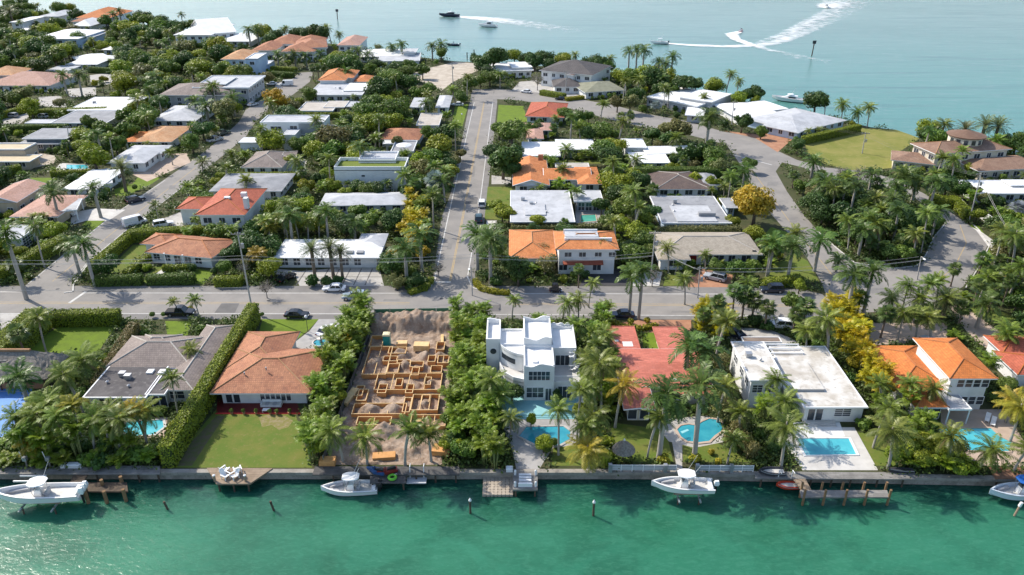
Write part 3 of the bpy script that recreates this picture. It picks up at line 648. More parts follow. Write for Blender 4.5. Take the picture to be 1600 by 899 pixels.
W = H.wing((90,331), (120,328), 311, 2.8, fl, R_LGREY, under=False, name='carport_roof')
for x, y in ((.3,.3), (W['w']-.3,.3), (W['w']-.3, W['d']-.3), (.3, W['d']-.3)): H.bit('carport_post', TRIM, W, x-.12, y-.12, 0, x+.12, y+.12, 2.65)
simple('flat_roofed_house', 'sand coloured house with two stepped flat roofs at the left edge', 'sand stepped house', (14,255), [((-30,235),(38,235),225,4.2,fl,R_YEL,dict(par=.4,ov=0,win='r')), ((-30,253),(46,253),242,3.0,fl,R_YEL,dict(par=.1))], TANWALL)
H = simple('white_garage_house', 'white house with flat grey white roof and glazed black garage door', 'white garage house', (10,390), [((-60,374),(30,374),(4,352),3.3,fl,R_LGREY,dict(ov=.2,win=None))])
H.opening(H.W[0], 'r', 1.2, 5.2, .2, 2.5, 4, 4, name='garage_door', sub=True)
simple('tiled_house', 'long low house with orange and pink roofs at the far left behind palms', 'orange roofs at far left', (35,134), [((-30,134),(78,134),116,3.2,hp,T_PINK,dict(pitch=.3)), ((-30,118),(22,118),107,4.6,hp,T_TAN)])
simple('white_roofed_house', 'low house with angled bright white roof amid dark hedges', 'angled white roof', (130,102), [((102,101),(152,101),(126,87),3.0,hp,R_WHITE,lo), ((128,98),(180,92),(148,85),3.0,hp,R_WHITE,lo)])
simple('flat_roofed_house', 'small low grey roof in front of the angled white roof', None, (88,112), [((70,111),(106,111),103,3.0,fl,R_LGREY)])
simple('white_house', 'large white house with low white hip roof near the far left shore', 'large white far left house', (95,72), [((50,61),(122,61),47,5.6,hp,R_WHITE,dict(pitch=.2)), ((118,58),(146,58),51,4.6,fl,R_WHITE)], BLUEWALL)
simple('white_house', 'large white shoreline house with tall white hip roof', 'large white shoreline house', (318,62), [((270,55),(330,55),38,6.2,hp,R_WHITE,dict(pitch=.32)), ((318,54),(370,50),(330,38),6.0,gb,R_WHITE,dict(axis='u',pitch=.3))])
simple('flat_roofed_house', 'white flat annex beside two tall royal palms near the shore', 'white shore annex', (365,66), [((338,65),(393,65),53,3.2,hp,R_WHITE,lo)])
simple('villa', 'sprawling shoreline villa with many terracotta roofs', 'terracotta roofed shore villa', (470,82), [((418,69),(464,69),58,5.0,hp,T_TERRA), ((456,68),(502,68),59,5.2,hp,T_TERRA), ((392,79),(430,79),67,4.6,hp,T_TERRA), ((438,81),(492,81),71,4.8,hp,T_TERRA), ((462,76),(512,74),64,5.8,hp,T_TERRA)])
simple('tiled_house', 'small pink terracotta roofed house by the water beside a coconut palm', 'small pink shore house', (545,72), [((526,71),(562,71),58,5.0,hp,T_PINK)])
simple('white_roofed_house', 'pale stepped roofs of a low house by the far shore', 'pale stepped shore roofs', (610,96), [((560,89),(640,88),78,3.2,hp,R_WHITE,lo), ((590,96),(656,95),83,3.4,fl,R_LGREY), ((628,82),(650,82),76,4.4,fl,R_LGREY)])
simple('grey_roofed_house', 'low grey house at the far left point among trees', 'grey far point house', (75,27), [((58,26),(92,26),17,4.5,hp,R_LGREY,lo)])
simple('tiled_house', 'orange roofed shoreline house on the far left point', 'orange far point house', (140,34), [((118,28),(172,28),17,5.0,hp,T_ORANGE), ((110,34),(152,34),27,3.8,hp,T_TERRA)])
simple('pavilion', 'small pavilion with white pyramid roof before the orange far point house', 'white pyramid roof', (126,46), [((111,41),(142,41),33,3.6,hp,R_WHITE,dict(pitch=.5))])
simple('white_house', 'small white block of a house behind trees at the far left edge', None, (24,36), [((14,35),(35,35),26,5.5,fl,R_WHITE)])
simple('white_roofed_house', 'tiny white roof among palms left of the large white far left house', None, (22,52), [((16,50),(34,50),44,3.5,fl,R_WHITE)])
simple('white_roofed_house', 'tiny white roof in the trees between the wide hedge and shore', None, (168,80), [((158,78),(178,78),70,3.2,hp,R_WHITE,lo)])
simple('grey_roofed_house', 'low house with mottled tan grey roof left of the bright verge lawn', 'mottled tan roof house', (667,198), [((650,196),(686,196),177,3.0,fl,R_TAN,dict(win='fr'))])
simple('grey_roofed_house', 'low grey roofed house deep in trees left of the avenue top', 'grey roof by avenue top', (672,170), [((640,168),(662,168),153,3.0,fl,R_LGREY), ((680,168),(702,168),149,3.0,hp,R_LGREY,lo)])
# --- beyond the street, right of the avenue
H = simple('tiled_house', 'orange roofed house with white two storey wing and red awning', 'orange house with awning', (885,418),
    [((795,404),(870,404),359,3.3,hp,T_ORANGE2,dict(cap=T_TAN,pitch=.3,win=None)), ((868,390),(968,390),361,6.0,hp,T_ORANGE2,dict(cap=T_TAN,pitch=.3,win=None))])
W = H.W[1]
H.bit('terrace_wall', TRIM, W, 2.0, 3.0, W['h'] + .5, 12, 3.4, W['h'] + 1.25); H.bit('terrace_floor', R_LGREY, W, 2.2, 3.42, W['h'] + .6, 9.2, 6.6, W['h'] + 1.42); H.bit('terrace_wall', TRIM, W, 2.0, 6.6, W['h'] + .5, 9.2, 6.85, W['h'] + 1.75)
for x in (2.0, 5.0, 8.3, 11.2): H.opening(W, 'f', x, x + 1.4, 4.0, 5.0, 2, 1, sub=True)
for x in (.9, 8.0): H.opening(W, 'f', x, x + 1.7, .9, 2.1, 2, 1, sub=True)
b = MB(W['fr']); b.face([(1.6,-.9,3.0),(10,-.9,3.0),(10,.45,3.35),(1.6,.45,3.35)]); b.face([(1.6,-.9,2.85),(10,-.9,2.85),(10,-.9,3.0),(1.6,-.9,3.0)]); b.build('awning', T_RED, H.root)
H.opening(H.W[0], 'f', 8.0, 9.6, .8, 2.1, 2, 1)
H = simple('shingle_house', 'long low house with beige shingle hip roof and dark red door', 'beige shingle house', (1110,408),
    [((1030,398),(1192,398),363,3.1,hp,R_BEIGE,dict(pitch=.26,win=None,cap=R_TAN)), ((1028,406),(1080,406),382,3.1,hp,R_BEIGE,dict(pitch=.24))])
W = H.W[0]
for x, x1, n in ((10.3,11.6,2),(12,14.2,2),(15.2,16.6,2),(18,20,2)): H.opening(W, 'f', x, x1, .7, 2.2, n, 1, sub=True)
H.opening(W, 'f', 6.7, 8.3, .1, 2.4, 1, 1, name='door', glass=M('dark_red_paint', (.22,.02,.025), rough=.5)); H.bit('gable_vent', DARKM, W, 20.2, 1.0, W['h'] + .1, 21, 1.2, W['h'] + .5)
H = simple('flat_roofed_house', 'grey modern house with large pale flat roof and raised roof panel', 'large pale flat roof house', (845,350), [((797,347),(899,347),298,3.3,fl,R_LGREY,dict(par=.06,win=None)), ((897,315),(943,315),298,3.3,fl,R_LGREY,dict(win=None))], GREYWALL)
H.bit('roof_panel', R_LGREY, H.W[0], 3.6, 4.0, H.W[0]['h'], 8.6, 11.6, H.W[0]['h'] + .28)
for k in range(3): H.opening(H.W[1], 'f', 1.2 + k*1.9, 2.7 + k*1.9, .2, 2.3, 2, 2, name='glass_door')
H.vents(H.W[0], 4, 0, 3)
H = simple('flat_roofed_house', 'grey house with patched flat roof left of the golden tree', 'patched flat roof house', (1085,350), [((1034,349),(1144,349),307,3.3,fl,R_GREY,dict(par=.08)), ((1134,325),(1154,325),310,2.8,fl,R_GREY)], BLUEWALL)
W = H.W[0]; H.bit('roof_slab', R_LGREY, W, 3.8, .5, W['h'], 13.2, 11.0, W['h'] + .3); H.bit('roof_box', R_GREY, W, 9.4, 3.6, W['h'] + .3, 13.4, 4.8, W['h'] + 1.1); H.vents(W, 3, .05, 8)
H = simple('tiled_house', 'orange tiled house with broad front gable beside the avenue', 'orange gabled house', (850,292), [((801,290),(859,290),251,3.1,gb,T_ORANGE2,dict(axis='v',pitch=.32)), ((850,281),(925,281),263,3.0,gb,T_ORANGE2,dict(axis='u',pitch=.3)), ((903,288),(941,288),261,3.0,hp,T_ORANGE2,dict(pitch=.28))])
H.bit('chimney', T_TERRA, H.W[0], 7.2, 14.6, 5, 8.6, 15.6, 6.6)
simple('flat_roofed_house', 'narrow cream flat roof behind the orange gabled house', None, (895,258), [((868,261),(921,261),255,3.0,fl,R_TAN)])
simple('tiled_house', 'low house with dark brown ribbed roof surrounded by trees', 'dark brown roof house', (1070,296), [((1024,296),(1112,296),266,3.0,hp,T_BROWN,dict(cap=R_TAN,pitch=.2)), ((1092,290),(1128,290),269,2.9,hp,R_GREY,lo)])
H = simple('white_roofed_house', 'white house with several flat roofs behind a tall dark hedge', 'white flats behind hedge', (1035,246), [((976,231),(1011,231),217,3.8,fl,R_WHITE,dict(ov=.3)), ((988,255),(1048,255),238,3.0,fl,R_WHITE), ((1010,241),(1098,239),(1018,229),3.1,fl,R_WHITE)], vents=0)
simple('flat_roofed_house', 'grey green house with wide white tan flat roofs above a strip of lawn', 'wide white tan roofs', (870,250), [((816,244),(876,244),222,3.1,fl,R_WHITE), ((870,234),(931,234),218,3.2,fl,R_WHITE,dict(win='f'))], GREYWALL)
simple('tiled_house', 'small pinkish tan roofs between round trees right of the avenue', 'pinkish tan roofs', (838,216), [((822,217),(850,217),193,3.0,hp,T_PINK,lo), ((840,204),(863,204),192,3.0,hp,T_PINK,lo)])
simple('tiled_house', 'low house with vivid orange red roof near the avenue end', 'vivid orange red roof', (850,184), [((820,182),(882,184),(825,160),3.0,hp,T_RED,dict(pitch=.28,cap=T_ORANGE2))])
H = simple('modern_house', 'large two storey house with charcoal hip roofs at the shore', 'charcoal roofed shore house', (900,130), [((842,110),(926,118),(868,95),6.4,hp,T_DARK,dict(pitch=.3)), ((896,118),(958,105),(912,98),6.0,hp,T_BROWN,dict(pitch=.28,win='fr')), ((864,136),(910,136),125,3.2,hp,T_DARK)])
simple('tiled_house', 'low house with olive grey hip roof below the charcoal roofed house', 'olive grey roof', (950,142), [((914,145),(978,141),(930,128),3.0,hp,M('olive_grey_tile', (.25,.25,.18), (.2,.2,.14), .5, .85),dict(pitch=.24))])
simple('white_house', 'white low house between two dark trees on the far shore', 'white far shore house', (803,118), [((772,112),(834,110),98,3.6,fl,R_WHITE,dict(win='f')), ((800,106),(832,105),97,4.2,fl,R_WHITE)])
simple('white_roofed_house', 'white shore house with angular white roofs left of the moored yacht', 'angular white shore roofs', (1070,172), [((1010,152),(1090,167),(1058,136),3.6,fl,R_WHITE,dict(ov=.2,par=.25)), ((1062,152),(1112,160),(1084,138),4.2,fl,R_WHITE,dict(ov=.1)), ((1070,180),(1100,182),(1084,168),3.0,fl,R_WHITE)], GREYWALL)
simple('white_roofed_house', 'low white roofed house beside the moored yacht', 'white roof by yacht', (1188,184), [((1152,184),(1224,180),(1160,160),3.1,hp,R_WHITE,dict(pitch=.14,win='f')), ((1180,176),(1232,170),(1186,158),3.2,fl,R_WHITE)])
simple('grey_roofed_house', 'low house with weathered grey hip roofs beside the open green lot', 'grey roof by open lot', (1262,202), [((1246,207),(1324,188),(1208,176),3.1,hp,R_LGREY,dict(pitch=.18,win='f')), ((1190,196),(1248,208),(1216,182),3.0,hp,R_LGREY,dict(pitch=.18,win='f'))], BLUEWALL)
H = simple('villa', 'large tan tiled villa with round turret by the right shore', 'tan villa with turret', (1500,262), [((1462,241),(1582,233),(1418,224),6.2,hp,T_VILLA,dict(win='fl',pitch=.3,cap=T_TAN)), ((1392,250),(1462,258),(1402,236),3.4,hp,T_VILLA,dict(win='f',pitch=.3)), ((1530,268),(1640,262),(1522,246),3.4,hp,T_VILLA,dict(win='f',pitch=.25))], CREAM)
c = P(1506, 226, 6.2); b = MB((c.x, c.y, 0, 1, 0)); b.lathe([(4.6,5.5),(4.6,9.0)], 20); tw = b.build('turret', CREAM, H.root, True)
b = MB((c.x, c.y, 0, 1, 0)); b.lathe([(5.2,9.0),(5.3,9.25),(.2,10.6)], 20); b.build('turret_roof', T_VILLA, H.root)
for k in range(7):
    an = R(180 + 180 * (k + .5) / 7); b = MB((c.x + 4.6*math.cos(an), c.y + 4.6*math.sin(an), 0, -math.sin(an), math.cos(an))); b.box(-.55,-.06,7.2,.55,.06,8.5); b.build('window', GLASS, H.root)
simple('white_roofed_house', 'low house with bright white flat roof at the right edge', 'white flat roof at right edge', (1560,304), [((1526,303),(1660,303),282,3.2,fl,R_WHITE,dict(par=.1)), ((1580,290),(1670,290),281,3.8,fl,R_WHITE)])
# ---------------------------------------------------------------- waterfront houses, left to right
# thatched hut
H = House('thatched_hut', 'open hut with wide grey thatch roof beside the blue court', 'thatched hut', (40,600), cat='hut', wall=WOODD)
a, b_ = P(-90,592,2.7), P(72,592,2.7); yb = P(40,553,2.7).y; w, d = b_.x - a.x, yb - a.y; fr = (a.x, a.y, 0, 1, 0); r = d / 2
keep([(a.x,a.y),(b_.x,a.y),(b_.x,yb),(a.x,yb)])
mb = MB(fr); z = 5.6
def thatch_grid(p00, p10, p11, p01, nu, nv, mb):
    p00, p10, p11, p01 = map(Vector, (p00, p10, p11, p01)); rr = random.Random(5); idx = {}
    base = len(mb.v)
    for j in range(nv + 1):
        for i in range(nu + 1):
            q = p00.lerp(p10, i/nu).lerp(p01.lerp(p11, i/nu), j/nv); e = rr.uniform(-.07,.07) + (.03 if j % 2 else 0) * (j < nv)
            mb.v.append(mb.t((q.x + rr.uniform(-.04,.04), q.y, q.z + e)))
    for j in range(nv):
        for i in range(nu):
            k = base + j*(nu+1) + i; mb.f.append((k, k+1, k+nu+2, k+nu+1)); mb.m.append(0); mb.uv.append(None)
thatch_grid((0,0,2.6),(w,0,2.6),(w-r,r,z),(r,r,z),26,12,mb); thatch_grid((w,d,2.6),(0,d,2.6),(r,r,z),(w-r,r,z),20,8,mb); thatch_grid((w,0,2.6),(w,d,2.6),(w-r,r+.01,z),(w-r,r-.01,z),10,12,mb); thatch_grid((0,d,2.6),(0,0,2.6),(r,r-.01,z),(r,r+.01,z),10,12,mb)
mb.build('roof', THATCH, H.root); mb = MB(fr); mb.tube([(r,r,z+.12),(w-r,r,z+.12)], .28, 8); mb.build('ridge_cap', T_TAN, H.root)
for x in np.linspace(.8, w-.8, 5):
    for y in (.8, d-.8):
        mb = MB(fr); mb.tube([(x,y,-.1),(x,y,3.0)], .13, 7); mb.build('post', WOODD, H.root)
mb = MB(fr); mb.box(1, 1.2, 0, w-1, 1.5, 1.0); mb.build('counter', BRICKP, H.root)

# taupe tiled house with dark flat roof
H = House('tiled_house', 'taupe tiled house with dark flat roof section and two white skylights', 'taupe tiled house', (225,612))
W1 = H.wing((163,575), (300,575), 525, 3.1, hp, T_GREY, pitch=.36, cap=R_TAN)
W2 = H.wing((250,610), (302,610), 508, 3.1, hp, T_GREY, pitch=.36, cap=R_TAN)
W3 = H.wing((208,546), (268,546), 523, 3.2, hp, T_GREY, pitch=.36, cap=R_TAN)
W4 = H.wing((128,622), (228,622), 571, 3.15, fl, R_DARK, par=.06, ov=.6)
W5 = H.wing((226,617), (257,617), 580, 3.1, fl, R_DARK, ov=.5)
for x in (7.0, 8.9): H.bit('skylight', TRIM, W4, x, 6.6, W4['h'], x + 1.0, 7.7, W4['h'] + .28)
H.vents(W4, 4, 0, 12)
for x in (2.2, 4.2): H.opening(W4, 'f', x, x + 1.6, .7, 2.3, 2, 1, sub=True)
for x in (.3, 1.5): H.opening(W5, 'f', x + .4, x + 1.4, .2, 2.3, 1, 1, name='glass_door', sub=True)
H.opening(W2, 'f', 1.0, 3.2, .7, 2.2, 2, 2, sub=True); H.auto(W2, 'r', sub=True)

# terracotta hip roofed house with red patio
H = House('tiled_house', 'white house with broad terracotta hip roof, red patio and lawn behind seawall', 'terracotta house with red patio', (410,620))
W1 = H.wing((327,615), (487,615), 545, 3.1, hp, T_TERRA, ov=1.3, pitch=.33, cap=T_TAN)
W2 = H.wing((350,578), (440,578), 518, 3.14, hp, T_TERRA, pitch=.33, cap=T_TAN)
for x in (1.9, 3.1): H.opening(W1, 'f', x, x + .95, .15, 2.35, 1, 1, name='glass_door', sub=True)
for k in range(6): H.opening(W1, 'f', 7.3 + k*.82, 7.95 + k*.82, .55, 2.3, 1, 2, sub=True)
H.auto(W2, 'b', sub=True); H.auto(W1, 'r', sub=True)
b = MB(W1['fr']); b.lathe([(.12,4.4),(.12,4.95)], 8, (7.9,4.0)); b.build('roof_vent', METAL, H.root)
b = MB(W1['fr']); b.lathe([(.12,4.0),(.12,4.4)], 8, (4.6,3.4)); b.build('roof_vent', METAL, H.root)

# curvy white house (dimensions surveyed from the photograph, metres)
H = House('modern_house', 'white multi level house with wavy parapets, spiral stairs and teal deck', 'white wavy parapet house', (840,625))
def wave(t, ph, amp=.28): return amp * math.sin(t * 1.5 + ph) + amp * .25 * math.sin(t * 3.1 + ph * 2)
def block(x0, y0, x1, y1, z0, z1, rz, name, ph=0.0, wavy='fb', amp=.22, roofm=R_WHITE):
    """storey block: walls, roof at rz, parapets (wavy on the sides named) up to z1"""
    b = MB(); b.prism([(x0,y0),(x1,y0),(x1,y1),(x0,y1)], z0, rz - .02, cap=False); b.build('wall', WHITE, H.root)
    b = MB(); b.box(x0+.01, y0+.01, rz - .2, x1-.01, y1-.01, rz); b.build('roof', roofm, H.root)
    t = .22; b = MB()
    for sd in 'flbr':
        L = (x1-x0) if sd in 'fb' else (y1-y0) - 2*t; n = max(6, int(L*2.2)); loops = []
        for k in range(n + 1):
            s_ = L * k / n; zt = z1 + (wave(s_, ph, amp) if sd in wavy else 0)
            if sd == 'f': q = [(x0+s_, y0-.004, rz-.3), (x0+s_, y0+t, rz-.3), (x0+s_, y0+t, zt), (x0+s_, y0-.004, zt)]
            elif sd == 'b': q = [(x0+s_, y1-t, rz-.3), (x0+s_, y1+.004, rz-.3), (x0+s_, y1+.004, zt), (x0+s_, y1-t, zt)]
            elif sd == 'l': q = [(x0-.004, y0+t+s_, rz-.3), (x0+t, y0+t+s_, rz-.3), (x0+t, y0+t+s_, zt), (x0-.004, y0+t+s_, zt)]
            else: q = [(x1-t, y0+t+s_, rz-.3), (x1+.004, y0+t+s_, rz-.3), (x1+.004, y0+t+s_, zt), (x1-t, y0+t+s_, zt)]
            loops.append(q)
        b.loft(loops)
    b.build(name, WHITE, H.root); keep([(x0,y0),(x1,y0),(x1,y1),(x0,y1)])
    return dict(fr=(x0, y0, 0, 1, 0), w=x1-x0, d=y1-y0, h=rz, ov=0.0, z0=z0)
BL = block(-4.2, 108.3, -1.9, 115.0, 0, 7.2, 6.4, 'parapet', .5, 'b')
BT = block(1.9, 107.2, 6.4, 114.4, 0, 7.9, 7.2, 'parapet', 2.2, 'fb', .3)
BC = block(1.85, 101.0, 6.55, 107.2, 0, 6.75, 6.3, 'parapet', 3.4, 'f', .26)
BR = block(6.55, 106.4, 10.3, 113.8, 0, 6.7, 6.1, 'parapet', 1.0, 'b', .25)
BB = block(6.55, 101.6, 10.8, 106.4, 0, 3.45, 3.35, 'low_parapet', 0, '', 0, CONC2)
BM = block(-1.9, 108.0, 1.9, 113.0, 0, 6.45, 6.1, 'parapet', 0, '', 0)
# curved bay between the left tower and the centre
arc = []
for k in range(15):
    t = k / 14; x = -1.9 + 3.75 * t; y = 108.0 - 3.3 * math.sin(t * math.pi / 2) ** .8 ; arc.append((x, y))
b = MB(); b.loft([[(x, y, 3.3), (x, y, 6.5), (x, y + .22, 6.5), (x, y + .22, 3.3)] for x, y in arc]); b.build('curved_wall', WHITE, H.root)
b = MB(); b.prism(arc + [(1.85, 108.0)], 5.9, 6.08, cap=True); b.build('roof', R_WHITE, H.root)
b = MB(); b.loft([[(x - .03, y - .05, 4.4), (x - .03, y - .05, 5.3), (x, y + .02, 5.3), (x, y + .02, 4.4)] for x, y in arc[1:10]]); b.build('curved_window', GLASS, H.root)
b = MB(); b.prism([(-2.0,108.2),(-2.0,106.4),(-1.2,103.6),(0.2,102.2),(1.84,101.6),(1.84,108.2)], 3.0, 3.25); b.build('terrace_slab', CONC2, H.root)
b = MB(); q = [(-2.0,106.4),(-1.2,103.6),(0.2,102.2),(1.84,101.6)]
b.loft([[(x, y, 2.6), (x, y, 3.9), (x+.05, y+.2, 3.9), (x+.05, y+.2, 2.6)] for x, y in q]); b.build('terrace_parapet', WHITE, H.root)
for x, y in ((-1.5,105.2),(1.5,102.1)):
    b = MB(); b.lathe([(.17,0),(.17,2.95)], 10, (x, y)); b.build('column', WHITE, H.root)
b = MB(); b.box(-1.9, 107.9, 0, 1.85, 108.0, 3.0); b.build('dark_carport_wall', GREYWALL, H.root)
H.opening(BC, 'f', .75, 4.0, 4.1, 5.7, 5, 2, sub=True); H.opening(BC, 'f', .45, 3.05, .9, 2.75, 3, 2, sub=True); H.opening(BC, 'f', 3.4, 4.3, .35, 2.55, 2, 1, name='glass_door', sub=True)
H.opening(BB, 'f', .7, 2.8, .35, 2.55, 3, 1, name='glass_door', sub=True); H.opening(BR, 'f', .5, 2.7, 3.45, 5.3, 3, 1, name='glass_door', sub=True)
b = MB(); b.tube([(-3.05,108.2,4.9),(-3.05,108.32,4.9)], .5, 16); b.build('round_window', GLASS, H.root)
b = MB()
for k in range(31):
    x = 6.7 + k * .085 * 1.5; b.box(x, 101.62, 3.45, x + .03, 101.66, 4.4)
b.box(6.6, 101.6, 4.4, 10.7, 101.68, 4.46); b.build('balcony_railing', STEELW, H.root)
def spiral(cx, cy, z0, z1, name):
    b = MB(); n = 14; b.tube([(cx,cy,z0),(cx,cy,z1+.9)], .09, 8)
    for k in range(n):
        an = k * 2*math.pi*1.15/n + 3.6; z = z0 + (z1-z0)*(k+1)/n
        p = [(cx+.08*math.cos(an-.2),cy+.08*math.sin(an-.2)), (cx+.95*math.cos(an-.2),cy+.95*math.sin(an-.2)), (cx+.95*math.cos(an+.26),cy+.95*math.sin(an+.26)), (cx+.08*math.cos(an+.26),cy+.08*math.sin(an+.26))]
        b.prism(p, z-.06, z); b.tube([(*p[1], z), (*p[1], z+.95)], .02, 4)
    b.tube([(cx+.95*math.cos(k*2*math.pi*1.15/40+3.6), cy+.95*math.sin(k*2*math.pi*1.15/40+3.6), z0+(z1-z0)*k/40+.95) for k in range(41)], .035, 5)
    b.build(name, STEELW, H.root)
spiral(10.0, 105.2, 3.4, 6.2, 'spiral_stair'); spiral(11.0, 100.5, .3, 3.4, 'spiral_stair')
b = MB(); b.box(-2.3, 97.2, -.1, 11.4, 108, .3, 0); b.box(-2.3, 96.85, -.1, 11.4, 97.2, .18, 0); b.box(-2.3, 96.5, -.1, 11.4, 96.85, .07, 0); b.build('deck', TEAL, H.root)
keep([(-2.3,96.4),(11.4,96.4),(11.4,108),(-2.3,108)])
b = MB(); b.box(3.2,102.4,6.31,4.0,103.1,6.6); b.build('roof_hatch', TRIM, H.root)
# flat garden front wing behind (street side wavy wall)
b = MB(); b.loft([[(6.5 + k*.33, 113.9, 5.9), (6.5 + k*.33, 114.1, 5.9), (6.5 + k*.33, 114.1, 6.7 + .35*abs(math.sin(k*.9))), (6.5 + k*.33, 113.9, 6.7 + .35*abs(math.sin(k*.9)))] for k in range(11)]); b.build('wavy_parapet', WHITE, H.root)

# salmon roofed house
H = House('salmon_roofed_house', 'low house with salmon red roof wings around a small green courtyard', 'salmon red roofed house', (1040,610), wall=CREAM)
W1 = H.wing((968,604), (1114,604), 545, 3.1, gb, SALMON, axis='u', pitch=.17)
W2 = H.wing((957,556), (1004,556), 510, 3.0, fl, SALMON, trim=SALMON); W3 = H.wing((1034,556), (1084,556), 511, 3.05, fl, SALMON, trim=SALMON)
W4 = H.wing((975,640), (1025,640), 600, 2.9, gb, SALMON, axis='v', pitch=.12)
W5 = H.wing((1036,616), (1118,616), 592, 2.8, fl, SALMON, trim=SALMON)
H.bit('roof_patch', R_WHITE, W2, 2.2, 3.0, W2['h'], 3.9, 4.6, W2['h'] + .02); H.bit('roof_patch', R_WHITE, W2, .9, 4.6, W2['h'], 1.6, 5.2, W2['h'] + .02)
H.bit('skylight', TRIM, W1, 8.4, 1.2, W1['h'] + .1, 9.6, 1.6, W1['h'] + .45)
for x in (.8, 2.6): H.opening(W4, 'f', x, x + 1.3, .3, 2.3, 1, 1, name='glass_door', sub=True)
H.auto(W5, 'f', sub=True)
sheet('courtyard_lawn', [(1005,546),(1034,546),(1030,520),(1003,520)], .012, GRASS2)

# stained white flat roofed house
H = House('flat_roofed_house', 'white house with stained flat roofs, raised slab and white patio pool', 'stained flat roof house', (1265,640))
W1 = H.wing((1172,595), (1228,595), 534, 5.2, fl, R_STAIN, ov=.35, par=.05)
W2 = H.wing((1256,637), (1357,637), 541, 3.3, fl, R_STAIN, ov=.45, par=.04)
W3 = H.wing((1226,600), (1262,600), 552, 3.25, fl, R_STAIN, ov=.4)
b = MB(W2['fr']); b.box(-1.6, 4.2, W2['h'] - .2, 4.6, 12.6, W2['h'] + .42, 1, top=0); b.build('raised_slab', [R_STAIN, GREYWALL], H.root)
H.opening(W1, 'f', .7, 2.2, 2.9, 4.2, 2, 3, sub=True); H.opening(W1, 'f', 2.6, 4.6, 2.9, 4.2, 2, 3, sub=True)
for y, n in ((1.4,1),(4.4,1),(8,1)): H.opening(W1, 'l', y, y + 1.6, 3.0, 4.2, 2, 2, sub=True)
for x in (1.0, 2.2): H.opening(W2, 'f', x, x + 1.0, .2, 2.4, 1, 1, name='glass_door', sub=True)
H.opening(W2, 'f', 5.0, 7.4, 1.1, 2.4, 2, 4, sub=True)
H.vents(W1, 3, 0, 21)
b = MB()
c = P(1232, 545, 3.2)
for dy in (-1.4, 0, 1.4): b.box(c.x - 3.6, c.y + dy - .09, 3.1, c.x + 2.2, c.y + dy + .09, 3.3)
for dx in (-3.5, 2.1):
    b.box(c.x + dx - .09, c.y - 1.6, 2.95, c.x + dx + .09, c.y + 1.6, 3.09)
    for dy in (-1.4, 1.4): b.box(c.x + dx - .09, c.y + dy - .09, -.1, c.x + dx + .09, c.y + dy + .09, 2.95)
b.build('pergola', TRIM, H.root)
W6 = H.wing((1162,535), (1222,535), 527, 2.8, fl, M('brown_felt_roof', (.26,.2,.16), (.2,.155,.125), .5, .9), ov=.5)
for k in range(3): H.bit('step', CONC2, W2, .6, -.1 - .4*(k+1) + .45, -.1, 5.2, .45 - .4*k, .36 - .12*k)

# vivid orange tiled house
H = House('tiled_house', 'white two storey house with vivid orange tile roofs and metal canopy', 'vivid orange tiled house', (1460,625))
W1 = H.wing((1484,592), (1560,592), 528, 6.2, hp, T_ORANGE, pitch=.34, cap=T_ORANGE2)
W2 = H.wing((1402,610), (1495,610), 540, 3.3, hp, T_ORANGE, pitch=.34, cap=T_ORANGE2)
W3 = H.wing((1430,637), (1484,637), 596, 3.1, hp, T_ORANGE, pitch=.3, cap=T_ORANGE2)
for z0, z1 in ((4.2, 5.5), (1.0, 2.4)):
    for k in range(4): H.opening(W1, 'f', 1.9 + k*1.25, 2.9 + k*1.25, z0, z1, 1, 2, sub=True)
H.bit('roof_vent', TRIM, W2, 7.2, 6.2, W2['h'] + 1.2, 7.9, 6.7, W2['h'] + 1.9)
W4 = H.wing((1483,640), (1519,640), 606, 2.7, fl, R_LGREY, under=False, name='canopy')
for x in (.2, W4['w'] - .2):
    H.bit('canopy_post', TRIM, W4, x - .08, .1, 0, x + .08, .26, 2.5)
H.opening(W3, 'f', .8, 4.4, .3, 2.2, 3, 1, name='glass_door', sub=True)
# red tiled neighbour cut by the frame
H = House('tiled_house', 'red tiled roofs partly behind palms at the right edge', 'red roofs at right edge', (1600,580))
H.wing((1566,552), (1690,552), 524, 3.4, hp, T_RED, pitch=.34, cap=T_ORANGE); H.wing((1590,586), (1720,586), 548, 3.1, hp, T_RED, pitch=.34, cap=T_ORANGE)
# ---------------------------------------------------------------- pools
POOLW = M('pool_water', (.07,.42,.50), (.10,.50,.56), .35, .06, .25, 1.6, spec=.5)
POOLD = M('deep_pool_water', (.03,.27,.36), (.05,.34,.42), .4, .06, .25, 1.6, spec=.5)
def pool(label, px, mat=POOLW, cop=CONC2, step=None):
    pts = [P(x, y) for x, y in px]
    if area(pts) < 0: pts = pts[::-1]
    c = sum(pts, Vector()) / len(pts); o = thing('swimming_pool', label, 'pool', c); keep(pts); OPEN.append((len(KEEP) - 1, 0))
    b = MB(); b.face([(p.x, p.y, .045) for p in pts]); b.build('water', mat, o)
    out = [c + (p - c) * (1 + .42 / (p - c).length) for p in pts]; b = MB(); n = len(pts)
    for k in range(n):
        a, d, e, f = pts[k], pts[(k+1) % n], out[(k+1) % n], out[k]
        b.face([(a.x,a.y,.12),(d.x,d.y,.12),(e.x,e.y,.12),(f.x,f.y,.12)][::-1]); b.face([(a.x,a.y,.02),(d.x,d.y,.02),(d.x,d.y,.12),(a.x,a.y,.12)]); b.face([(f.x,f.y,0),(e.x,e.y,0),(e.x,e.y,.12),(f.x,f.y,.12)])
    b.build('coping', cop, o)
    if step:
        b = MB()
        for s_ in step:
            q = [P(x, y) for x, y in s_]; q = q if area(q) > 0 else q[::-1]; b.prism([(p.x, p.y) for p in q], .02, .055)
        b.build('pool_steps', M('pale_pool_step', (.3,.62,.66), rough=.2), o)
    return o
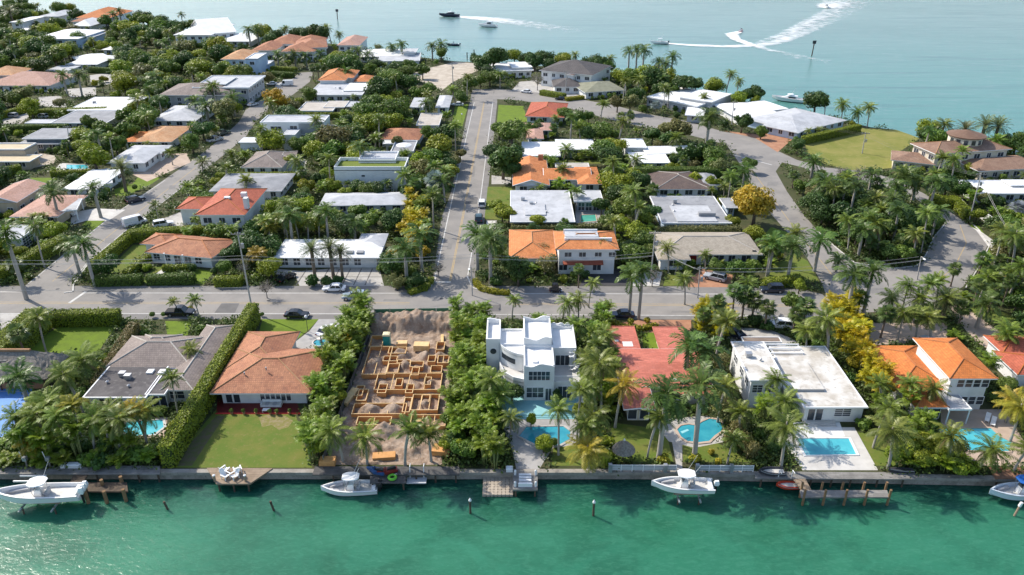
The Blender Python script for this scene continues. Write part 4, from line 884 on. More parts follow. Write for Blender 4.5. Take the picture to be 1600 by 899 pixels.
pool('turquoise pool half hidden by palms before the taupe tiled house', [(188,674),(198,660),(254,657),(256,668),(240,680),(206,682)])
pool('angular turquoise pool with pale walk in front of the wavy parapet house', [(811,682),(822,668),(880,667),(891,675),(890,687),(872,697),(836,695)], POOLD, CONC)
pool('kidney shaped blue pool in front of the salmon red roofed house', [(1058,672),(1064,666),(1076,664),(1088,666),(1097,660),(1108,655),(1122,657),(1130,664),(1129,673),(1117,681),(1108,690),(1092,692),(1074,690),(1064,683)], POOLD, PAVER, [[(1063,675),(1074,671),(1077,673),(1066,678)]])
pool('rectangular turquoise pool on white patio', [(1245,686),(1326,686),(1338,711),(1259,712)], POOLW, R_WHITE, [[(1247,687),(1251,687),(1266,711),(1260,711)]])
pool('long green blue pool behind palms before the vivid orange tiled house', [(1466,670),(1548,670),(1562,683),(1580,692),(1576,706),(1500,704)], POOLW, PAVER)
pool('small pool with white edge behind the white house with porch', [(104,258),(136,258),(138,264),(104,265)], POOLW)
pool('small green pool beside the large pale flat roof house', [(908,337),(930,336),(932,346),(907,348)], M('green_pool_water', (.08,.36,.28), (.11,.42,.33), .4, .08), PAVER)
# ---------------------------------------------------------------- construction site
SITE = [P(588,497), P(716,497), P(690,731), P(500,731)]; keep([P(1205,148), P(1264,148), P(1264,168), P(1205,168)]); OPEN.append((len(KEEP) - 1, 0)); keep(SITE); OPEN.append((len(KEEP) - 1, 0))
def vnoise(x, y, seed):
    xi, yi = np.floor(x).astype(int), np.floor(y).astype(int); fx, fy = x - xi, y - yi; fx = fx*fx*(3-2*fx); fy = fy*fy*(3-2*fy)
    h = lambda a, b: ((np.sin(a * 127.1 + b * 311.7 + seed * 17.3) * 43758.5453) % 1.0)
    return (h(xi,yi)*(1-fx) + h(xi+1,yi)*fx)*(1-fy) + (h(xi,yi+1)*(1-fx) + h(xi+1,yi+1)*fx)*fy
x0, x1 = min(p.x for p in SITE), max(p.x for p in SITE); y0, y1 = SITE[2].y + .6, SITE[0].y
nx, ny = 90, 190; gx, gy = np.meshgrid(np.linspace(0, 1, nx), np.linspace(0, 1, ny)); yy = y0 + gy * (y1 - y0)
lx = SITE[3].x + (SITE[0].x - SITE[3].x) * gy; rx = SITE[2].x + (SITE[1].x - SITE[2].x) * gy; xx = lx + (rx - lx) * gx
hz = sum(a * vnoise(xx * f, yy * f, i) for i, (a, f) in enumerate(((.6,.4),(.45,.95),(.22,2.1),(.1,4.5)))) - .55
ymd = (P(640,497).y + P(640,526).y) / 2; wd = (P(640,497).y - P(640,526).y) / 2
hz += 2.6 * np.exp(-((yy - ymd) / (wd * .62)) ** 4) * (.55 + .7 * vnoise(xx * .4, yy * .5, 9)) + .5 * np.exp(-((yy - ymd) / wd) ** 2) * vnoise(xx * 1.6, yy * 1.6, 4)
for fx_, fy_, fw, fh in ((584,568,13,.9),(600,600,9,.7),(650,600,9,.8),(672,598,8,.7),(632,572,9,.8),(575,642,14,.8),(612,642,14,.9),(664,632,9,.9),(662,556,10,.9),(630,553,12,.8),(690,556,9,.7),(600,672,16,.9),(650,670,14,.9),(580,700,14,.8),(640,700,16,.9)):
    q_ = P(fx_, fy_, .4); sx_ = fw * mpp(fx_, fy_); hz += fh * 1.0 * np.exp(-(((xx - q_.x) / sx_) ** 2 + ((yy - q_.y) / (sx_ * .95)) ** 2) ** 2) * (.6 + .8 * vnoise(xx * 1.1, yy * 1.1, 21))
hz = np.maximum(hz, .02); hz[0, :] = hz[-1, :] = 0; hz[:, 0] = hz[:, -1] = 0
v = np.stack([xx, yy, hz], -1).reshape(-1, 3); i = (np.arange(ny - 1)[:, None] * nx + np.arange(nx - 1)).reshape(-1)
me = np_mesh('excavated_soil', v, np.stack([i, i+1, i+nx+1, i+nx], 1), SOIL); me.polygons.foreach_set('use_smooth', [True] * len(me.polygons))
tag(link('excavated_soil', me), None, None, kind='structure')
def soil_z(x, y):
    t = min(max((y - y0) / (y1 - y0), 0), 1); a = SITE[3].x + (SITE[0].x - SITE[3].x) * t; b = SITE[2].x + (SITE[1].x - SITE[2].x) * t
    return float(hz[int(t * (ny - 1)), int(min(max((x - a) / (b - a), 0), 1) * (nx - 1))])
def formwork(label, px, h=.68, sides='fblr', cross=0):
    """rectangular plywood form: px = front-left, front-right, back row"""
    (xa, ya), (xb, _), yb = px; A, B = P(xa, ya, .5), P(xb, ya, .5); d = P((xa+xb)/2, yb, .5).y - A.y; w = B.x - A.x
    o = thing('formwork_frame', label, 'formwork', (A.x, A.y, 0), group='plywood forms on the building plot'); t = .09
    z0, z1 = .0, h + .25
    def board(a, b, c, e):
        m = MB((A.x, A.y, 0, 1, 0)); m.box(a, b, z0, c, e, z1); 
        m.box(min(a,c)-.01, min(b,e)-.01, z1, max(a,c)+.01, max(b,e)+.01, z1+.07, 1); m.build('board', [WOODF, WOODL], o)
    if 'f' in sides: board(0, 0, w, t)
    if 'b' in sides: board(0, d - t, w, d)
    if 'l' in sides: board(0, t, t, d - t)
    if 'r' in sides: board(w - t, t, w, d - t)
    for k in range(cross):
        x = w * (k + 1) / (cross + 1); m = MB((A.x, A.y, 0, 1, 0)); m.box(x - .05, t, z1 - .12, x + .05, d - t, z1 - .02); m.build('cross_brace', WOODL, o)
    return o
for lab, px, kw in (('square plywood form at the back left of the building plot', ((576,545),(597,545),528), dict(h=.7)), ('tall rectangular form along the left of the building plot', ((565,589),(603,589),545), dict(cross=1)),
    ('short divided form left of centre, below the tall left form', ((598,568),(620,568),560), dict(cross=1)), ('form with deep walls in the centre of the building plot', ((640,577),(661,577),568), dict(h=.65)),
    ('square pit form just below the central form', ((642,590),(654,590),578), {}), ('wide form across the middle of the building plot', ((584,613),(688,613),587), dict(cross=3)),
    ('small pit form standing inside the wide form, left', ((617,607),(628,607),595), {}), ('small pit form standing inside the wide form, right', ((662,605),(673,605),593), {}),
    ('square pit form on the lower left edge of the wide form', ((589,618),(603,618),604), {}), ('square pit form on the lower middle edge of the wide form', ((633,618),(645,618),604), {}),
    ('wide low form at the front left of the building plot', ((549,651),(633,651),634), dict(cross=2)), ('form at the front right of the building plot beside trees', ((641,645),(684,645),620), dict(cross=2)),
    ('small pit form inside the front right form', ((658,632),(671,632),621), {}), ('small pit form at the right beside the tree row', ((668,569),(680,569),559), {}),
    ('divided pit form at the right edge beside the tree row', ((683,571),(701,571),559), dict(cross=1)), ('pit form near the pale planks at the back right', ((681,550),(694,550),538), {}),
    ('long thin form linking the tall left form and the centre', ((620,571),(641,571),566), {}), ('narrow upright form below the central pit form', ((628,648),(640,648),625), {}),
    ('long low form at the front right, nearest the dock palms', ((640,670),(696,670),652), dict(cross=2)), ('slim form between the tall left form and the wide form', ((604,586),(622,586),572), {}), ('slim form at the upper middle beside the yellow pallets', ((606,556),(634,556),546), dict(cross=1)), ('small form at the right below the paired pits', ((672,586),(690,586),575), {}), ('square form left of the front wide form', ((556,630),(572,630),612), {}), ('low form before the front wide form', ((556,668),(610,668),655), dict(cross=1)),
    ('short form at the far left edge of the building plot', ((553,622),(566,622),606), {})):
    formwork(lab, px, **kw)
def stack(name, label, cat, x, y, w, d, h, mat, rz=0, n=1, grp=None):
    g_ = P(x, y, .4); z = soil_z(g_.x, g_.y); o = thing(name, label, cat, (g_.x, g_.y, z - .05), R(rz), grp)
    for k in range(n):
        b = MB(); b.box(-w/2 + .04*(k % 2), -d/2, h*k/n + .01, w/2, d/2 - .03*(k % 3), h*(k+1)/n); b.build('plank_layer' if n > 1 else 'panel', mat, o)
    return o
stack('lumber_stack', 'pallet of yellow plywood beside the portable toilet', 'lumber', 628, 538, 1.9, 1.2, .9, WOODL, 2, 5)
stack('lumber_stack', 'large pallet of yellow plywood in the middle of the building plot back', 'lumber', 659, 545, 2.7, 1.6, 1.1, WOODL, -2, 6)
stack('lumber_stack', 'pale planks leaning on the soil heap at the back right', 'lumber', 691, 530, .5, 3.0, .3, WOODL, 4, 3)
stack('lumber_stack', 'heap of planks by the left fence of the building plot', 'lumber', 547, 622, 1.2, 4.2, .7, WOODL, -16, 4)
stack('lumber_stack', 'plank ramp at the front centre of the building plot', 'lumber', 658, 652, .9, 3.4, .3, WOODL, -18, 2)
stack('lumber_stack', 'pile of orange boards near the dark dock', 'lumber', 600, 712, 3.2, 1.4, .6, WOODF, 6, 3)
stack('lumber_stack', 'pile of boards under the right palm of the building plot', 'lumber', 690, 705, 2.6, 1.8, .8, WOODF, -8, 4)
stack('lumber_stack', 'orange plywood box near the hedge end by the dark dock', 'lumber', 512, 722, 2.2, 1.3, 1.0, WOODF, 0, 2)
stack('lumber_stack', 'leaning pale sheets at the lower right of the building plot', 'lumber', 706, 690, 1.4, 2.4, .5, WOODL, 30, 3)
g_ = P(605, 538, .3); o = thing('portable_toilet', 'teal portable toilet with pale roof at the soil heap', 'toilet', (g_.x, g_.y, soil_z(g_.x, g_.y) - .1))
TEALP = M('teal_plastic', (.02,.30,.29), (.015,.26,.25), 2, .45)
b = MB(); b.prism([(-.6,-.6),(.6,-.6),(.6,.6),(-.6,.6)], 0, 2.15); b.build('cabin', TEALP, o)
b = MB(); b.loft([[(-.66,-.66,2.15),(.66,-.66,2.15),(.66,.66,2.15),(-.66,.66,2.15)],[(-.6,-.6,2.38),(.6,-.6,2.38),(.6,.6,2.38),(-.6,.6,2.38)],[(-.3,-.5,2.48),(.3,-.5,2.48),(.3,.5,2.48),(-.3,.5,2.48)]]); b.build('roof', M('pale_yellow_plastic', (.78,.68,.42), rough=.4), o)
b = MB(); b.box(-.42,-.64,.15,.42,-.605,2.0); d_ = b.build('door', TEALP, o); b = MB(); b.box(.3,-.68,1.0,.36,-.645,1.15); b.build('handle', DARKM, d_)
# green mesh fence along the street
o = thing('construction_fence', 'green mesh fence along the street behind the soil heap', 'fence', P(590, 497)); A, B = P(586, 496.5), P(706, 494.5); L = (B - A).length; dd = (B - A).normalized(); fr = (A.x, A.y, 0, dd.x, dd.y)
for k in range(5):
    b = MB(fr); b.box(L*k/5 + .06, -.02, .1, L*(k+1)/5 - .06, .02, 1.8); b.build('mesh_panel', M('green_mesh', (.05,.17,.11), (.07,.21,.14), 1.5, .9), o)
for k in range(6):
    b = MB(fr); b.tube([(L*k/5, 0, -.1), (L*k/5, 0, 2.0)], .05, 6); b.build('post', STEELW if k == 4 else METAL, o)
for px_a, px_b, lab in (((588,500),(506,727),'thin dark mesh fence on the left of the building plot'),):
    o = thing('mesh_fence', lab, 'fence', P(*px_a)); A, B = P(*px_a), P(*px_b); L = (B - A).length; dd = (B - A).normalized(); fr = (A.x, A.y, 0, dd.x, dd.y)
    b = MB(fr); b.box(0, -.015, .05, L, .015, 1.6); b.build('mesh_panel', M('dark_mesh', (.07,.07,.065), rough=.9), o)
    for k in range(12): b = MB(fr); b.tube([(L*k/11, .04, -.1), (L*k/11, .04, 1.75)], .04, 5); b.build('post', METAL, o)
# ---------------------------------------------------------------- plants: prototypes
def leaf_mat(name, trans=.3, rough=.5):
    m = bpy.data.materials.new(name); m.use_nodes = True; nt = m.node_tree; N = nt.nodes; L = nt.links
    b = N['Principled BSDF']; b.inputs['Roughness'].default_value = rough; b.inputs['Specular IOR Level'].default_value = .35
    oi = N.new('ShaderNodeObjectInfo'); at = N.new('ShaderNodeAttribute'); at.attribute_name = 'tone'
    hs = N.new('ShaderNodeHueSaturation')
    mr = N.new('ShaderNodeMapRange'); mr.inputs[3].default_value = .516; mr.inputs[4].default_value = .482; L.new(at.outputs['Fac'], mr.inputs[0]); L.new(mr.outputs[0], hs.inputs['Hue'])
    mv = N.new('ShaderNodeMapRange'); mv.inputs[3].default_value = .55; mv.inputs[4].default_value = 1.6; L.new(at.outputs['Fac'], mv.inputs[0]); L.new(mv.outputs[0], hs.inputs['Value'])
    L.new(oi.outputs['Color'], hs.inputs['Color']); L.new(hs.outputs[0], b.inputs['Base Color'])
    t = N.new('ShaderNodeBsdfTranslucent'); L.new(hs.outputs[0], t.inputs['Color'])
    mx = N.new('ShaderNodeMixShader'); mx.inputs[0].default_value = trans; L.new(b.outputs[0], mx.inputs[1]); L.new(t.outputs[0], mx.inputs[2])
    L.new(mx.outputs[0], N['Material Output'].inputs['Surface']); return m
LEAF = leaf_mat('foliage'); FROND = leaf_mat('palm_frond', .32, .42)
BARK = M('brown_bark', (.16,.125,.095), (.10,.08,.06), 3, .9, .3); PBARK = M('grey_palm_bark', (.40,.37,.33), (.28,.255,.225), 2.5, .85, .2, 8); DBARK = M('rough_palm_bark', (.20,.155,.115), (.13,.10,.075), 3, .9, .3)
def rnd_unit(n, rng):
    v = rng.normal(size=(n, 3)); return v / np.linalg.norm(v, axis=1)[:, None]
def quads(cen, nor, size, rng, aspect=.62):
    """leaf-shaped rhombi around cen facing nor"""
    n = len(cen); up = rnd_unit(n, rng); a = np.cross(nor, up); a /= np.linalg.norm(a, axis=1)[:, None] + 1e-9; b = np.cross(nor, a)
    s = size[:, None]
    v = np.stack([cen - a*s, cen - b*s*aspect + a*s*.1, cen + a*s, cen + b*s*aspect + a*s*.1], 1).reshape(-1, 3)
    return v, np.arange(n * 4).reshape(-1, 4)
def crown(seed, nl=11, n=3000, leaf=.085, flat=.8, spread=.62, wisp=0.0):
    """unit crown: irregular cluster of leafy lobes with gaps, centred at the origin"""
    rng = np.random.default_rng(seed); C = []
    for k in range(nl):
        d = rnd_unit(1, rng)[0]; d[2] = d[2] * .75 + .12; C.append(np.append(d * spread * rng.uniform(.55, 1.05) * (1, 1, flat), rng.uniform(.26, .46)))
    C.append(np.array([0, 0, 0, .45])); C = np.array(C)
    w = C[:, 3] ** 2; pick = rng.choice(len(C), n, p=w / w.sum()); d = rnd_unit(n, rng)
    rad = C[pick, 3] * np.where(rng.random(n) < .8, rng.uniform(.82, 1.12, n), rng.uniform(.2, .9, n)) * (1 + wisp * rng.random(n))
    cen = C[pick, :3] + d * rad[:, None] * (1, 1, .85)
    nor = d + rnd_unit(n, rng) * .75; nor[:, 2] += .25; nor /= np.linalg.norm(nor, axis=1)[:, None]
    v, f = quads(cen, nor, leaf * rng.uniform(.55, 1.35, n), rng)
    lt = rng.uniform(.25, .75, len(C)); tone = np.clip(lt[pick] * .5 + rng.uniform(0, .55, n), 0, 1)
    return v, f, tone
def trunk_mb(seed, h=1.0, r=.07, limbs=5):
    rr = random.Random(seed); b = MB(); x = rr.uniform(-.05,.05); y = rr.uniform(-.05,.05)
    b.tube([(0,0,-.05),(x*.4,y*.4,h*.4),(x,y,h*.75),(x,y,h*1.1)], [r*1.3, r, r*.8, r*.45], 7)
    for k in range(limbs):
        an = 2*math.pi*(k + rr.random()*.6)/limbs; L = rr.uniform(.35,.6)
        b.tube([(x*.7,y*.7,h*.55),(x+L*.5*math.cos(an),y+L*.5*math.sin(an),h*.9),(x+L*math.cos(an),y+L*math.sin(an),h*1.25)], [r*.55, r*.38, r*.15], 5)
    return b
PROTO = {}
def broad(key, seed, zc=1.2, trunk=True, **kw):
    v, f, t = crown(seed, **kw); me = np_mesh('crown', v + (0, 0, zc), f, LEAF, t)
    tm = None
    if trunk:
        o = trunk_mb(seed, zc * .95).build('trunk', BARK, None, True); tm = o.data; bpy.data.objects.remove(o)
    PROTO.setdefault(key, []).append(('broad', me, tm))
for k in range(6): broad('tree', 100 + k, n=(3200, 2600, 4200, 3000, 2200, 3600)[k], nl=10 + k % 4, leaf=(.085, .1, .065, .09, .11, .075)[k], flat=(.8, .65, .9, 1.0, .75, .6)[k], spread=(.62, .7, .55, .6, .78, .68)[k])
for k in range(4): broad('dome', 120 + k, n=3600, nl=22 + k, flat=.72, spread=.78, leaf=.075)
for k in range(3): broad('wispy', 130 + k, n=1500, nl=13, leaf=.075, flat=1.1, spread=.75, wisp=.25)
for k in range(2): broad('tall', 140 + k, zc=1.5, n=3200, nl=14, flat=1.5, spread=.62, leaf=.08)
for k in range(4): broad('shrub', 160 + k, zc=.55, trunk=False, n=1100, nl=8, leaf=.13, flat=.65, spread=.55)
for k in range(4): broad('bush', 180 + k, zc=.6, trunk=False, n=1300, nl=7, leaf=.12, flat=.8, spread=.5)
for k in range(2): broad('ball', 170 + k, zc=.7, trunk=False, n=1500, nl=3, leaf=.09, flat=.5, spread=.12)
# bare winter tree
b = trunk_mb(9, 1.1, .05, 8); rr = random.Random(4)
for k in range(70):
    an = rr.uniform(0, 6.28); el = rr.uniform(.2, 1.2); q = Vector((math.cos(an)*math.cos(el), math.sin(an)*math.cos(el), math.sin(el))); s0 = Vector((0,0,1.0)) + q * .35
    b.tube([s0, s0 + q*.3 + Vector((rr.uniform(-.1,.1),)*3), s0 + q*.6 + Vector((rr.uniform(-.2,.2), rr.uniform(-.2,.2), rr.uniform(-.1,.2)))], [.018,.012,.004], 4)
o = b.build('branches', M('pale_grey_bark', (.34,.30,.27), (.26,.22,.2), 3, .9), None); bare_me = o.data; bpy.data.objects.remove(o)
v, f, t = crown(77, n=260, leaf=.06, spread=.7); PROTO['bare'] = [('broad', np_mesh('crown', v + (0,0,1.25), f, LEAF, t), bare_me)]

def frond(L, e0, droop, npair, ll, rng, az, width=.11, hang=.5, vee=.3, base=(0,0,0), lmax=.62, roll=0):
    """one feather frond: rachis and paired leaflets -> quads"""
    n = npair + 2; pts = []; p = np.zeros(3); e = e0
    for k in range(n + 1):
        pts.append(p.copy()); st = L / n; e = e0 - droop * (k / n) ** 1.3
        p = p + st * np.array([math.cos(e), 0, math.sin(e)])
    V = []; 
    for k in range(1, n):
        t = k / n; a = pts[k]; d = pts[k+1] - pts[k-1]; d /= np.linalg.norm(d)
        l = ll * (math.sin(math.pi * min(1, .12 + t * .95)) ** .6) * rng.uniform(.85, 1.15)
        for s in (-1, 1):
            out = np.array([0, s * 1.0, 0]) * .9 + d * .55 + np.array([0, 0, -hang + vee * rng.uniform(.2, 1)])
            out /= np.linalg.norm(out); m1 = a + out * l * .5 + np.array([0, 0, -.0]); tip = a + out * l + np.array([0, 0, -hang * l * .35])
            w = d * width * rng.uniform(.8, 1.2)
            V += [a, m1 - w, tip, m1 + w]
    for k in range(n):                              # rachis strip
        w = np.array([0, .03, 0]) * (1.15 - k / n); V += [pts[k] - w, pts[k] + w, pts[k+1] + w*.8, pts[k+1] - w*.8]
    V = np.array(V); c, s = math.cos(az), math.sin(az)
    V = V @ np.array([[c, s, 0], [-s, c, 0], [0, 0, 1]]) + np.array(base)
    return V
DEADF = M('dry_brown_frond', (.22,.145,.07), (.30,.21,.11), 2, .9)
def palm_crown(seed, nf=24, L=3.05, e=(1.25, -.55), droop=(1.1, 1.5), npair=17, ll=.66, width=.07, hang=.55, dead=0, vee=.3):
    rng = np.random.default_rng(seed); V = []; T = []
    for k in range(nf):
        t = k / (nf - 1); e0 = e[0] + (e[1] - e[0]) * t + rng.uniform(-.12, .12); az = k * 2.4 + rng.uniform(-.25, .25)
        q = frond(L * rng.uniform(.85, 1.1) * (.75 + .25 * min(1, t * 3)), e0, rng.uniform(*droop), npair, ll, rng, az, width, hang * (.6 + .6 * t), vee)
        V.append(q); T.append(np.full(len(q) // 4, .3 + .5 * rng.random() * (1 - t) + .2 * (1 - t)))
    mi = [np.zeros(len(t)) for t in T]
    for k in range(dead):
        q = frond(L * rng.uniform(.6, .85), rng.uniform(-1.15, -.75), .5, npair - 4, ll * .7, rng, rng.uniform(0, 6.28), width, .9, .1)
        V.append(q); T.append(np.full(len(q) // 4, .5)); mi.append(np.ones(len(q) // 4))
    V = np.concatenate(V); T = np.concatenate(T); T = np.clip(T + rng.uniform(-.12, .12, len(T)), 0, 1)
    return V, np.arange(len(V)).reshape(-1, 4), T, np.concatenate(mi)
def ptrunk(kind, seed):
    """unit-height trunk, thickness in metres; returns mesh and crown offset"""
    rr = random.Random(seed); b = MB(); off = (0, 0)
    if kind == 'coco':
        q = rr.uniform(.5, 1.3); off = (q, 0); b.tube([(q * t * t, 0, t - .02 * (t == 0)) for t in np.linspace(0, 1, 7)], [.21,.16,.145,.14,.13,.125,.11], 7)
    elif kind == 'royal':
        b.tube([(0, 0, t - .02 * (t == 0)) for t in (0,.1,.3,.55,.8,.88)], [.30,.27,.25,.26,.21,.19], 9)
        b.tube([(0, 0, .87), (0,0,.94), (0,0,1.03)], [.20,.17,.09], 8, 1)
    elif kind == 'date':
        b.tube([(0, 0, t - .02 * (t == 0)) for t in (0,.2,.5,.9,1.02)], [.34,.27,.27,.30,.24], 9)
    else:
        b.tube([(0, 0, t - .02 * (t == 0)) for t in (0,.2,.6,1.02)], [.2,.16,.15,.16], 7)
    o = b.build('trunk', [{'coco': PBARK, 'royal': PBARK, 'date': DBARK, 'fan': DBARK}[kind], M('green_crownshaft', (.14,.2,.05), (.11,.16,.04), 2, .5)], None, True); me = o.data; bpy.data.objects.remove(o)
    return me, off
def palm(key, kind, seed, **kw):
    v, f, t, mi = palm_crown(seed, **kw); PROTO.setdefault(key, []).append(('palm', np_mesh('fronds', v, f, [FROND, DEADF], t, mi), *ptrunk(kind, seed)))
for k in range(6): palm('coco', 'coco', 200 + k, nf=(24, 20, 27, 22, 18, 25)[k], L=(3.05, 2.7, 3.2, 3.0, 2.6, 3.3)[k], e=((1.25, -.55), (1.3, -.2), (1.2, -.8), (1.25, -.5), (1.35, .0), (1.2, -.9))[k], dead=(2, 1, 4, 3, 0, 5)[k])
for k in range(3): palm('royal', 'royal', 220 + k, nf=17, L=3.35, e=(1.2, -.35), droop=(1.35, 1.75), ll=.8, width=.09, hang=.35, vee=.55, npair=20)
for k in range(2): palm('date', 'date', 230 + k, nf=34, L=2.9, e=(1.35, -.5), droop=(.5, .8), ll=.55, width=.065, hang=.1, vee=.6, npair=19)
def fan_crown(seed, nf=26, pet=.8, blade=.95, seg=11, e=(1.2, -.9)):
    rng = np.random.default_rng(seed); V = []; T = []
    for k in range(nf):
        t = k / (nf - 1); el = e[0] + (e[1] - e[0]) * t + rng.uniform(-.15, .15); az = k * 2.4 + rng.uniform(-.2, .2)
        d = np.array([math.cos(az)*math.cos(el), math.sin(az)*math.cos(el), math.sin(el)]); sd = np.array([-math.sin(az), math.cos(az), 0]); up = np.cross(d, sd)
        h = d * pet * rng.uniform(.8, 1.15); w = sd * .025; V += [-w, w, h + w, h - w]; T.append(.4); tn = rng.uniform(.15, .75) * (1 - .4 * t)
        for q in range(seg):
            an = (q / (seg - 1) - .5) * 3.7; dr = d * math.cos(an) + sd * math.sin(an); l = blade * (1 - .25 * abs(an) / 1.85) * rng.uniform(.9, 1.1)
            tip = h + dr * l + np.array([0, 0, -.28 * l]); mid = h + dr * l * .55; ww = np.cross(dr, -up) * .10
            V += [h, mid - ww, tip, mid + ww]; T.append(np.clip(tn + rng.uniform(-.1, .1), 0, 1))
    V = np.array(V); return V, np.arange(len(V)).reshape(-1, 4), np.array(T)
for k in range(3):
    v, f, t = fan_crown(240 + k); PROTO.setdefault('fan', []).append(('palm', np_mesh('fronds', v, f, FROND, t), *ptrunk('fan', 240 + k)))
v, f, t = fan_crown(250, 30, 1.1, 1.35, 13, (1.3, -.4)); PROTO['silver'] = [('palm', np_mesh('fronds', v, f, FROND, t), *ptrunk('fan', 250))]
def areca(key, seed, h=3.6, ns=11, spread=.9, per=5, L=1.9):
    rng = np.random.default_rng(seed); V = []; T = []; b = MB()
    for k in range(ns):
        an = rng.uniform(0, 6.28); r0 = rng.uniform(.1, .45) * spread; hh = h * rng.uniform(.45, .95); r1 = r0 + rng.uniform(.1, .55) * spread
        p0 = (r0 * math.cos(an), r0 * math.sin(an), -.05); p1 = (r1 * math.cos(an), r1 * math.sin(an), hh)
        b.tube([p0, ((p0[0]+p1[0])/2, (p0[1]+p1[1])/2, hh*.55), p1], [.06,.05,.035], 5)
        for q in range(per):
            fr_ = frond(L * rng.uniform(.75, 1.1), rng.uniform(.45, 1.25), rng.uniform(1.1, 1.8), 11, .45, rng, rng.uniform(0, 6.28), .07, .35, .5, p1)
            V.append(fr_); T.append(np.clip(np.full(len(fr_)//4, rng.uniform(.2, .8)) + rng.uniform(-.1, .1, len(fr_)//4), 0, 1))
    V = np.concatenate(V); T = np.concatenate(T); o = b.build('stems', M('green_cane', (.22,.24,.09), (.16,.19,.06), 2, .6), None, True); st = o.data; bpy.data.objects.remove(o)
    PROTO.setdefault(key, []).append(('clump', np_mesh('fronds', V, np.arange(len(V)).reshape(-1, 4), FROND, T), st))
for k in range(4): areca('areca', 260 + k)
for k in range(2): areca('lowpalm', 270 + k, 1.3, 6, .8, 5, 1.5)

COLS = dict(dark=(.056,.112,.022), mid=(.112,.178,.025), bright=(.225,.275,.021), yellow=(.32,.30,.02), gold=(.37,.27,.022), olive=(.17,.175,.055), bamboo=(.18,.195,.05), grey=(.14,.15,.09),
            coco=(.148,.205,.034), cocoy=(.30,.25,.03), royal=(.086,.148,.03), fan=(.115,.17,.042), date=(.17,.20,.085), silver=(.27,.32,.31), areca=(.17,.25,.023), arecay=(.44,.37,.014), rust=(.19,.15,.05))
LANDP = [(p.x, p.y) for p in land]
PLANTS = []   # (root, kind words, colour word, x, y, size)
KINDN = dict(tree=('broadleaf_tree','broadleaf tree','tree'), dome=('round_crowned_tree','round crowned tree','tree'), wispy=('feathery_tree','feathery tree','tree'), tall=('dense_tree','tall dense tree','tree'), shrub=('garden_shrub','shrub','shrub'), bush=('leafy_bush','leafy bush','bush'), ball=('rounded_shrub','rounded shrub','shrub'),
             bare=('bare_tree','bare grey tree','tree'), coco=('coconut_palm','coconut palm','palm'), royal=('royal_palm','royal palm','palm'), date=('date_palm','date palm','palm'), fan=('fan_palm','fan palm','palm'), silver=('silver_palm','silver palm','palm'),
             areca=('areca_palm','clumping palm','palm'), lowpalm=('low_palm','low clumping palm','palm'))
CWORD = dict(dark='dark green', mid='green', bright='bright green', yellow='yellow green', gold='golden', olive='olive', bamboo='pale olive', grey='grey green', coco='', cocoy='yellowing', royal='', fan='', date='', silver='', areca='', arecay='yellow', rust='rusty')
def plant(key, col, x, y, s=1.0, h=None, var=.09, group=None):
    """stand one plant of a kind at (x, y); s: crown radius (broadleaf) or scale (palms); h: trunk height"""
    p = PROTO[key][RNG.integers(len(PROTO[key]))]; nm, words, cat = KINDN[key]
    o = bpy.data.objects.new(nm, None); COL.objects.link(o); o.location = (x, y, 0); o.rotation_euler = (0, 0, float(RNG.uniform(0, 6.28))); o['category'] = cat
    base = np.array(COLS[col]); c = np.clip(base * RNG.uniform(1 - var, 1 + var, 3) * RNG.uniform(.85, 1.15), 0, 1); c = (*[float(q) for q in c], 1)
    if p[0] == 'broad':
        hz = s if h is None else h
        if p[2] is not None: link('trunk' if key != 'bare' else 'branches', p[2], o, scale=(s, s, hz))
        cr = link('crown', p[1], o, scale=(s, s, hz))
    elif p[0] == 'palm':
        h = h or 7.0; link('trunk', p[2], o, scale=(s, s, h)); cr = link('fronds', p[1], o, loc=(p[3][0] * s, p[3][1] * s, h), rz=float(RNG.uniform(0, 6.28)), scale=(s * float(RNG.uniform(.92, 1.1)),) * 2 + (s * float(RNG.uniform(.85, 1.15)),)); cr.rotation_euler[0] = float(RNG.uniform(-.16, .16)); cr.rotation_euler[1] = float(RNG.uniform(-.16, .16)); o.rotation_euler[0] = float(RNG.uniform(-.035, .035)); o.rotation_euler[1] = float(RNG.uniform(-.035, .035))
    else:
        hz = s if h is None else h; link('stems', p[2], o, scale=(s, s, hz)); cr = link('fronds', p[1], o, scale=(s, s, hz))
    cr.color = c
    ext = s * (1 if p[0] == 'broad' else 2.4 if p[0] == 'palm' else 1.6)
    PLANTS.append([o, key, CWORD[col], x, y, h if p[0] == 'palm' else ext, group]); return o
USED = []
def ashore(w):
    for _ in range(30):
        if inside(LANDP, w[0], w[1] + 1.5): break
        w[1] -= .8
    return w
def near(x, y, r):
    return any((x - a) ** 2 + (y - b) ** 2 < (r + c) ** 2 for a, b, c in USED)
def T(key, col, *pts):
    """broadleaf plants surveyed from the photograph: (x, y, radius) of the crown outline in photo pixels"""
    for x, y, r in pts:
        m = mpp(x, y, 3); rm = r * m; zc = {'shrub': .55, 'ball': .7}.get(key, 1.2)
        hz = rm if key in ('shrub', 'ball') else max(rm * .95, 1.6); w = ashore(P(x, y, hz * zc))
        plant(key, col, w.x, w.y, rm, hz); USED.append((w.x, w.y, rm * .55))
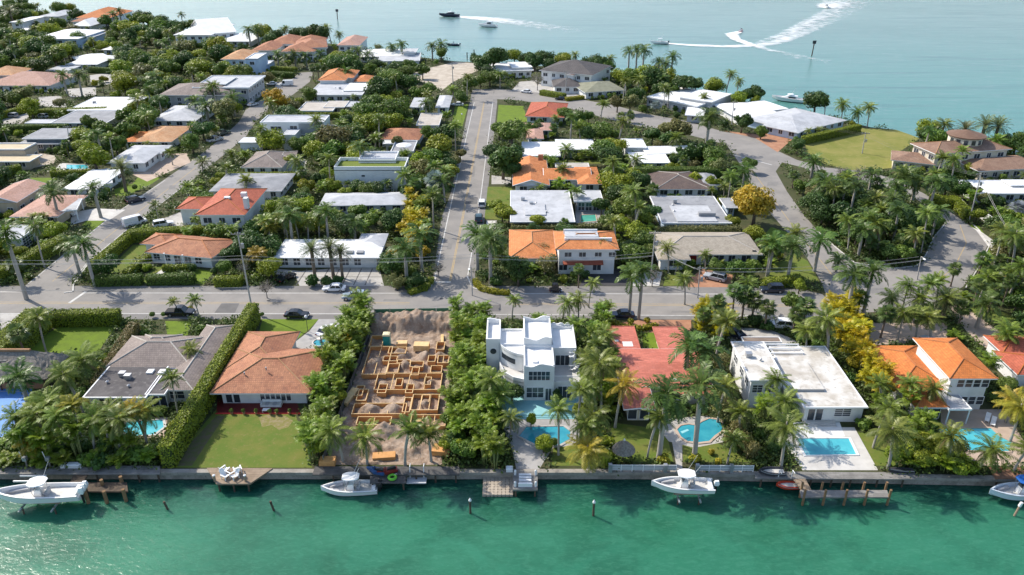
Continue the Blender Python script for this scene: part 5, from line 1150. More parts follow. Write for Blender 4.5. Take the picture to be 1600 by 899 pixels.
def K(key, col, *pts):
    """palms surveyed from the photograph: (crown x, crown y, row of the foot, scale)"""
    for q in pts:
        x, y, by = q[:3]; s = q[3] if len(q) > 3 else 1.0
        s *= (1.25 if y < 300 else 1.05) * {'royal': 1.22, 'date': 1.2}.get(key, 1.0)
        bx = x + (800 - x) * (by - y) / (2850 - y); g = ashore(P(bx, by, 0))
        dep = lambda z: g.y * _cp + (CAMH - z) * _sp
        h = 2.0
        for z in np.arange(1.0, 16, .1):
            if project((g.x, g.y, z))[1] <= y: h = float(z); break
        plant(key, col, g.x, g.y, s, max(h, .8)); USED.append((g.x, g.y, 1.0))
# ---------------------------------------------------------------- clipped hedges, each its own mesh
HEDGE_IN = M('hedge_interior_twigs', (.04,.065,.015), (.05,.06,.02), 3, .95)
def hedge(label, px, w, h, col, leaf=.16, dens=58, z0=0, ragged=.12, curve=False):
    """px: centre line of the hedge top as seen in the photograph"""
    pts = [P(x, y, h) for x, y in px]; V = []; Nn = []; rng = np.random.default_rng(len(label) * 7 + int(pts[0].x * 3) % 97); b = MB()
    for A, B in zip(pts, pts[1:]):
        d = B - A; L = d.length; d.normalize(); n = Vector((-d.y, d.x, 0)); fr = (A.x, A.y, 0, d.x, d.y)
        b.fr = fr; b.box(-.1, -w/2 + .12, z0, L + .1, w/2 - .12, h - .12)
        keep([b.t((-.3, -w/2-.2, 0))[:2], b.t((L+.3, -w/2-.2, 0))[:2], b.t((L+.3, w/2+.2, 0))[:2], b.t((-.3, w/2+.2, 0))[:2]])
        for area_, fn in ((L*w, 't'), (L*h, 'f'), (L*h, 'b'), (w*h, 'l'), (w*h, 'r')):
            k = int(area_ * dens)
            if k == 0: continue
            u = rng.uniform(-.12, L + .12, k); s = rng.uniform(-w/2, w/2, k); z = rng.uniform(0, h, k)
            j = rng.normal(0, ragged, k)
            if fn == 't': q = np.stack([u, s, h + j], 1); nn = (0, 0, 1)
            elif fn == 'f': q = np.stack([u, -w/2 + j, z], 1); nn = (0, -1, .2)
            elif fn == 'b': q = np.stack([u, w/2 + j, z], 1); nn = (0, 1, .2)
            elif fn == 'l': q = np.stack([j - .1, s, z], 1); nn = (-1, 0, .2)
            else: q = np.stack([L + .1 + j, s, z], 1); nn = (1, 0, .2)
            R2 = np.array([[d.x, d.y, 0], [-d.y, d.x, 0], [0, 0, 1]])
            V.append(q @ R2 + np.array([A.x, A.y, 0])); Nn.append(np.tile(np.array(nn, float) @ R2, (k, 1)))
    V = np.concatenate(V); Nn = np.concatenate(Nn); Nn = Nn + rnd_unit(len(Nn), rng) * .7; Nn /= np.linalg.norm(Nn, axis=1)[:, None]
    v, f = quads(V, Nn, leaf * rng.uniform(.6, 1.3, len(V)), rng)
    nb = len(b.v); bf = np.array(b.f); v = np.concatenate([np.array(b.v), v]); f = np.concatenate([bf, f + nb])
    tone = np.concatenate([np.zeros(len(bf)), np.clip(rng.normal(.45, .2, len(V)), 0, 1)]); mi = np.concatenate([np.ones(len(bf)), np.zeros(len(V))])
    c0 = pts[0]; o = link('clipped_hedge', np_mesh('clipped_hedge', v - np.array([c0.x, c0.y, 0]), f, [LEAF, HEDGE_IN], tone, mi), None, (c0.x, c0.y, 0)); o.color = (*COLS[col], 1)
    return tag(o, label, 'hedge')
hedge('tall bright green hedge running from the street to the canal beside the terracotta house', [(395,474),(257,697)], 1.8, 3.7, 'bright')
hedge('brown topped clipped hedge left of the taupe tiled house', [(208,504),(150,598)], 1.7, 2.6, 'rust')
hedge('bright clipped hedge along the street behind the left lawn', [(80,487),(183,486)], 2.0, 2.8, 'bright')
hedge('big flat topped hedge at the left street corner of the lawn', [(-14,546),(55,483)], 3.6, 4.2, 'bright')
hedge('long bright hedge in front of the white garage house', [(-12,424),(100,368)], 2.6, 2.6, 'bright')
hedge('clipped hedge lining the left street beside a lawn', [(142,412),(198,366)], 1.6, 2.3, 'bright')
hedge('dark hedge behind the orange hip house, leading to the left street', [(200,361),(330,353)], 2.0, 2.6, 'bright')
hedge('low square hedge at the corner by two royal palms', [(145,433),(219,431)], 1.7, 1.9, 'mid')
hedge('low square hedge in front of the orange hip house', [(230,431),(302,429)], 1.7, 1.9, 'mid')
hedge('slanting hedge between two lawns at the orange hip house', [(196,424),(231,398)], 1.5, 1.7, 'bright')
hedge('low hedge left of the leaning utility pole', [(336,434),(376,433)], 1.8, 1.9, 'bright')
hedge('long dark hedge across the far left above the dark slate house', [(-20,197),(104,195)], 2.2, 2.8, 'mid')
hedge('long hedge behind the mottled grey roof', [(45,172),(165,168)], 2.2, 2.8, 'bright')
hedge('tall dark hedge in front of the white flats right of the avenue', [(992,262),(1126,263)], 2.8, 3.8, 'mid')
hedge('olive hedge behind the orange house with awning', [(800,353),(962,351)], 2.0, 2.2, 'olive')
hedge('loose hedge behind the beige shingle house', [(1030,357),(1158,356)], 2.4, 2.4, 'olive', ragged=.3)
hedge('bright low hedge at the corner beside the beige shingle house', [(1192,439),(1252,431)], 1.9, 1.6, 'bright')
hedge('slanting hedge between the open green lot and the grey roof', [(1256,214),(1343,195)], 1.8, 2.4, 'bright')
hedge('flat hedge in front of the grey brown hip roof house', [(338,271),(472,270)], 1.5, 2.0, 'bright')
hedge('hedge in front of the buff stepped flat roofs', [(464,176),(556,177)], 1.8, 2.2, 'bright')
hedge('hedge along the curved street beside the villa with turret', [(1455,305),(1500,312)], 2.6, 2.4, 'bright')
hedge('yellow green hedge by the charcoal roofed shore house', [(846,141),(882,147)], 2.4, 1.9, 'bright')
hedge('low yellow hedge in the bend near the olive grey roof', [(884,153),(911,150)], 2.2, 1.2, 'yellow')
hedge('low yellow hedge curving round the corner under two royal palms', [(741,436),(752,448),(772,453),(795,455)], 1.1, .8, 'yellow')
hedge('low yellow hedge round the driveway planter of the salmon roofed house', [(958,500),(970,508),(1000,511),(1026,506)], 1.0, .8, 'yellow')
hedge('low dark hedge round the opposite corner of the avenue', [(674,434),(664,447),(640,454)], 1.2, .9, 'bright')
hedge('hedge beside the pale blue villa driveway', [(424,104),(462,106)], 2.0, 2.4, 'bright')
hedge('square hedge in the shade behind the pale blue villa driveway', [(425,112),(458,114)], 2.0, 2.2, 'mid')
hedge('bright hedge along the garden path at the left edge', [(-20,268),(30,258)], 2.0, 2.6, 'bright')
hedge('low hedge between the pool and lawn behind the white house with porch', [(80,268),(140,266)], 1.6, 1.6, 'bright')
hedge('dark hedge at the foot of the wide flat white roof', [(138,105),(178,107)], 2.0, 2.4, 'mid')
hedge('bushy hedge left of the grey roofed villa street', [(1490,306),(1515,330)], 2.0, 2.2, 'bright')
hedge('hedge along the left edge of the far left driveway', [(-10,178),(38,166)], 2.0, 2.4, 'bright')
hedge('hedge between the avenue and white turf terrace house', [(255,415),(292,415)], 1.2, 1.2, 'bright')
# ---------------------------------------------------------------- palms surveyed one by one
K('royal','royal',(112,382,434),(130,380,448),(8,362,468,1.15),(80,300,346),(146,294,340),(98,118,150),(120,116,152),(388,47,76,1.1),(401,46,72,1.1),(449,90,108),(433,85,105),(460,85,106),(612,73,93),(628,69,96),(675,71,94),(690,70,92),
  (984,80,120),(996,79,123),(1006,78,127),(1028,97,127),(1035,100,126),(1042,88,125),(1108,182,237,1.25),(745,366,424,1.1),(766,374,444,1.15),(632,388,442,1.1),(656,366,425,1.1),(988,430,494,.9),(1004,422,499,.9),(1414,277,325,1.15),(1432,285,320,1.05),(1402,300,330),(1292,286,327,1.05),(1272,252,278),
  (1240,383,437,1.05),(1282,375,424,1.05),(1338,430,502,1.05),(1364,425,500,1.05),(1537,474,512,1.1),(1075,540,604,1.15),(1100,548,610,1.1),(1040,618,718,1.15),(1100,602,718,1.1),(836,90,112),(1208,378,430),(1465,330,372),(1310,405,425,.8))
K('date','date',(487,391,436),(516,388,434),(531,396,435,.9),(188,262,300,1.0),(1475,202,214,1.1),(1495,196,213,1.2),(1512,199,215,1.1),(16,18,45,1.3),(1480,470,500))
K('coco','coco',(525,43,62,1.1),(538,52,64),(1102,152,172,.9),(1040,136,172,.8),(1046,142,172,.8),(419,345,386),(445,340,380),(462,338,376),(495,336,374),(478,345,380),(1048,389,428,.9),(1074,437,476,.9),(938,379,421,.7),(922,440,481,.7),(1205,385,432),(1166,440,482,1.0),(1242,365,420),(1412,492,532,1.15),(1440,492,530),(1462,498,536),
  (126,556,592,1.25),(67,634,690,1.1),(56,656,708,1.15),(96,648,706,1.1),(133,654,708),(156,648,704,1.1),(174,654,712,1.15),(218,650,700),(18,656,706),(265,590,650,.9),(300,548,580,.8),(529,668,722,1.1),(569,680,726,1.1),(629,672,728,1.2),(671,674,722,1.2),(770,590,650,1.05),(773,618,660),(797,650,686,.8),(875,636,711,.95),
  (944,574,650,1.3),(905,610,690),(930,640,705,1.1),(915,660,720,1.1),(1018,650,716,.8),(1142,688,727,.8),(1234,660,732,1.3),(1220,592,640),(1228,636,690,1.15),(1405,668,732,1.3),(1494,682,728,1.1),(1543,695,732,1.1),(1597,700,738,1.0),(1568,520,558),(1590,518,560),(1428,600,640),(1447,602,640),(1380,640,700),(1385,600,640),
  (314,252,270,.9),(291,292,310,.9),(266,238,258,.8),(243,320,342,.7),(55,338,356,.7),(70,338,356,.7),(306,470,495,.8),(275,470,492,.6),(880,470,500,.9),(905,470,502,.9),(1345,174,196,.9),(1356,168,196,1.0),(1272,158,172,.8),(1130,600,660,1.0),(1160,640,690,1.0),(565,468,500,1.1),(800,470,500,.8),(835,498,520,.8))
K('coco','cocoy',(966,602,668,1.15),(922,690,732,1.15),(403,398,428,1.0),(418,355,388),(45,690,716,1.0),(110,630,690,1.1),(215,640,696,.9),(1596,640,690,1.2),(1585,620,660),(990,305,330,.9))
K('fan','fan',(1385,490,528,1.1),(1493,420,448,1.0),(648,286,318,1.0),(1362,378,400),(1384,384,402),(1404,382,404),(1430,366,394),(985,180,192),(970,182,196),(1140,275,290),(1165,460,500,1.2),(1180,470,505,1.2),(1200,480,515,1.2),(1150,455,500,1.1),(1260,478,512,1.1),(1244,490,520),(1505,482,512),(1530,445,480),(1555,452,492),(1578,440,480),(488,106,126),(496,104,124),(505,104,122),(840,196,210),(866,200,214),(1100,490,530),(905,420,450,.8),(1345,465,500))
K('silver','silver',(680,281,312,1.0),(1024,165,178,.9),(1590,325,345,1.0))
K('royal','royal',(328,140,168),(362,152,182),(304,158,186),(322,166,196),(348,168,192),(240,120,145),(225,128,150),(270,78,100),(258,66,88),(175,22,44),(186,18,42),(540,112,132),(560,80,100),(575,84,104),(500,84,104),(478,88,108))
K('coco','coco',(555,200,225,1.1),(530,212,235),(585,215,240),(470,250,275),(350,262,285),(380,285,308),(545,262,285),(905,300,325,1.1),(880,262,285),(908,200,225,1.2),(960,262,290,1.1),(1000,250,275),(1060,215,240,1.1),(940,165,185),(1418,448,496,1.1),(1450,444,492,1.1),(1472,440,486,1.0),(1400,466,505,1.0),(1436,468,505,1.1),(1482,462,500,1.0),(880,235,258))
# ---------------------------------------------------------------- trees and shrubs surveyed one by one
T('tree','dark',(380,377,20),(360,396,17),(398,358,19),(786,246,30),(770,236,18),(800,262,20),(614,342,24),(640,300,16),(965,300,22),(940,320,18),(1000,280,22),(1020,330,16),(500,50,18),(480,52,14),(428,56,14),(770,88,22),(745,92,14),(835,95,16),(860,98,14),(822,92,14),(1070,128,20),(1088,130,14),(1180,145,16),(1165,148,14),(570,165,16),(540,190,18),(590,190,18),(470,310,18),(445,318,16),(500,280,14),(800,610,20),(745,620,24),(730,640,20),(720,665,18),(755,660,18),(1160,190,16),(1090,236,18),(1070,240,16),(1045,215,18),(1020,210,16),(1350,340,24),(1320,335,24),(1380,350,24),(1340,365,20),(1300,330,18),(1410,345,20),(1580,380,24),(1590,360,18),(870,620,10),(1590,470,20),(1600,500,22),(1575,425,16),(1490,210,14),(1240,590,12))
T('tree','mid',(800,205,26),(780,200,16),(830,200,12),(980,322,26),(945,345,14),(990,397,26),(1012,390,16),(560,330,18),(530,340,18),(575,345,18),(700,205,14),(720,150,14),(735,130,12),(670,140,14),(650,145,12),(250,38,14),(300,38,12),(338,46,12),(345,108,18),(320,95,14),(250,110,18),(225,125,16),(240,135,14),(265,105,16),(300,105,16),(85,88,18),(110,80,14),(60,96,14),(230,30,14),(165,32,12),(185,40,14),(210,30,12),(120,58,14),(90,36,14),(1190,205,12),(1170,255,14),(1440,340,18),(1465,345,14),(940,200,14),(960,210,12),(500,190,16),(470,180,14),(880,175,14),(900,185,14),(920,180,12),(1050,140,12),(180,225,18),(200,205,18),(165,200,18),(140,190,14),(195,180,16),(640,100,12),(660,110,12),(1240,470,18),(1575,600,18),(1560,620,14),(1120,415,18),(1150,420,18),(1175,420,18))
T('tree','bright',(145,240,28),(686,226,24),(660,252,20),(705,270,16),(640,262,14),(600,270,16),(520,290,16),(540,300,14),(480,290,16),(510,270,14),(430,255,12),(425,255,10),(994,362,24),(1010,340,14),(975,345,16),(1145,345,16),(1115,285,14),(1085,280,14),(1490,250,14),(1510,250,14),(1515,262,12),(290,90,14),(310,85,14),(60,97,14),(44,95,12),(182,72,12),(620,150,12),(630,125,10),(840,345,16),(785,330,18),(775,320,14),(795,335,14),(905,640,14),(1250,445,14),(850,690,18),(830,655,10),(700,690,16),(720,700,14),(1420,700,24),(1450,690,22),(1440,715,20),(1470,705,18),(1395,710,16),(450,250,12),(1350,500,12))
T('dome','gold',(1182,314,34),(432,154,20))
keep([P(1140,335), P(1225,335), P(1240,378), P(1130,374)])
T('tree','gold',(1115,240,16),(640,385,18),(612,400,16),(660,395,14))
T('tree','olive',(38,146,17),(92,160,12),(460,165,12),(545,310,12),(1065,200,22),(1040,200,14),(710,252,14),(720,240,10),(620,220,12),(1520,300,14),(1540,310,14),(1270,300,14),(840,118,10),(985,160,16),(965,160,14),(1320,280,14))
T('wispy','olive',(852,412,20),(848,392,16),(1128,600,22),(1135,640,24),(1150,680,22),(1122,565,18),(1170,700,18),(1160,660,18),(620,440,14))
T('wispy','bamboo',(1118,590,16),(1140,620,18),(1165,690,16),(1500,700,16))
T('bare','grey',(1345,275,20),(1318,272,16),(1020,432,16),(380,420,12),(415,450,16),(685,420,14),(840,125,14))
T('tall','dark',(810,425,22),(795,415,14),(652,440,12),(1500,300,16),(590,300,14))
T('ball','mid',(806,432,18),(210,292,9),(385,492,8),(409,491,7),(1433,275,9),(855,700,16),(842,692,14),(866,690,14),(442,118,7),(1190,210,11),(238,491,9),(255,491,8))
T('shrub','yellow',(1036,718,13),(1086,716,13),(1124,722,10),(1110,706,8),(150,130,9),(162,124,9),(298,482,8),(1012,500,8),(985,503,8))
T('shrub','bright',(35,700,14),(8,710,14),(960,640,14),(950,690,14),(300,346,10),(316,348,8),(232,155,12),(246,162,10))
T('shrub','dark',(5,690,14),(640,440,14),(660,440,12),(620,444,12),(640,450,10),(775,440,14),(760,430,10),(490,438,16),(512,440,14),(530,438,12),(1180,500,16),(1200,510,14),(1160,505,12))
# ---------------------------------------------------------------- rows of clumping palms between the lots
def band(key, col, px, step, s=(.8, 1.1), jit=.35, alt=None, p_alt=.25):
    poly = [P(x, y) for x, y in px]; q = [(p.x, p.y) for p in poly]; xs = [p[0] for p in q]; ys = [p[1] for p in q]; n = 0
    y = min(ys)
    while y < max(ys):
        x = min(xs) + (step / 2 if n % 2 else 0)
        while x < max(xs):
            a, b = x + RNG.uniform(-jit, jit) * step, y + RNG.uniform(-jit, jit) * step
            if inside(q, a, b) and not blocked(a, b, .2):
                k, c = (alt[RNG.integers(len(alt))] if alt and RNG.random() < p_alt else (key, col)); sc = float(RNG.uniform(*s))
                if k in ('tree', 'shrub', 'tall', 'wispy'): sc *= 1.7
                if k == 'coco': plant(k, c, a, b, .9, float(RNG.uniform(4.5, 7)))
                else: plant(k, c, a, b, sc, sc * float(RNG.uniform(1.0, 1.5)) if k == 'areca' else None)
                USED.append((a, b, 1.2))
            x += step
        y += step * .87; n += 1
band('areca','areca',[(548,500),(582,500),(566,560),(545,640),(515,735),(478,735),(490,680),(500,600),(522,540)], 2.0, alt=[('tree','bright'),('areca','arecay')], p_alt=.12)
band('areca','areca',[(718,490),(760,490),(760,560),(770,620),(786,640),(786,735),(728,735),(694,700),(694,620),(704,560)], 2.1, alt=[('tree','mid'),('tree','dark')], p_alt=.3)
band('areca','areca',[(916,497),(948,497),(956,560),(962,640),(950,660),(912,660),(918,560)], 2.2, alt=[('coco','coco'),('tree','mid')], p_alt=.25)
band('areca','arecay',[(1062,490),(1130,490),(1140,525),(1120,560),(1100,545),(1088,520)], 2.3, alt=[('tree','gold'),('areca','areca'),('fan','fan')], p_alt=.35)
band('areca','arecay',[(1268,478),(1330,480),(1350,540),(1378,600),(1392,640),(1362,640),(1340,600),(1300,540)], 1.8, alt=[('areca','areca'),('tree','yellow')], p_alt=.08)
band('areca','areca',[(1362,645),(1430,650),(1440,690),(1400,734),(1372,690)], 2.4, alt=[('tree','bright'),('lowpalm','areca')], p_alt=.4)
band('lowpalm','areca',[(-10,700),(262,700),(268,732),(-10,732)], 1.8, s=(.9,1.3), alt=[('areca','areca'),('shrub','dark'),('shrub','mid')], p_alt=.35)
band('lowpalm','areca',[(1430,690),(1535,700),(1530,742),(1410,738)], 2.2, s=(1,1.4), alt=[('shrub','bright'),('shrub','dark')], p_alt=.5)
band('areca','arecay',[(640,320),(672,330),(664,400),(630,400)], 2.6, alt=[('areca','areca')], p_alt=.3)
# ---------------------------------------------------------------- the rest of the gardens: planted wherever nothing stands
ZONES = [([(1222,262),(1400,290),(1470,345),(1440,410),(1340,405),(1280,360)], ['dome:dark']*4 + ['tree:mid']*2 + ['fan:fan']*2 + ['royal:royal','coco:coco','shrub:mid','shrub:dark'], 3.2),
         ([(1440,440),(1700,400),(1700,600),(1560,560),(1510,500),(1430,520)], ['coco:coco']*3 + ['fan:fan']*2 + ['tree:mid','tree:dark','areca:areca','shrub:bright','shrub:mid','lowpalm:areca'], 3.2),
         ([(1330,490),(1500,495),(1500,545),(1350,545)], ['coco:coco','fan:fan','areca:areca','shrub:mid','lowpalm:areca'], 3.6)]
ZP = [([(P(x, y).x, P(x, y).y) for x, y in px], kinds, sp) for px, kinds, sp in ZONES]
DEF = ['dome:dark']*5 + ['dome:mid']*6 + ['dome:bright']*4 + ['tree:mid','tree:bright','dome:olive','tall:dark','tall:mid','wispy:olive'] + ['shrub:mid'] + ['bush:dark','bush:mid','bush:bright'] + ['shrub:bright'] + ['coco:coco']*3 + ['fan:fan','areca:areca','areca:areca','royal:royal','lowpalm:areca']
CAP = {'tree': 298, 'dome': 298, 'shrub': 290, 'bush': 296, 'coco': 295, 'fan': 250, 'royal': 250, 'areca': 298}
NUM = {}
for q in PLANTS: NUM[q[1]] = NUM.get(q[1], 0) + 1
LANDP = [(p.x, p.y) for p in land]
def fill(tries, seed):
    rng = np.random.default_rng(seed); n = 0
    for _ in range(tries):
        py = float(rng.uniform(12, 735)); px = float(rng.uniform(-30, 1630)); w = P(px, py)
        if rng.random() > (mpp(px, py) / .55) ** .0: continue
        x, y = w.x, w.y
        if not inside(LANDP, x, y): continue
        kinds, sp = DEF, 3.1 + y / 110
        for zp, kk, s_ in ZP:
            if inside(zp, x, y): kinds, sp = kk, s_; break
        k, c = kinds[rng.integers(len(kinds))].split(':')
        front = y < 128
        if front and k in ('tree', 'dome'): k = 'shrub'
        if NUM.get(k, 0) >= CAP.get(k, 999): continue
        r = {'tree': rng.uniform(1.9, 3.3), 'dome': rng.uniform(2.4, 4.4), 'tall': rng.uniform(1.6, 2.4), 'wispy': rng.uniform(1.5, 2.4), 'shrub': rng.uniform(.8, 1.7), 'bush': rng.uniform(1.2, 2.2), 'coco': .6, 'royal': .7, 'fan': .8, 'areca': 1.2, 'lowpalm': 1.2}[k] * (1.0 if y < 220 else 1.35)
        m = r * (.55 if k in ('tree', 'dome', 'tall', 'wispy', 'shrub', 'bush', 'areca', 'lowpalm') else .5)
        if near(x, y, m * .75) or any((x - a) ** 2 + (y - b) ** 2 < (sp * .62) ** 2 for a, b, _c in USED[-0:] if abs(y - b) < sp and abs(x - a) < sp): continue
        if blocked(x, y, m): continue
        ht = {'coco': 7.5, 'royal': 8, 'fan': 4.5, 'areca': 4.2, 'lowpalm': 2.2}.get(k, r * 2)
        if any(hides(x + q * m * .7, y, ht * f) for q in (-1, 0, 1) for f in (.55, .95)): continue
        if not inside(LANDP, x, y - 1.2): continue
        if k in ('coco', 'royal', 'fan'): plant(k, c, x, y, float(rng.uniform(.95, 1.3)), float(rng.uniform(5, 10) if k != 'fan' else rng.uniform(3, 6)))
        elif k in ('areca', 'lowpalm'): s = float(rng.uniform(.8, 1.15)); plant(k, c, x, y, s, s * 1.1)
        else: plant(k, c, x, y, r, max(r * .9, 1.5) if k not in ('shrub', 'bush') else r)
        USED.append((x, y, m)); n += 1; NUM[k] = NUM.get(k, 0) + 1
    return n
# planting along the house fronts
for W in FOUND:
    ox, oy, _, c, k_ = W['fr']; x = .8
    while x < W['w'] - .5:
        x += float(RNG.uniform(1.5, 3.4))
        a, b_ = x, -float(RNG.uniform(.6, 1.6)); wx, wy = ox + a * c - b_ * k_, oy + a * k_ + b_ * c
        if blocked(wx, wy) or RNG.random() < .2 or hides(wx, wy, 2.2): continue
        r = float(RNG.uniform(.9, 1.7)); q = RNG.random()
        if q < .72: plant('bush', ('dark','mid','mid','bright')[RNG.integers(4)], wx, wy, r, r * 1.15)
        elif q < .88: plant('lowpalm', 'areca', wx, wy, r * .8, r * .8)
        else: plant('coco', 'coco', wx, wy - 1, .7, float(RNG.uniform(2, 3.5)))
        USED.append((wx, wy, r * .5))
NF = fill(20000, 5)
# ---------------------------------------------------------------- undergrowth carpet between them
def undergrowth(n, seed):
    rng = np.random.default_rng(seed); C = []; S = []
    for _ in range(n * 4):
        py = float(rng.uniform(10, 738)); px = float(rng.uniform(-40, 1640)); w = P(px, py)
        if not inside(LANDP, w.x, w.y - 1) or blocked(w.x, w.y, .35): continue
        C.append((w.x, w.y)); S.append(.72 + w.y / 330)
        if len(C) >= n: break
    C = np.array(C); S = np.array(S); m = 26; k = len(C) * m
    off = rng.normal(size=(k, 3)) * (.6, .6, .42); off[:, 2] = np.abs(off[:, 2]) + .1; s = np.repeat(S, m)
    cen = np.repeat(np.c_[C, np.zeros(len(C))], m, 0) + off * s[:, None]; nor = rnd_unit(k, rng); nor[:, 2] = np.abs(nor[:, 2]) + .4; nor /= np.linalg.norm(nor, axis=1)[:, None]
    v, f = quads(cen, nor, .24 * s * rng.uniform(.6, 1.3, k), rng)
    tone = np.clip(np.repeat(rng.uniform(.1, .7, len(C)), m) + rng.uniform(-.15, .3, k), 0, 1)
    o = link('undergrowth', np_mesh('undergrowth', v, f, LEAF, tone)); o.color = (.085, .13, .026, 1)
    tag(o, 'low mixed green undergrowth covering the ground between the gardens', 'undergrowth', kind='stuff')
undergrowth(8500, 8)
# ---------------------------------------------------------------- docks
def plank_dock(name, label, px, z, mat, th=.16, piles=(), pile_r=.13, cat='dock', boards=None):
    pts = [P(x, y, z) for x, y in px]; pts = pts if area(pts) > 0 else pts[::-1]; c = sum(pts, Vector()) / len(pts)
    o = thing(name, label, cat, (c.x, c.y, 0)); b = MB(); b.prism([(p.x, p.y) for p in pts], z - th, z); b.build('deck', mat, o)
    for x, y in piles:
        g = P(x, y, z); b = MB(); b.tube([(g.x, g.y, WZ - 1.5), (g.x, g.y, z - th - .01)], pile_r, 8); b.build('pile', WOODD, o)
    return o
DOCKG = M('grey_dock_boards', (.30,.285,.265), (.22,.21,.195), .7, .9, .2, 5, uv=('brick', 3.0, .16, .45)); DOCKW = M('warm_dock_boards', (.37,.28,.20), (.29,.215,.15), .7, .9, .2, 5, uv=('brick', 2.4, .15, .45)); DOCKD = M('dark_dock_boards', (.13,.125,.12), (.095,.09,.09), .7, .85, .2, 5, uv=('brick', 2.4, .15, .35))
plank_dock('canal_dock', 'long grey dock along the seawall before the left palms', [(-80,728),(250,728),(250,741),(-80,741)], .22, DOCKG, piles=[(x, 740) for x in (150, 185, 215, 246)])
plank_dock('corner_deck', 'tan trapezoid deck with four white chairs below the lawn', [(323,731),(338,756),(390,756),(426,732)], .25, DOCKW, .25, piles=[(341,754),(387,754),(364,755)])
for i, x in enumerate((336, 384)):
    g = P(x, 752, .25); o = thing('deck_bollard', ('left', 'right')[i] + ' stubby post on the front edge of the trapezoid deck', 'post', (g.x, g.y, .25)); b = MB(); b.lathe([(.17,0),(.17,.95)], 8); b.build('post', WOOD, o); b = MB(); b.lathe([(.2,.95),(.2,1.05),(.02,1.15)], 8); b.build('cap', STEELW, o)
plank_dock('canal_dock', 'dark dock along the seawall before the building plot', [(492,729),(718,729),(718,742),(488,742)], .2, DOCKD, piles=[(x, 741) for x in (520, 560, 650, 680, 712)])
plank_dock('boat_platform', 'dark lower platform holding the green ring float', [(578,742),(634,742),(634,755),(578,755)], .0, DOCKD, piles=[(582,754),(630,754)])
plank_dock('canal_dock', 'long pale dock before the white patio pool', [(1180,737),(1430,738),(1430,749),(1180,748)], .22, DOCKG, piles=[(x, 748) for x in (1190, 1268, 1300, 1330, 1372, 1412)])
plank_dock('gangway', 'short plank gangway from the pale dock to the wooden pier', [(1238,747),(1258,747),(1268,766),(1252,766)], .2, DOCKW)
o = plank_dock('wooden_pier', 'narrow wooden pier on ten brown pilings at the right', [(1250,766),(1386,766),(1390,777),(1252,777)], .2, DOCKG, .2)
for row, ys, ye in (((1252,1283,1315,1348,1383), 766, 0), ((1256,1288,1321,1353,1389), 778, 1)):
    for x in row:
        g = P(x, ys, .0); b = MB(); b.tube([(g.x, g.y, WZ - 1.5), (g.x, g.y, 1.35)], [.17, .16], 9); pl = b.build('piling', M('brown_piling', (.27,.165,.085), (.19,.115,.06), 2, .9, .2), o)
plank_dock('boat_dock', 'brown dock at the right edge behind the boat with blue canopy', [(1545,730),(1660,732),(1660,748),(1556,748)], .25, M('red_brown_boards', (.30,.16,.10), (.23,.12,.075), .7, .9), piles=[(1560,747),(1595,748)])
o = plank_dock('wooden_jetty', 'dark weathered jetty with thick pilings beside the left boat lift', [(128,754),(198,754),(200,768),(128,768)], -.1, WOODD, .25)
for x, y in ((160,757),(190,752),(164,775),(194,772),(135,775)):
    g = P(x, y, 0); b = MB(); b.tube([(g.x, g.y, WZ - 1.5), (g.x, g.y, .8)], .24, 9); b.build('piling', M('brown_piling', (0,0,0)), o)
plank_dock('gangway', 'brown ramp between the left dock and jetty', [(116,738),(140,738),(128,757),(108,757)], .05, WOODD)
# plastic floating dock made of cubes
g = P(778, 759, -.9); o = thing('floating_dock', 'beige floating dock of plastic cubes beside the cradle dock', 'dock', (g.x, g.y, WZ)); s_ = .52; rr = random.Random(2)
for i in range(8):
    for j in range(7):
        b = MB(); x, y = (i - 3.5) * s_, (j - 3) * s_; q = s_ * .48; c = .09
        b.prism([(x-q+c,y-q),(x+q-c,y-q),(x+q,y-q+c),(x+q,y+q-c),(x+q-c,y+q),(x-q+c,y+q),(x-q,y+q-c),(x-q,y-q+c)], -.1, .36 + rr.uniform(-.01,.01)); b.build('float_block', M('beige_plastic', (.46,.39,.31), (.38,.32,.255), 1.3, .7) if (i*7+j) % 3 else M('tan_plastic', (.40,.34,.27), rough=.7), o)
# dock with boat cradle
o = plank_dock('cradle_dock', 'grey dock with white boat cradle at the end of the pool walk', [(802,737),(840,737),(840,765),(801,765)], .15, DOCKG, .3, piles=[(806,763),(836,763)])
for x in (805, 837):
    for y in (742, 760):
        g = P(x, y, .15); b = MB(); b.lathe([(.16,.16),(.16,.9),(.05,1.0)], 8, (g.x, g.y)); b.build('white_post', STEELW, o)
a, c = P(811, 758, .2), P(830, 744, .2)
for k in range(4):
    y = a.y + (c.y - a.y) * k / 3; b = MB(); b.box(a.x, y - .12, .17, c.x, y + .12, .55); b.build('cradle_bunk', TRIM, o)
b = MB(); b.box(a.x - .1, a.y - .4, .17, c.x + .1, a.y - .2, .75); b.build('cradle_step', TRIM, o)
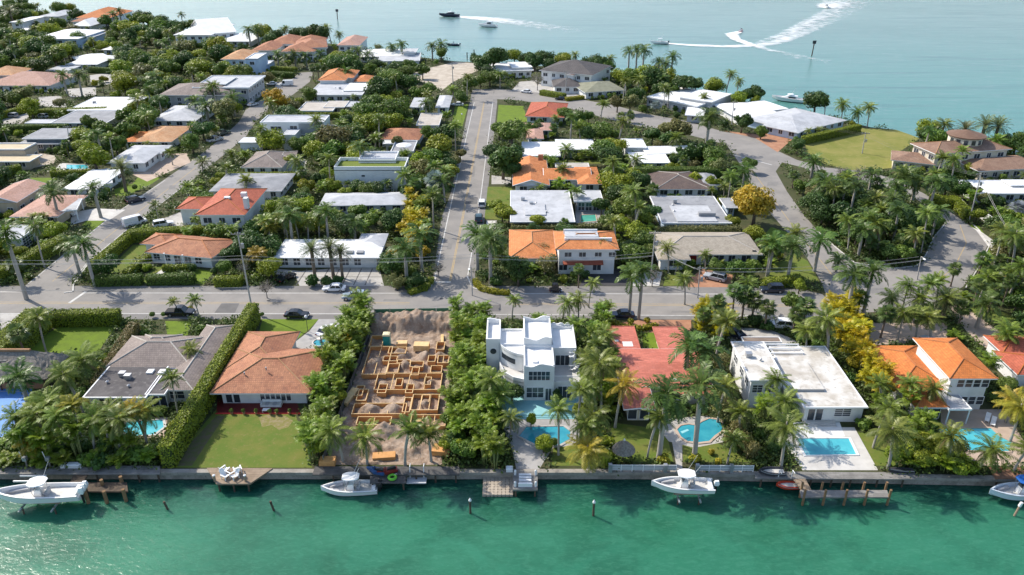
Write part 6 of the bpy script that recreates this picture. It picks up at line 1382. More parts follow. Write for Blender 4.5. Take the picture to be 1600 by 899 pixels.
# hanging lift platform
g = P(651, 750, -.6); o = thing('lift_platform', 'white platform hanging from two davits beside the dark dock', 'boat lift', (g.x, g.y, WZ))
b = MB(); b.box(-1.35, -.6, .45, 1.35, .6, .6); b.build('platform', M('white_grating', (.60,.60,.62), (.48,.48,.5), 6, .6), o)
for x in (-.95, .95): b = MB(); b.tube([(x, .5, .6), (x, .75, 2.3), (x, 1.6, 2.2)], .06, 6); b.build('davit', STEELW, o)
def lifts(label, x, y, w, grp=None):
    g = P(x, y, .2); o = thing('boat_lift', label, 'boat lift', (g.x, g.y, WZ))
    for dx in (-w/2, w/2):
        for dy in (-1.2, 1.2): b = MB(); b.tube([(dx, dy, -1.5), (dx, dy, 1.2)], .11, 7); b.build('lift_pile', WOODD, o)
        b = MB(); b.box(dx - .1, -2.0, .95, dx + .1, 1.6, 1.15); b.build('cradle_beam', METAL, o)
    for dy in (-.5, .5): b = MB(); b.box(-w/2 - .5, dy - .08, 1.15, w/2 + .5, dy + .08, 1.3); b.build('bunk', WOOD, o)
    return o
# ---------------------------------------------------------------- boats
HULLW = M('white_gelcoat', (.80,.80,.79), rough=.22, spec=.5); DECKC = M('cream_deck', (.62,.60,.56), (.56,.54,.5), 2, .6); UPH = M('grey_vinyl', (.42,.42,.43), rough=.6); OUTB = M('white_cowling', (.72,.75,.76), rough=.3); BLKP = M('black_plastic', (.02,.02,.022), rough=.4)
def boat(name, label, x, y, L, B, z, rz, hull=HULLW, top=HULLW, engines=2, eng=OUTB, hard=True, cat='boat', cabin=0, canopy=None, px=True, bare=False):
    g = P(x, y, z + .5) if px else Vector((x, y, 0)); o = thing(name, label, cat, (g.x, g.y, z), R(rz)); st = []; n = 16; H = L * .115 + .1
    def hb(t): return B/2 * (1 - max(0, (t - .42) / .58) ** 2.4) * (.92 + .08 * min(1, t * 4))
    for k in range(n + 1):
        t = k / n; xx = (t - .5) * L; h = max(hb(t), .02); sz = H * (.92 + .38 * t ** 2); kz = -.25 + H * .75 * max(0, (t - .62) / .38) ** 2; cz = kz + (sz - kz) * (.38 - .1 * t)
        gw = max(h - .2, .01); dz = H * .55 if t < .93 else sz - .02
        st.append([(xx, -h, sz), (xx, -h * .82, cz), (xx, 0, kz), (xx, h * .82, cz), (xx, h, sz), (xx, gw, sz + .03), (xx, gw * .94, dz), (xx, -gw * .94, dz), (xx, -gw, sz + .03)])
    b = MB(); b.loft(st); b.build('hull', hull, o)
    b = MB(); ds = [[((t - .5) * L, -(hb(t) - .23) * .93, H * .57), ((t - .5) * L, (hb(t) - .23) * .93, H * .57)] for t in np.linspace(.03, .9, 12)]
    b.loft(ds, closed=False); b.build('deck', DECKC, o)
    b = MB(); b.loft([[((k/n-.5)*L, s*(hb(k/n)+.03), H*(.92+.38*(k/n)**2)-.1), ((k/n-.5)*L, s*(hb(k/n)+.03), H*(.92+.38*(k/n)**2)-.02)] for s in (1,) for k in range(n)], closed=False); b.loft([[((k/n-.5)*L, -(hb(k/n)+.03), H*(.92+.38*(k/n)**2)-.1), ((k/n-.5)*L, -(hb(k/n)+.03), H*(.92+.38*(k/n)**2)-.02)] for k in range(n)], closed=False); b.build('rub_rail', UPH, o)
    c0 = -.02 * L; d0 = H * .57
    if bare: return o
    if cabin:
        b = MB(); b.loft([[(-.25*L,-B*.33,d0),(-.25*L,B*.33,d0),(-.25*L,B*.3,d0+cabin),(-.25*L,-B*.3,d0+cabin)],[(.05*L,-B*.34,d0),(.05*L,B*.34,d0),(.0*L,B*.28,d0+cabin),(.0*L,-B*.28,d0+cabin)],[(.3*L,-B*.2,d0+.1),(.3*L,B*.2,d0+.1),(.24*L,B*.16,d0+cabin*.35),(.24*L,-B*.16,d0+cabin*.35)]]); b.build('cabin', hull, o)
        b = MB(); b.box(-.2*L,-B*.345,d0+cabin*.45,.0,-B*.325,d0+cabin*.8); b.box(-.2*L,B*.325,d0+cabin*.45,.0,B*.345,d0+cabin*.8); b.build('cabin_window', GLASS, o)
    else:
        b = MB(); b.loft([[(c0-.5,-.5,d0),(c0-.5,.5,d0),(c0-.5,.45,d0+.95),(c0-.5,-.45,d0+.95)],[(c0+.55,-.45,d0),(c0+.55,.45,d0),(c0+.25,.4,d0+1.0),(c0+.25,-.4,d0+1.0)]]); b.build('console', HULLW, o)
        b = MB(); b.loft([[(c0+.3,-.5,d0+.95),(c0+.3,.5,d0+.95),(c0+.05,.45,d0+1.5),(c0+.05,-.45,d0+1.5)],[(c0+.34,-.5,d0+.95),(c0+.34,.5,d0+.95),(c0+.09,.45,d0+1.5),(c0+.09,-.45,d0+1.5)]]); b.build('windscreen', GLASS, o)
        b = MB(); b.box(c0-1.3,-.5,d0,c0-.85,.5,d0+.55); b.box(c0-1.38,-.5,d0+.45,c0-1.22,.5,d0+.95); b.build('helm_seat', UPH, o)
        b = MB(); q = [[((t-.5)*L, s*(hb(t)-.27), d0+.02), ((t-.5)*L, s*(hb(t)-.7 if hb(t) > .75 else .04), d0+.02), ((t-.5)*L, s*(hb(t)-.7 if hb(t) > .75 else .04), d0+.38), ((t-.5)*L, s*(hb(t)-.27), d0+.38)] for s in (1,) for t in np.linspace(.62,.84,5)]; b.loft(q)
        b.loft([[(p[0], -p[1], p[2]) for p in s_] for s_ in q]); b.build('bow_cushion', UPH, o)
        b = MB(); b.box(-.47*L, -B*.36, d0, -.47*L+.5, B*.36, d0+.45); b.build('stern_bench', HULLW, o)
    if hard:
        zt = d0 + 2.05; b = MB(); tw = B * .36; secs = []
        for k in range(7):
            t = k / 6; e = (1 - abs(2*t - 1) ** 3) ** .5 if 0 < t < 1 else .55; secs.append([(c0-1.35+2.3*t, -tw*e, zt), (c0-1.35+2.3*t, tw*e, zt), (c0-1.35+2.3*t, tw*e*.93, zt+.1), (c0-1.35+2.3*t, -tw*e*.93, zt+.1)])
        b.loft(secs); b.build('hardtop', canopy or top, o)
        for xx in (c0 - .9, c0 + .45):
            for s in (-1, 1): b = MB(); b.tube([(xx, s*.52, d0), (xx + .1, s*tw*.8, zt)], .035, 5); b.build('hardtop_post', METAL, o)
        for s in (-1, 1): b = MB(); b.tube([(c0-.6, s*tw*.9, zt+.1), (c0-1.6, s*tw*1.15, zt+2.2)], .02, 4); b.build('antenna', STEELW, o)
    for k in range(engines):
        yy = (k - (engines - 1) / 2) * .62; xx = -.5 * L - .3; b = MB()
        b.loft([[(xx-.28,yy-.2,H*.75),(xx+.22,yy-.2,H*.8),(xx+.22,yy+.2,H*.8),(xx-.28,yy+.2,H*.75)],[(xx-.42,yy-.24,H*1.1),(xx+.3,yy-.24,H*1.15),(xx+.3,yy+.24,H*1.15),(xx-.42,yy+.24,H*1.1)],[(xx-.3,yy-.16,H*1.5),(xx+.2,yy-.16,H*1.45),(xx+.2,yy+.16,H*1.45),(xx-.3,yy+.16,H*1.5)]])
        e_ = b.build('outboard', eng, o, False); b = MB(); b.box(xx-.15,yy-.07,-.5,xx+.12,yy+.07,H*.74); b.build('outboard_leg', BLKP, e_)
    return o
lifts('pale boat lift holding the big white boat at the left', 66, 780, 4.2)
boat('motor_boat', 'big white open motor boat with hardtop raised on the left lift', 60, 775, 11.2, 3.1, -.05, 184, engines=3)
g = P(48, 748, .0); o = thing('boat_lift', 'empty white boat lift rails by the left dock', 'boat lift', (g.x, g.y, WZ))
for dy, w_ in ((-.5, 4.2), (.6, 3.6), (1.4, 3.4)): b = MB(); b.box(-w_/2, dy-.1, 1.1, w_/2, dy+.1, 1.3); b.build('rail', STEELW, o)
for dx in (-1.6, 1.6): b = MB(); b.tube([(dx, 2.2, -1.5), (dx, 2.2, 2.9)], .13, 8); b.build('lift_pile', WOODG, o); b = MB(); b.box(dx-.28, 1.95, 2.6, dx+.28, 2.5, 3.15); b.build('lift_motor', METAL, o); b = MB(); b.tube([(dx-.35,2.2,3.1),(dx-.45,2.2,4.1)], .05, 6); b.build('guide_post', STEELW, o)
boat('motor_boat', 'white open motor boat with hardtop moored at the dark dock', 546, 764, 7.6, 2.6, WZ - .1, 184, eng=BLKP)
lifts('lift on four thin piles under the white boat by the white railing', 1074, 766, 2.8)
boat('motor_boat', 'white bowrider boat with white bimini top lifted beside the white railing', 1066, 760, 8.3, 2.7, .15, 178, engines=1)
boat('motor_boat', 'pale boat with blue canopy cut off at the right edge', 1592, 770, 8.5, 2.9, WZ + .5, 184, canopy=M('blue_canvas', (.02,.12,.42), rough=.8), hull=M('pale_blue_gelcoat', (.55,.62,.70), rough=.25))
g = P(1590, 795, 0); o = thing('white_piling', 'slanted white topped pile at the right edge', 'piling', (g.x, g.y, WZ)); b = MB(); b.tube([(-.3,0,-1.5),(.25,.1,1.6)], .14, 8); b.build('pile', WOOD, o); b = MB(); b.tube([(.2,.1,1.55),(.35,.1,2.2)], .2, 8); b.build('sleeve', STEELW, o)
boat('dinghy', 'small red dinghy hoisted beside the wooden pier', 1230, 756, 2.9, 1.5, -.6, 178, hull=M('red_gelcoat', (.55,.06,.025), rough=.35), engines=0, hard=False, bare=True)
g = P(1228, 748, .2); o = thing('davit_pair', 'two white davits above the red dinghy', 'davits', (g.x, g.y, .2))
for dx in (-.95, .85): b = MB(); b.tube([(dx, .3, 0), (dx, .3, 1.2), (dx, -.6, 1.35)], .06, 6); b.build('davit', STEELW, o)
boat('dinghy', 'dark covered dinghy lying on the pale dock', 1206, 735, 3.6, 1.6, .3, 180, hull=M('dark_cover', (.05,.05,.06), rough=.7), engines=0, hard=False, bare=True)
boat('kayak', 'dark kayak lying on the seawall right of the pale dock', 1408, 733, 3.4, .7, .25, 178, hull=M('dark_cover', (.05,.05,.06)), engines=0, hard=False, cat='kayak', bare=True)
boat('motor_yacht', 'white yacht moored behind the white roof on the right shore', 1232, 157, 13, 3.6, WZ, 155, cabin=1.6, engines=2)
boat('motor_yacht', 'dark hulled yacht speeding left, far out on the bay', 702, 25, 14, 3.6, WZ, 172, hull=M('navy_gelcoat', (.03,.035,.06), rough=.3), cabin=2.0, engines=0)
boat('motor_yacht', 'white cabin cruiser resting on the bay below the long wake', 762, 41, 12, 4.0, WZ, 165, cabin=2.6, engines=0)
boat('motor_boat', 'long white speedboat heading left with a broad wake', 1030, 67, 9.5, 2.6, WZ + .2, 172, engines=2, eng=BLKP)
boat('motor_boat', 'speedboat at the top edge throwing white spray', 1292, 11, 8.5, 2.8, WZ + .2, 255, engines=2, eng=BLKP)
sb = boat('fishing_boat', 'tiny dark blue boat drifting near the far shore', 708, 70, 7.0, 2.2, WZ, 180, hull=M('navy_gelcoat', (0,0,0)), hard=False, engines=1, eng=BLKP)
jb = boat('jet_boat', 'small red boat turning sharply with curling wake', 1158, 48, 5.0, 2.0, WZ + .1, 60, hull=M('dark_red_gelcoat', (.30,.03,.03), rough=.3), hard=False, engines=0)
boat('motor_boat', 'dark boat under black cover by the tan villa', 1580, 229, 11, 3.2, WZ + .8, 172, hull=M('dark_cover', (0,0,0)), engines=0, hard=False, bare=True)
for i, (x, y) in enumerate(((1578,228),)):
    g = P(x, y, 2.2); o = thing('boat_canopy', 'flat dark canopy over the covered boat by the villa', 'canopy', (g.x, g.y, WZ)); b = MB(); b.box(-5.5,-2,3.2,5.5,2,3.4); b.build('roof', DARKM, o)
    for dx in (-5, 5):
        for dy in (-1.8, 1.8): b = MB(); b.tube([(dx,dy,-1),(dx,dy,3.2)], .1, 6); b.build('post', DARKM, o)
# people in the two small boats: one continuous skinned figure, shared
import bmesh
def person(name, label, loc, rz, shirt):
    J = dict(pelvis=(0,0,.95,.13), waist=(0,0,1.12,.13), chest=(0,0,1.34,.16), neck=(0,0,1.5,.06), head=(0,.01,1.64,.105), top=(0,.0,1.74,.07), shl=(.18,0,1.42,.065), ell=(.27,.05,1.15,.045), hal=(.25,.25,1.05,.035), shr=(-.18,0,1.42,.065), elr=(-.27,.05,1.15,.045), har=(-.25,.25,1.05,.035),
             hil=(.1,0,.88,.095), knl=(.12,.04,.5,.065), anl=(.13,0,.08,.045), tol=(.14,.14,.03,.04), hir=(-.1,0,.88,.095), knr=(-.12,.04,.5,.065), anr=(-.13,0,.08,.045), tor=(-.14,.14,.03,.04))
    E = [('pelvis','waist'),('waist','chest'),('chest','neck'),('neck','head'),('head','top'),('chest','shl'),('shl','ell'),('ell','hal'),('chest','shr'),('shr','elr'),('elr','har'),('pelvis','hil'),('hil','knl'),('knl','anl'),('anl','tol'),('pelvis','hir'),('hir','knr'),('knr','anr'),('anr','tor')]
    ks = list(J); me = bpy.data.meshes.new(name); me.from_pydata([J[k][:3] for k in ks], [(ks.index(a), ks.index(b)) for a, b in E], []); o = bpy.data.objects.new(name, me); COL.objects.link(o)
    o.modifiers.new('skin', 'SKIN'); me.skin_vertices or None
    for i, k in enumerate(ks): me.skin_vertices[0].data[i].radius = (J[k][3], J[k][3])
    me.skin_vertices[0].data[0].use_root = True; o.modifiers.new('sub', 'SUBSURF').levels = 1
    me.materials.append(shirt); o.location = loc; o.rotation_euler = (0,0,rz); return tag(o, label, 'person')
try:
    person('person', 'person standing in the tiny dark blue boat', (sb.location.x + .4, sb.location.y, WZ + .55), 1.2, M('dark_clothing', (.06,.07,.09), rough=.9))
except Exception as e: print('person', e)
# foam trails
def foam_mat():
    m = bpy.data.materials.new('sea_foam'); m.use_nodes = True; nt = m.node_tree; N = nt.nodes; L = nt.links; b = N['Principled BSDF']
    b.inputs['Base Color'].default_value = (.82,.85,.86,1); b.inputs['Roughness'].default_value = .8; at = N.new('ShaderNodeUVMap'); sp = N.new('ShaderNodeSeparateXYZ'); L.new(at.outputs[0], sp.inputs[0])
    g = N.new('ShaderNodeNewGeometry'); mp = N.new('ShaderNodeMapping'); mp.inputs['Scale'].default_value = (.35,.7,1); L.new(g.outputs['Position'], mp.inputs[0]); n = N.new('ShaderNodeTexNoise'); n.inputs['Scale'].default_value = .6; n.inputs['Detail'].default_value = 6; L.new(mp.outputs[0], n.inputs['Vector'])
    a = N.new('ShaderNodeMath'); a.operation = 'ADD'; L.new(sp.outputs[0], a.inputs[0]); L.new(n.outputs[0], a.inputs[1]); r = N.new('ShaderNodeMapRange'); r.inputs[1].default_value = .72; r.inputs[2].default_value = 1.25; L.new(a.outputs[0], r.inputs[0]); L.new(r.outputs[0], b.inputs['Alpha']); return m
FOAM = foam_mat()
NW = [0]
def wake(label, px, w, dens):
    NW[0] += .06
    """px: centre line from the boat outwards; w, dens: width in metres and foam density at each point"""
    pts = [P(x, y, WZ) for x, y in px]; b = MB(); o0 = pts[0]; prof = (-1, -.55, 0, .55, 1); pf = (0, .8, 1, .8, 0); rows = []
    Q = []
    for k in range(len(pts) - 1):
        for t in np.linspace(0, 1, 8, endpoint=False): Q.append((pts[k].lerp(pts[k+1], float(t)), w[k]*(1-t) + w[k+1]*t, dens[k]*(1-t) + dens[k+1]*t))
    Q.append((pts[-1], w[-1], dens[-1]))
    for k, (p, ww, dd) in enumerate(Q):
        d = (Q[min(k+1, len(Q)-1)][0] - Q[max(k-1, 0)][0]).normalized(); n = Vector((-d.y, d.x, 0)); rows.append([(p + n * ww * s, dd * f) for s, f in zip(prof, pf)])
    for r0, r1 in zip(rows, rows[1:]):
        for j in range(4):
            b.face([(r0[j][0].x, r0[j][0].y, WZ + NW[0]), (r0[j+1][0].x, r0[j+1][0].y, WZ + NW[0]), (r1[j+1][0].x, r1[j+1][0].y, WZ + NW[0]), (r1[j][0].x, r1[j][0].y, WZ + NW[0])], 0, [(r0[j][1], 0), (r0[j+1][1], 0), (r1[j+1][1], 0), (r1[j][1], 0)])
    return tag(b.build('boat_wake', FOAM), label, 'wake', kind='stuff')
wake('white foam wake behind the dark hulled yacht', [(712,26),(740,28),(775,31),(820,37),(880,46),(940,52)], (3,9,13,14,16,20), (.75,.75,.6,.4,.25,.05))
wake('long foam wake sweeping from the white speedboat to the upper right', [(1038,68),(1080,71),(1130,73),(1180,72),(1215,66),(1250,52),(1290,32),(1340,10),(1360,1)], (2,3.6,4.8,6,7,9,11,14,16), (.9,.8,.7,.62,.56,.46,.34,.25,.15))
wake('curling foam wake behind the small red boat', [(1156,50),(1142,54),(1150,62),(1172,70),(1200,78),(1260,92),(1340,103)], (3,5,4,4.5,4,7,12), (.8,.9,.8,.7,.4,.25,.08))
wake('white spray behind the speedboat at the top edge', [(1290,13),(1300,8),(1312,3),(1318,0)], (8,15,18,18), (.8,.6,.4,.25))
wake('second strand of foam along the long wake', [(1180,70),(1230,52),(1300,18),(1335,2)], (3,6,10,14), (.3,.5,.4,.3))
# ---------------------------------------------------------------- piles standing in the water
for x, y, zt, cap_, lab in ((262,796,1.3,0,'short broken pile in the canal at the far left'), (428,798,1.6,0,'dark leaning pile in the canal below the trapezoid deck'), (735,802,2.1,1,'dark pile with white cap left of the pool walk'), (927,806,2.2,1,'dark pile with white cap right of the pool walk')):
    g = P(x, y, WZ); o = thing('mooring_pile', lab, 'piling', g); b = MB(); lean = 0 if cap_ else .25; b.tube([(lean*.5,0,-2),(0,0,0),(-lean,0,zt)], .15, 9); b.build('pile', WOODD, o)
    if cap_: b = MB(); b.lathe([(.2,zt),(.2,zt+.16),(.02,zt+.5)], 10); b.build('cap', STEELW, o)
for x, y, h, lab in ((1268,88,6.5,'dark channel marker standing alone in the bay'), (527,30,5,'dark channel marker far out beyond the coconut palm')):
    g = P(x, y, WZ); o = thing('channel_marker', lab, 'marker', g); b = MB(); b.tube([(0,0,-2),(.3,0,h)], .28, 8); b.build('pile', WOODD, o); b = MB(); b.box(-.6,-.12,h-.4,1.2,.02,h+1.2); b.build('sign_board', DARKM, o)
for k, (x, y) in enumerate(((730,93),(737,92),(741,93))):
    g = P(x, y, WZ); o = thing('mooring_pile', ('leftmost','middle','rightmost')[k] + ' of three dark piles off the cleared shore lot', 'piling', g); b = MB(); b.tube([(0,0,-2),(0,0,(3.2,2.6,4.6)[k])], .25, 7); b.build('pile', WOODD, o); b = MB(); b.lathe([(.3,(3.2,2.6,4.6)[k]),(.3,(3.2,2.6,4.6)[k]+.15)], 7); b.build('cap', DARKM, o)
# white railing on the seawall
o = thing('white_railing', 'white railing with grey pillars on the seawall by the kidney pool', 'railing', P(1060, 737)); A, B = P(953, 737.5), P(1176, 738.5); L = (B - A).length; dd = (B - A).normalized(); fr = (A.x, A.y, .1, dd.x, dd.y)
n = 13
for k in range(n + 1):
    x = L * k / n
    if 6.3 < k < 7.7: continue
    b = MB(fr); b.box(x-.05,-.05,0,x+.05,.05,1.15); b.build('post', STEELW, o)
for a_, b_ in ((0, L*6/n), (L*8/n, L)):
    for z in (.25, .6, 1.1): b = MB(fr); b.box(a_, -.03, z-.03, b_, .03, z+.03); b.build('rail', STEELW, o)
    b = MB(fr); b.box(a_, -.008, .27, b_, .008, 1.07); b.build('mesh', M('pale_mesh', (.42,.43,.44), rough=.8), o)
for k in (0, 5, 7.9, 11): b = MB(fr); b.box(L*k/n-.25,-.3,0,L*k/n+.25,.2,1.3); b.build('pillar', METAL, o)
# ---------------------------------------------------------------- cars
CARP = M('car_paint', (0,0,0), rough=.22, spec=.6, ocol=True); CARG = M('car_glass', (.02,.025,.03), rough=.06, spec=.8); TYRE = M('tyre_rubber', (.02,.02,.02), rough=.9); RIM = M('alloy_rim', (.45,.45,.46), rough=.35, metal=.7); HEADL = M('headlight_glass', (.75,.78,.8), rough=.15); TAILL = M('tail_light_glass', (.35,.01,.01), rough=.2)
def car_proto(name, kind, loc):
    o = thing(name, 'car', 'car', loc); L, W, H = dict(sedan=(4.7,1.84,1.45), suv=(4.7,1.92,1.72), van=(5.6,2.05,2.35), pickup=(5.6,1.95,1.85), cart=(2.6,1.3,1.85))[kind]
    def sec(x, w, z0, z1, r=.1): return [(x,-w+r,z0),(x,w-r,z0),(x,w,z0+r),(x,w,z1-r),(x,w-r,z1),(x,-w+r,z1),(x,-w,z1-r),(x,-w,z0+r)]
    belt = dict(sedan=.88, suv=1.02, van=1.15, pickup=1.02, cart=.7)[kind]; w = W / 2; hood = dict(sedan=.82, suv=.98, van=1.1, pickup=1.0, cart=.65)[kind]
    b = MB(); b.loft([sec(-L/2,w*.86,.42,belt*.82), sec(-L/2+.15,w*.95,.3,belt*.97), sec(-L/2+.7,w,.24,belt), sec(0,w,.22,belt), sec(L/2-1.35,w,.24,hood), sec(L/2-.4,w*.95,.26,hood*.92), sec(L/2-.05,w*.84,.36,hood*.78)]); b.build('body', CARP, o)
    x0, x1, x2, x3 = dict(sedan=(-1.75,-1.15,.25,1.0), suv=(-2.25,-1.95,.3,.95), van=(-2.7,-2.6,1.35,2.0), pickup=(-.75,-.55,.55,1.2), cart=(-.7,-.6,.4,.7))[kind]
    def gh(z, f): return w * (.93 - .16 * f)
    b = MB(); b.loft([[(x0,-gh(0,0),belt-.04),(x0,gh(0,0),belt-.04),(x1,gh(0,1),H-.07),(x1,-gh(0,1),H-.07)],[(x3,-gh(0,0),hood-.06),(x3,gh(0,0),hood-.06),(x2,gh(0,1),H-.07),(x2,-gh(0,1),H-.07)]]); b.build('windows', CARG, o)
    b = MB(); b.loft([sec(x1-.06,gh(0,1)*.97,H-.09,H-.02,.03), sec((x1+x2)/2,gh(0,1)*1.02,H-.09,H+.02,.03), sec(x2+.08,gh(0,1)*.97,H-.09,H-.03,.03)]); b.build('roof', CARP, o)
    b = MB()
    for s in (-1, 1):
        for xa, xb in ((x0, x1), (x3, x2), ((x0+x3)/2 - .1, (x1+x2)/2)): b.tube([(xa, s*gh(0,0)*1.005, belt-.03), (xb, s*gh(0,1)*1.01, H-.08)], .045, 4)
    b.build('pillars', CARP, o)
    if kind == 'pickup': b = MB(); b.box(-2.6,-.82,belt-.02,-.85,.82,belt+.05); b.build('cargo_cover', M('black_cover', (.03,.03,.03), rough=.8), o)
    if kind == 'van': b = MB(); b.box(-2.74,-w*.92,.6,.6,w*.92,H-.12); b.build('cargo_body', CARP, o)
    r = .33 if kind == 'sedan' else .37 if kind != 'cart' else .24
    for xa in (-L*.3, L*.3):
        for s in (-1, 1):
            b = MB(); b.tube([(xa, s*(w-.2), r), (xa, s*(w+.02), r)], r, 14); wh = b.build('wheel', TYRE, o); b = MB(); b.tube([(xa, s*(w+.02), r), (xa, s*(w+.035), r)], r*.62, 12); b.build('rim', RIM, wh)
    for s in (-1, 1):
        b = MB(); b.box(L/2-.28, s*w*.62-.17, hood*.66, L/2-.02, s*w*.62+.17, hood*.80); b.build('headlight', HEADL, o)
        b = MB(); b.box(-L/2-.02, s*w*.66-.16, belt*.68, -L/2+.12, s*w*.66+.16, belt*.86); b.build('tail_light', TAILL, o)
        b = MB(); b.box(x3-.45, s*w*1.0-.02+(.1 if s > 0 else -.14), belt, x3-.28, s*w*1.0+.06+(.1 if s > 0 else -.06), belt+.14); b.build('mirror', CARP, o)
    return o
PRC = {}
def car(kind, label, x, y, rz, col):
    nm = dict(sedan='sedan_car', suv='family_car', van='panel_van', pickup='pickup_truck', cart='golf_cart')[kind]; g = P(x, y, .6); loc = (g.x, g.y, .02)
    if kind not in PRC:
        o = PRC[kind] = car_proto(nm, kind, (0,0,0)); o.location = loc; o.rotation_euler = (0,0,R(rz)); o['label'] = label; o['group'] = 'cars on the streets and driveways'
    else: o = dup(PRC[kind], loc, R(rz), label, 'cars on the streets and driveways')
    o['category'] = dict(van='van', pickup='pickup', cart='golf cart').get(kind, 'car')
    for c in o.children_recursive: c.color = (*col, 1)
    return o
WH, BK, SV, NV, GD = (.75,.75,.75), (.012,.012,.015), (.38,.40,.43), (.02,.028,.05), (.3,.27,.22)
for a in (('sedan','black sedan parked on the street edge above the terracotta house lawn',464,491,0,BK), ('sedan','white sedan parked by the slab driveway across the street',522,450,180,WH), ('suv','silver blue car driving on the street behind a palm',553,463,180,(.30,.38,.48)),
    ('pickup','black pickup parked beside the shrubs at the left street edge',282,488,0,BK), ('sedan','dark sedan behind the planter of the salmon roofed house',972,491,180,NV), ('sedan','white sedan standing on the curved grey driveway',511,516,62,WH),
    ('suv','grey car with black roof on the red brick driveway',1117,433,150,SV), ('suv','navy car parked by the bright low corner hedge',1206,452,180,NV), ('suv','dark teal car parked on the right side of the avenue',748,341,92,(.02,.05,.06)), ('suv','dark blue car at the kerb of the left street',212,312,46,NV),
    ('van','white van parked on the left street by a hedge',211,348,44,WH), ('suv','white car in the driveway above the orange hip house',255,350,30,WH), ('suv','white car under the white carport',104,334,0,WH), ('pickup','pale pickup standing on the upper left street',336,218,50,(.5,.5,.48)), ('pickup','dark green pickup ahead of the pale pickup',348,208,50,(.05,.08,.07)),
    ('sedan','white sedan on the verge left of the avenue top',715,163,175,WH), ('suv','silver car in the far left driveway below a hedge',18,181,170,SV), ('suv','small white car behind the mottled grey roof',65,182,170,WH), ('van','white van by the street bend near the orange roof',448,132,185,WH), ('sedan','white sedan left of the van at the street bend',424,131,200,WH),
    ('sedan','dark convertible in the shade of the slab driveway',447,433,60,BK), ('sedan','dark sedan on the far curved road near yellow hedges',876,154,170,BK), ('sedan','dark sedan in front of the stained flat roof house',1145,520,135,NV), ('suv','white car in the bushes beside the stained flat roof house drive',1218,507,170,WH), ('sedan','white car on the far lot left of the charcoal roofed house',822,143,150,WH),
    ('cart','dark open cart under trees before the orange house with awning',868,452,0,BK), ('suv','white car just beyond the speed table on the avenue',753,318,92,WH), ('sedan','grey car in the shaded drive of the vivid orange tiled house',1448,533,20,SV), ('sedan','white car between hedges on the upper left street',395,163,60,WH)):
    car(*a)
# ---------------------------------------------------------------- utility poles, street lamps and wires
CONCP = M('grey_pole', (.46,.44,.42), (.38,.36,.34), .8, .8); PTOP = []
def pole(label, bx, by, tx, ty, arms=1, lamp=False, r=.17):
    g = P(bx, by); z = 5.0
    for zz in np.arange(3, 22, .1):
        if project((g.x, g.y, zz))[1] <= ty: z = float(zz); break
    tw = P(tx, ty, z); o = thing('street_lamp' if lamp else 'utility_pole', label, 'street lamp' if lamp else 'utility pole', g); off = Vector((max(-2, min(2, tw.x - g.x)), 0, 0))
    b = MB(); b.tube([g + Vector((0,0,-.2)), g + off + Vector((0,0,z))], [r, r*.62], 9); b.build('pole', CONCP, o)
    at = lambda h: g + off * (h / z) + Vector((0,0,h))
    for k in range(arms):
        c = at(z - .35 - 1.1 * k); b = MB(); b.box(c.x - 1.25, c.y - .26, c.z - .07, c.x + 1.25, c.y - .13, c.z + .07); ar = b.build('crossarm', WOODG, o)
        for dx in (-1.1, -.4, .5, 1.1): b = MB(); b.lathe([(.05, c.z + .07), (.08, c.z + .2), (.04, c.z + .34)], 7, (c.x + dx, c.y - .2)); b.build('insulator', METAL, ar)
    if arms: c = at(z - 2.6); b = MB(); b.lathe([(.26, c.z - .5), (.28, c.z + .35), (.1, c.z + .45)], 10, (c.x + .5, c.y - .1)); b.build('transformer', METAL, o)
    if lamp:
        c = at(z); b = MB(); b.tube([c, c + Vector((-.2,-.9,.3)), c + Vector((-.3,-1.7,.3))], .06, 6); b.build('lamp_arm', CONCP, o); b = MB(); q = c + Vector((-.3,-1.9,.25)); b.loft([[(q.x-.12,q.y-.35,q.z),(q.x+.12,q.y-.35,q.z),(q.x+.12,q.y-.35,q.z+.1),(q.x-.12,q.y-.35,q.z+.1)],[(q.x-.2,q.y+.3,q.z-.03),(q.x+.2,q.y+.3,q.z-.03),(q.x+.2,q.y+.3,q.z+.16),(q.x-.2,q.y+.3,q.z+.16)]]); b.build('lamp_head', TRIM, o)
    return at, z
p1, z1 = pole('tall leaning utility pole between the date palms and tall bright hedge', 395, 489, 371, 363, 1)
p2, z2 = pole('tall utility pole at the corner of the beige shingle house', 1016, 442, 1024, 362, 1)
p3, z3 = pole('street lamp at the corner of the avenue by low yellow hedge', 738, 462, 736, 417, 0, True, .13)
p4, z4 = pole('utility pole before the grey car driveway', 1090, 466, 1094, 417, 1, r=.14)
p5, z5 = pole('pale utility pole at the tip of the green island', 1433, 437, 1440, 402, 0, True, .15)
p6, z6 = pole('tall utility pole beside the curved street on the right', 1514, 347, 1534, 271, 1)
p7, z7 = pole('white utility pole in front of the open green lot', 1347, 240, 1353, 207, 1)
p8, z8 = pole('utility pole beside the cleared sand lot', 708, 132, 706, 96, 1, r=.2)
p9, z9 = pole('utility pole between the white shore roofs and big royal palm', 1143, 197, 1147, 159, 1, r=.2)
p10, z10 = pole('thin utility pole in front of the charcoal roofed shore house', 884, 148, 885, 111, 1, r=.18)
p11, z11 = pole('grey utility pole right of the dark slate house', 109, 233, 105, 197, 1, r=.18)
p12, z12 = pole('utility pole in the trees left of the olive grey roof', 978, 165, 978, 134, 0, r=.2)
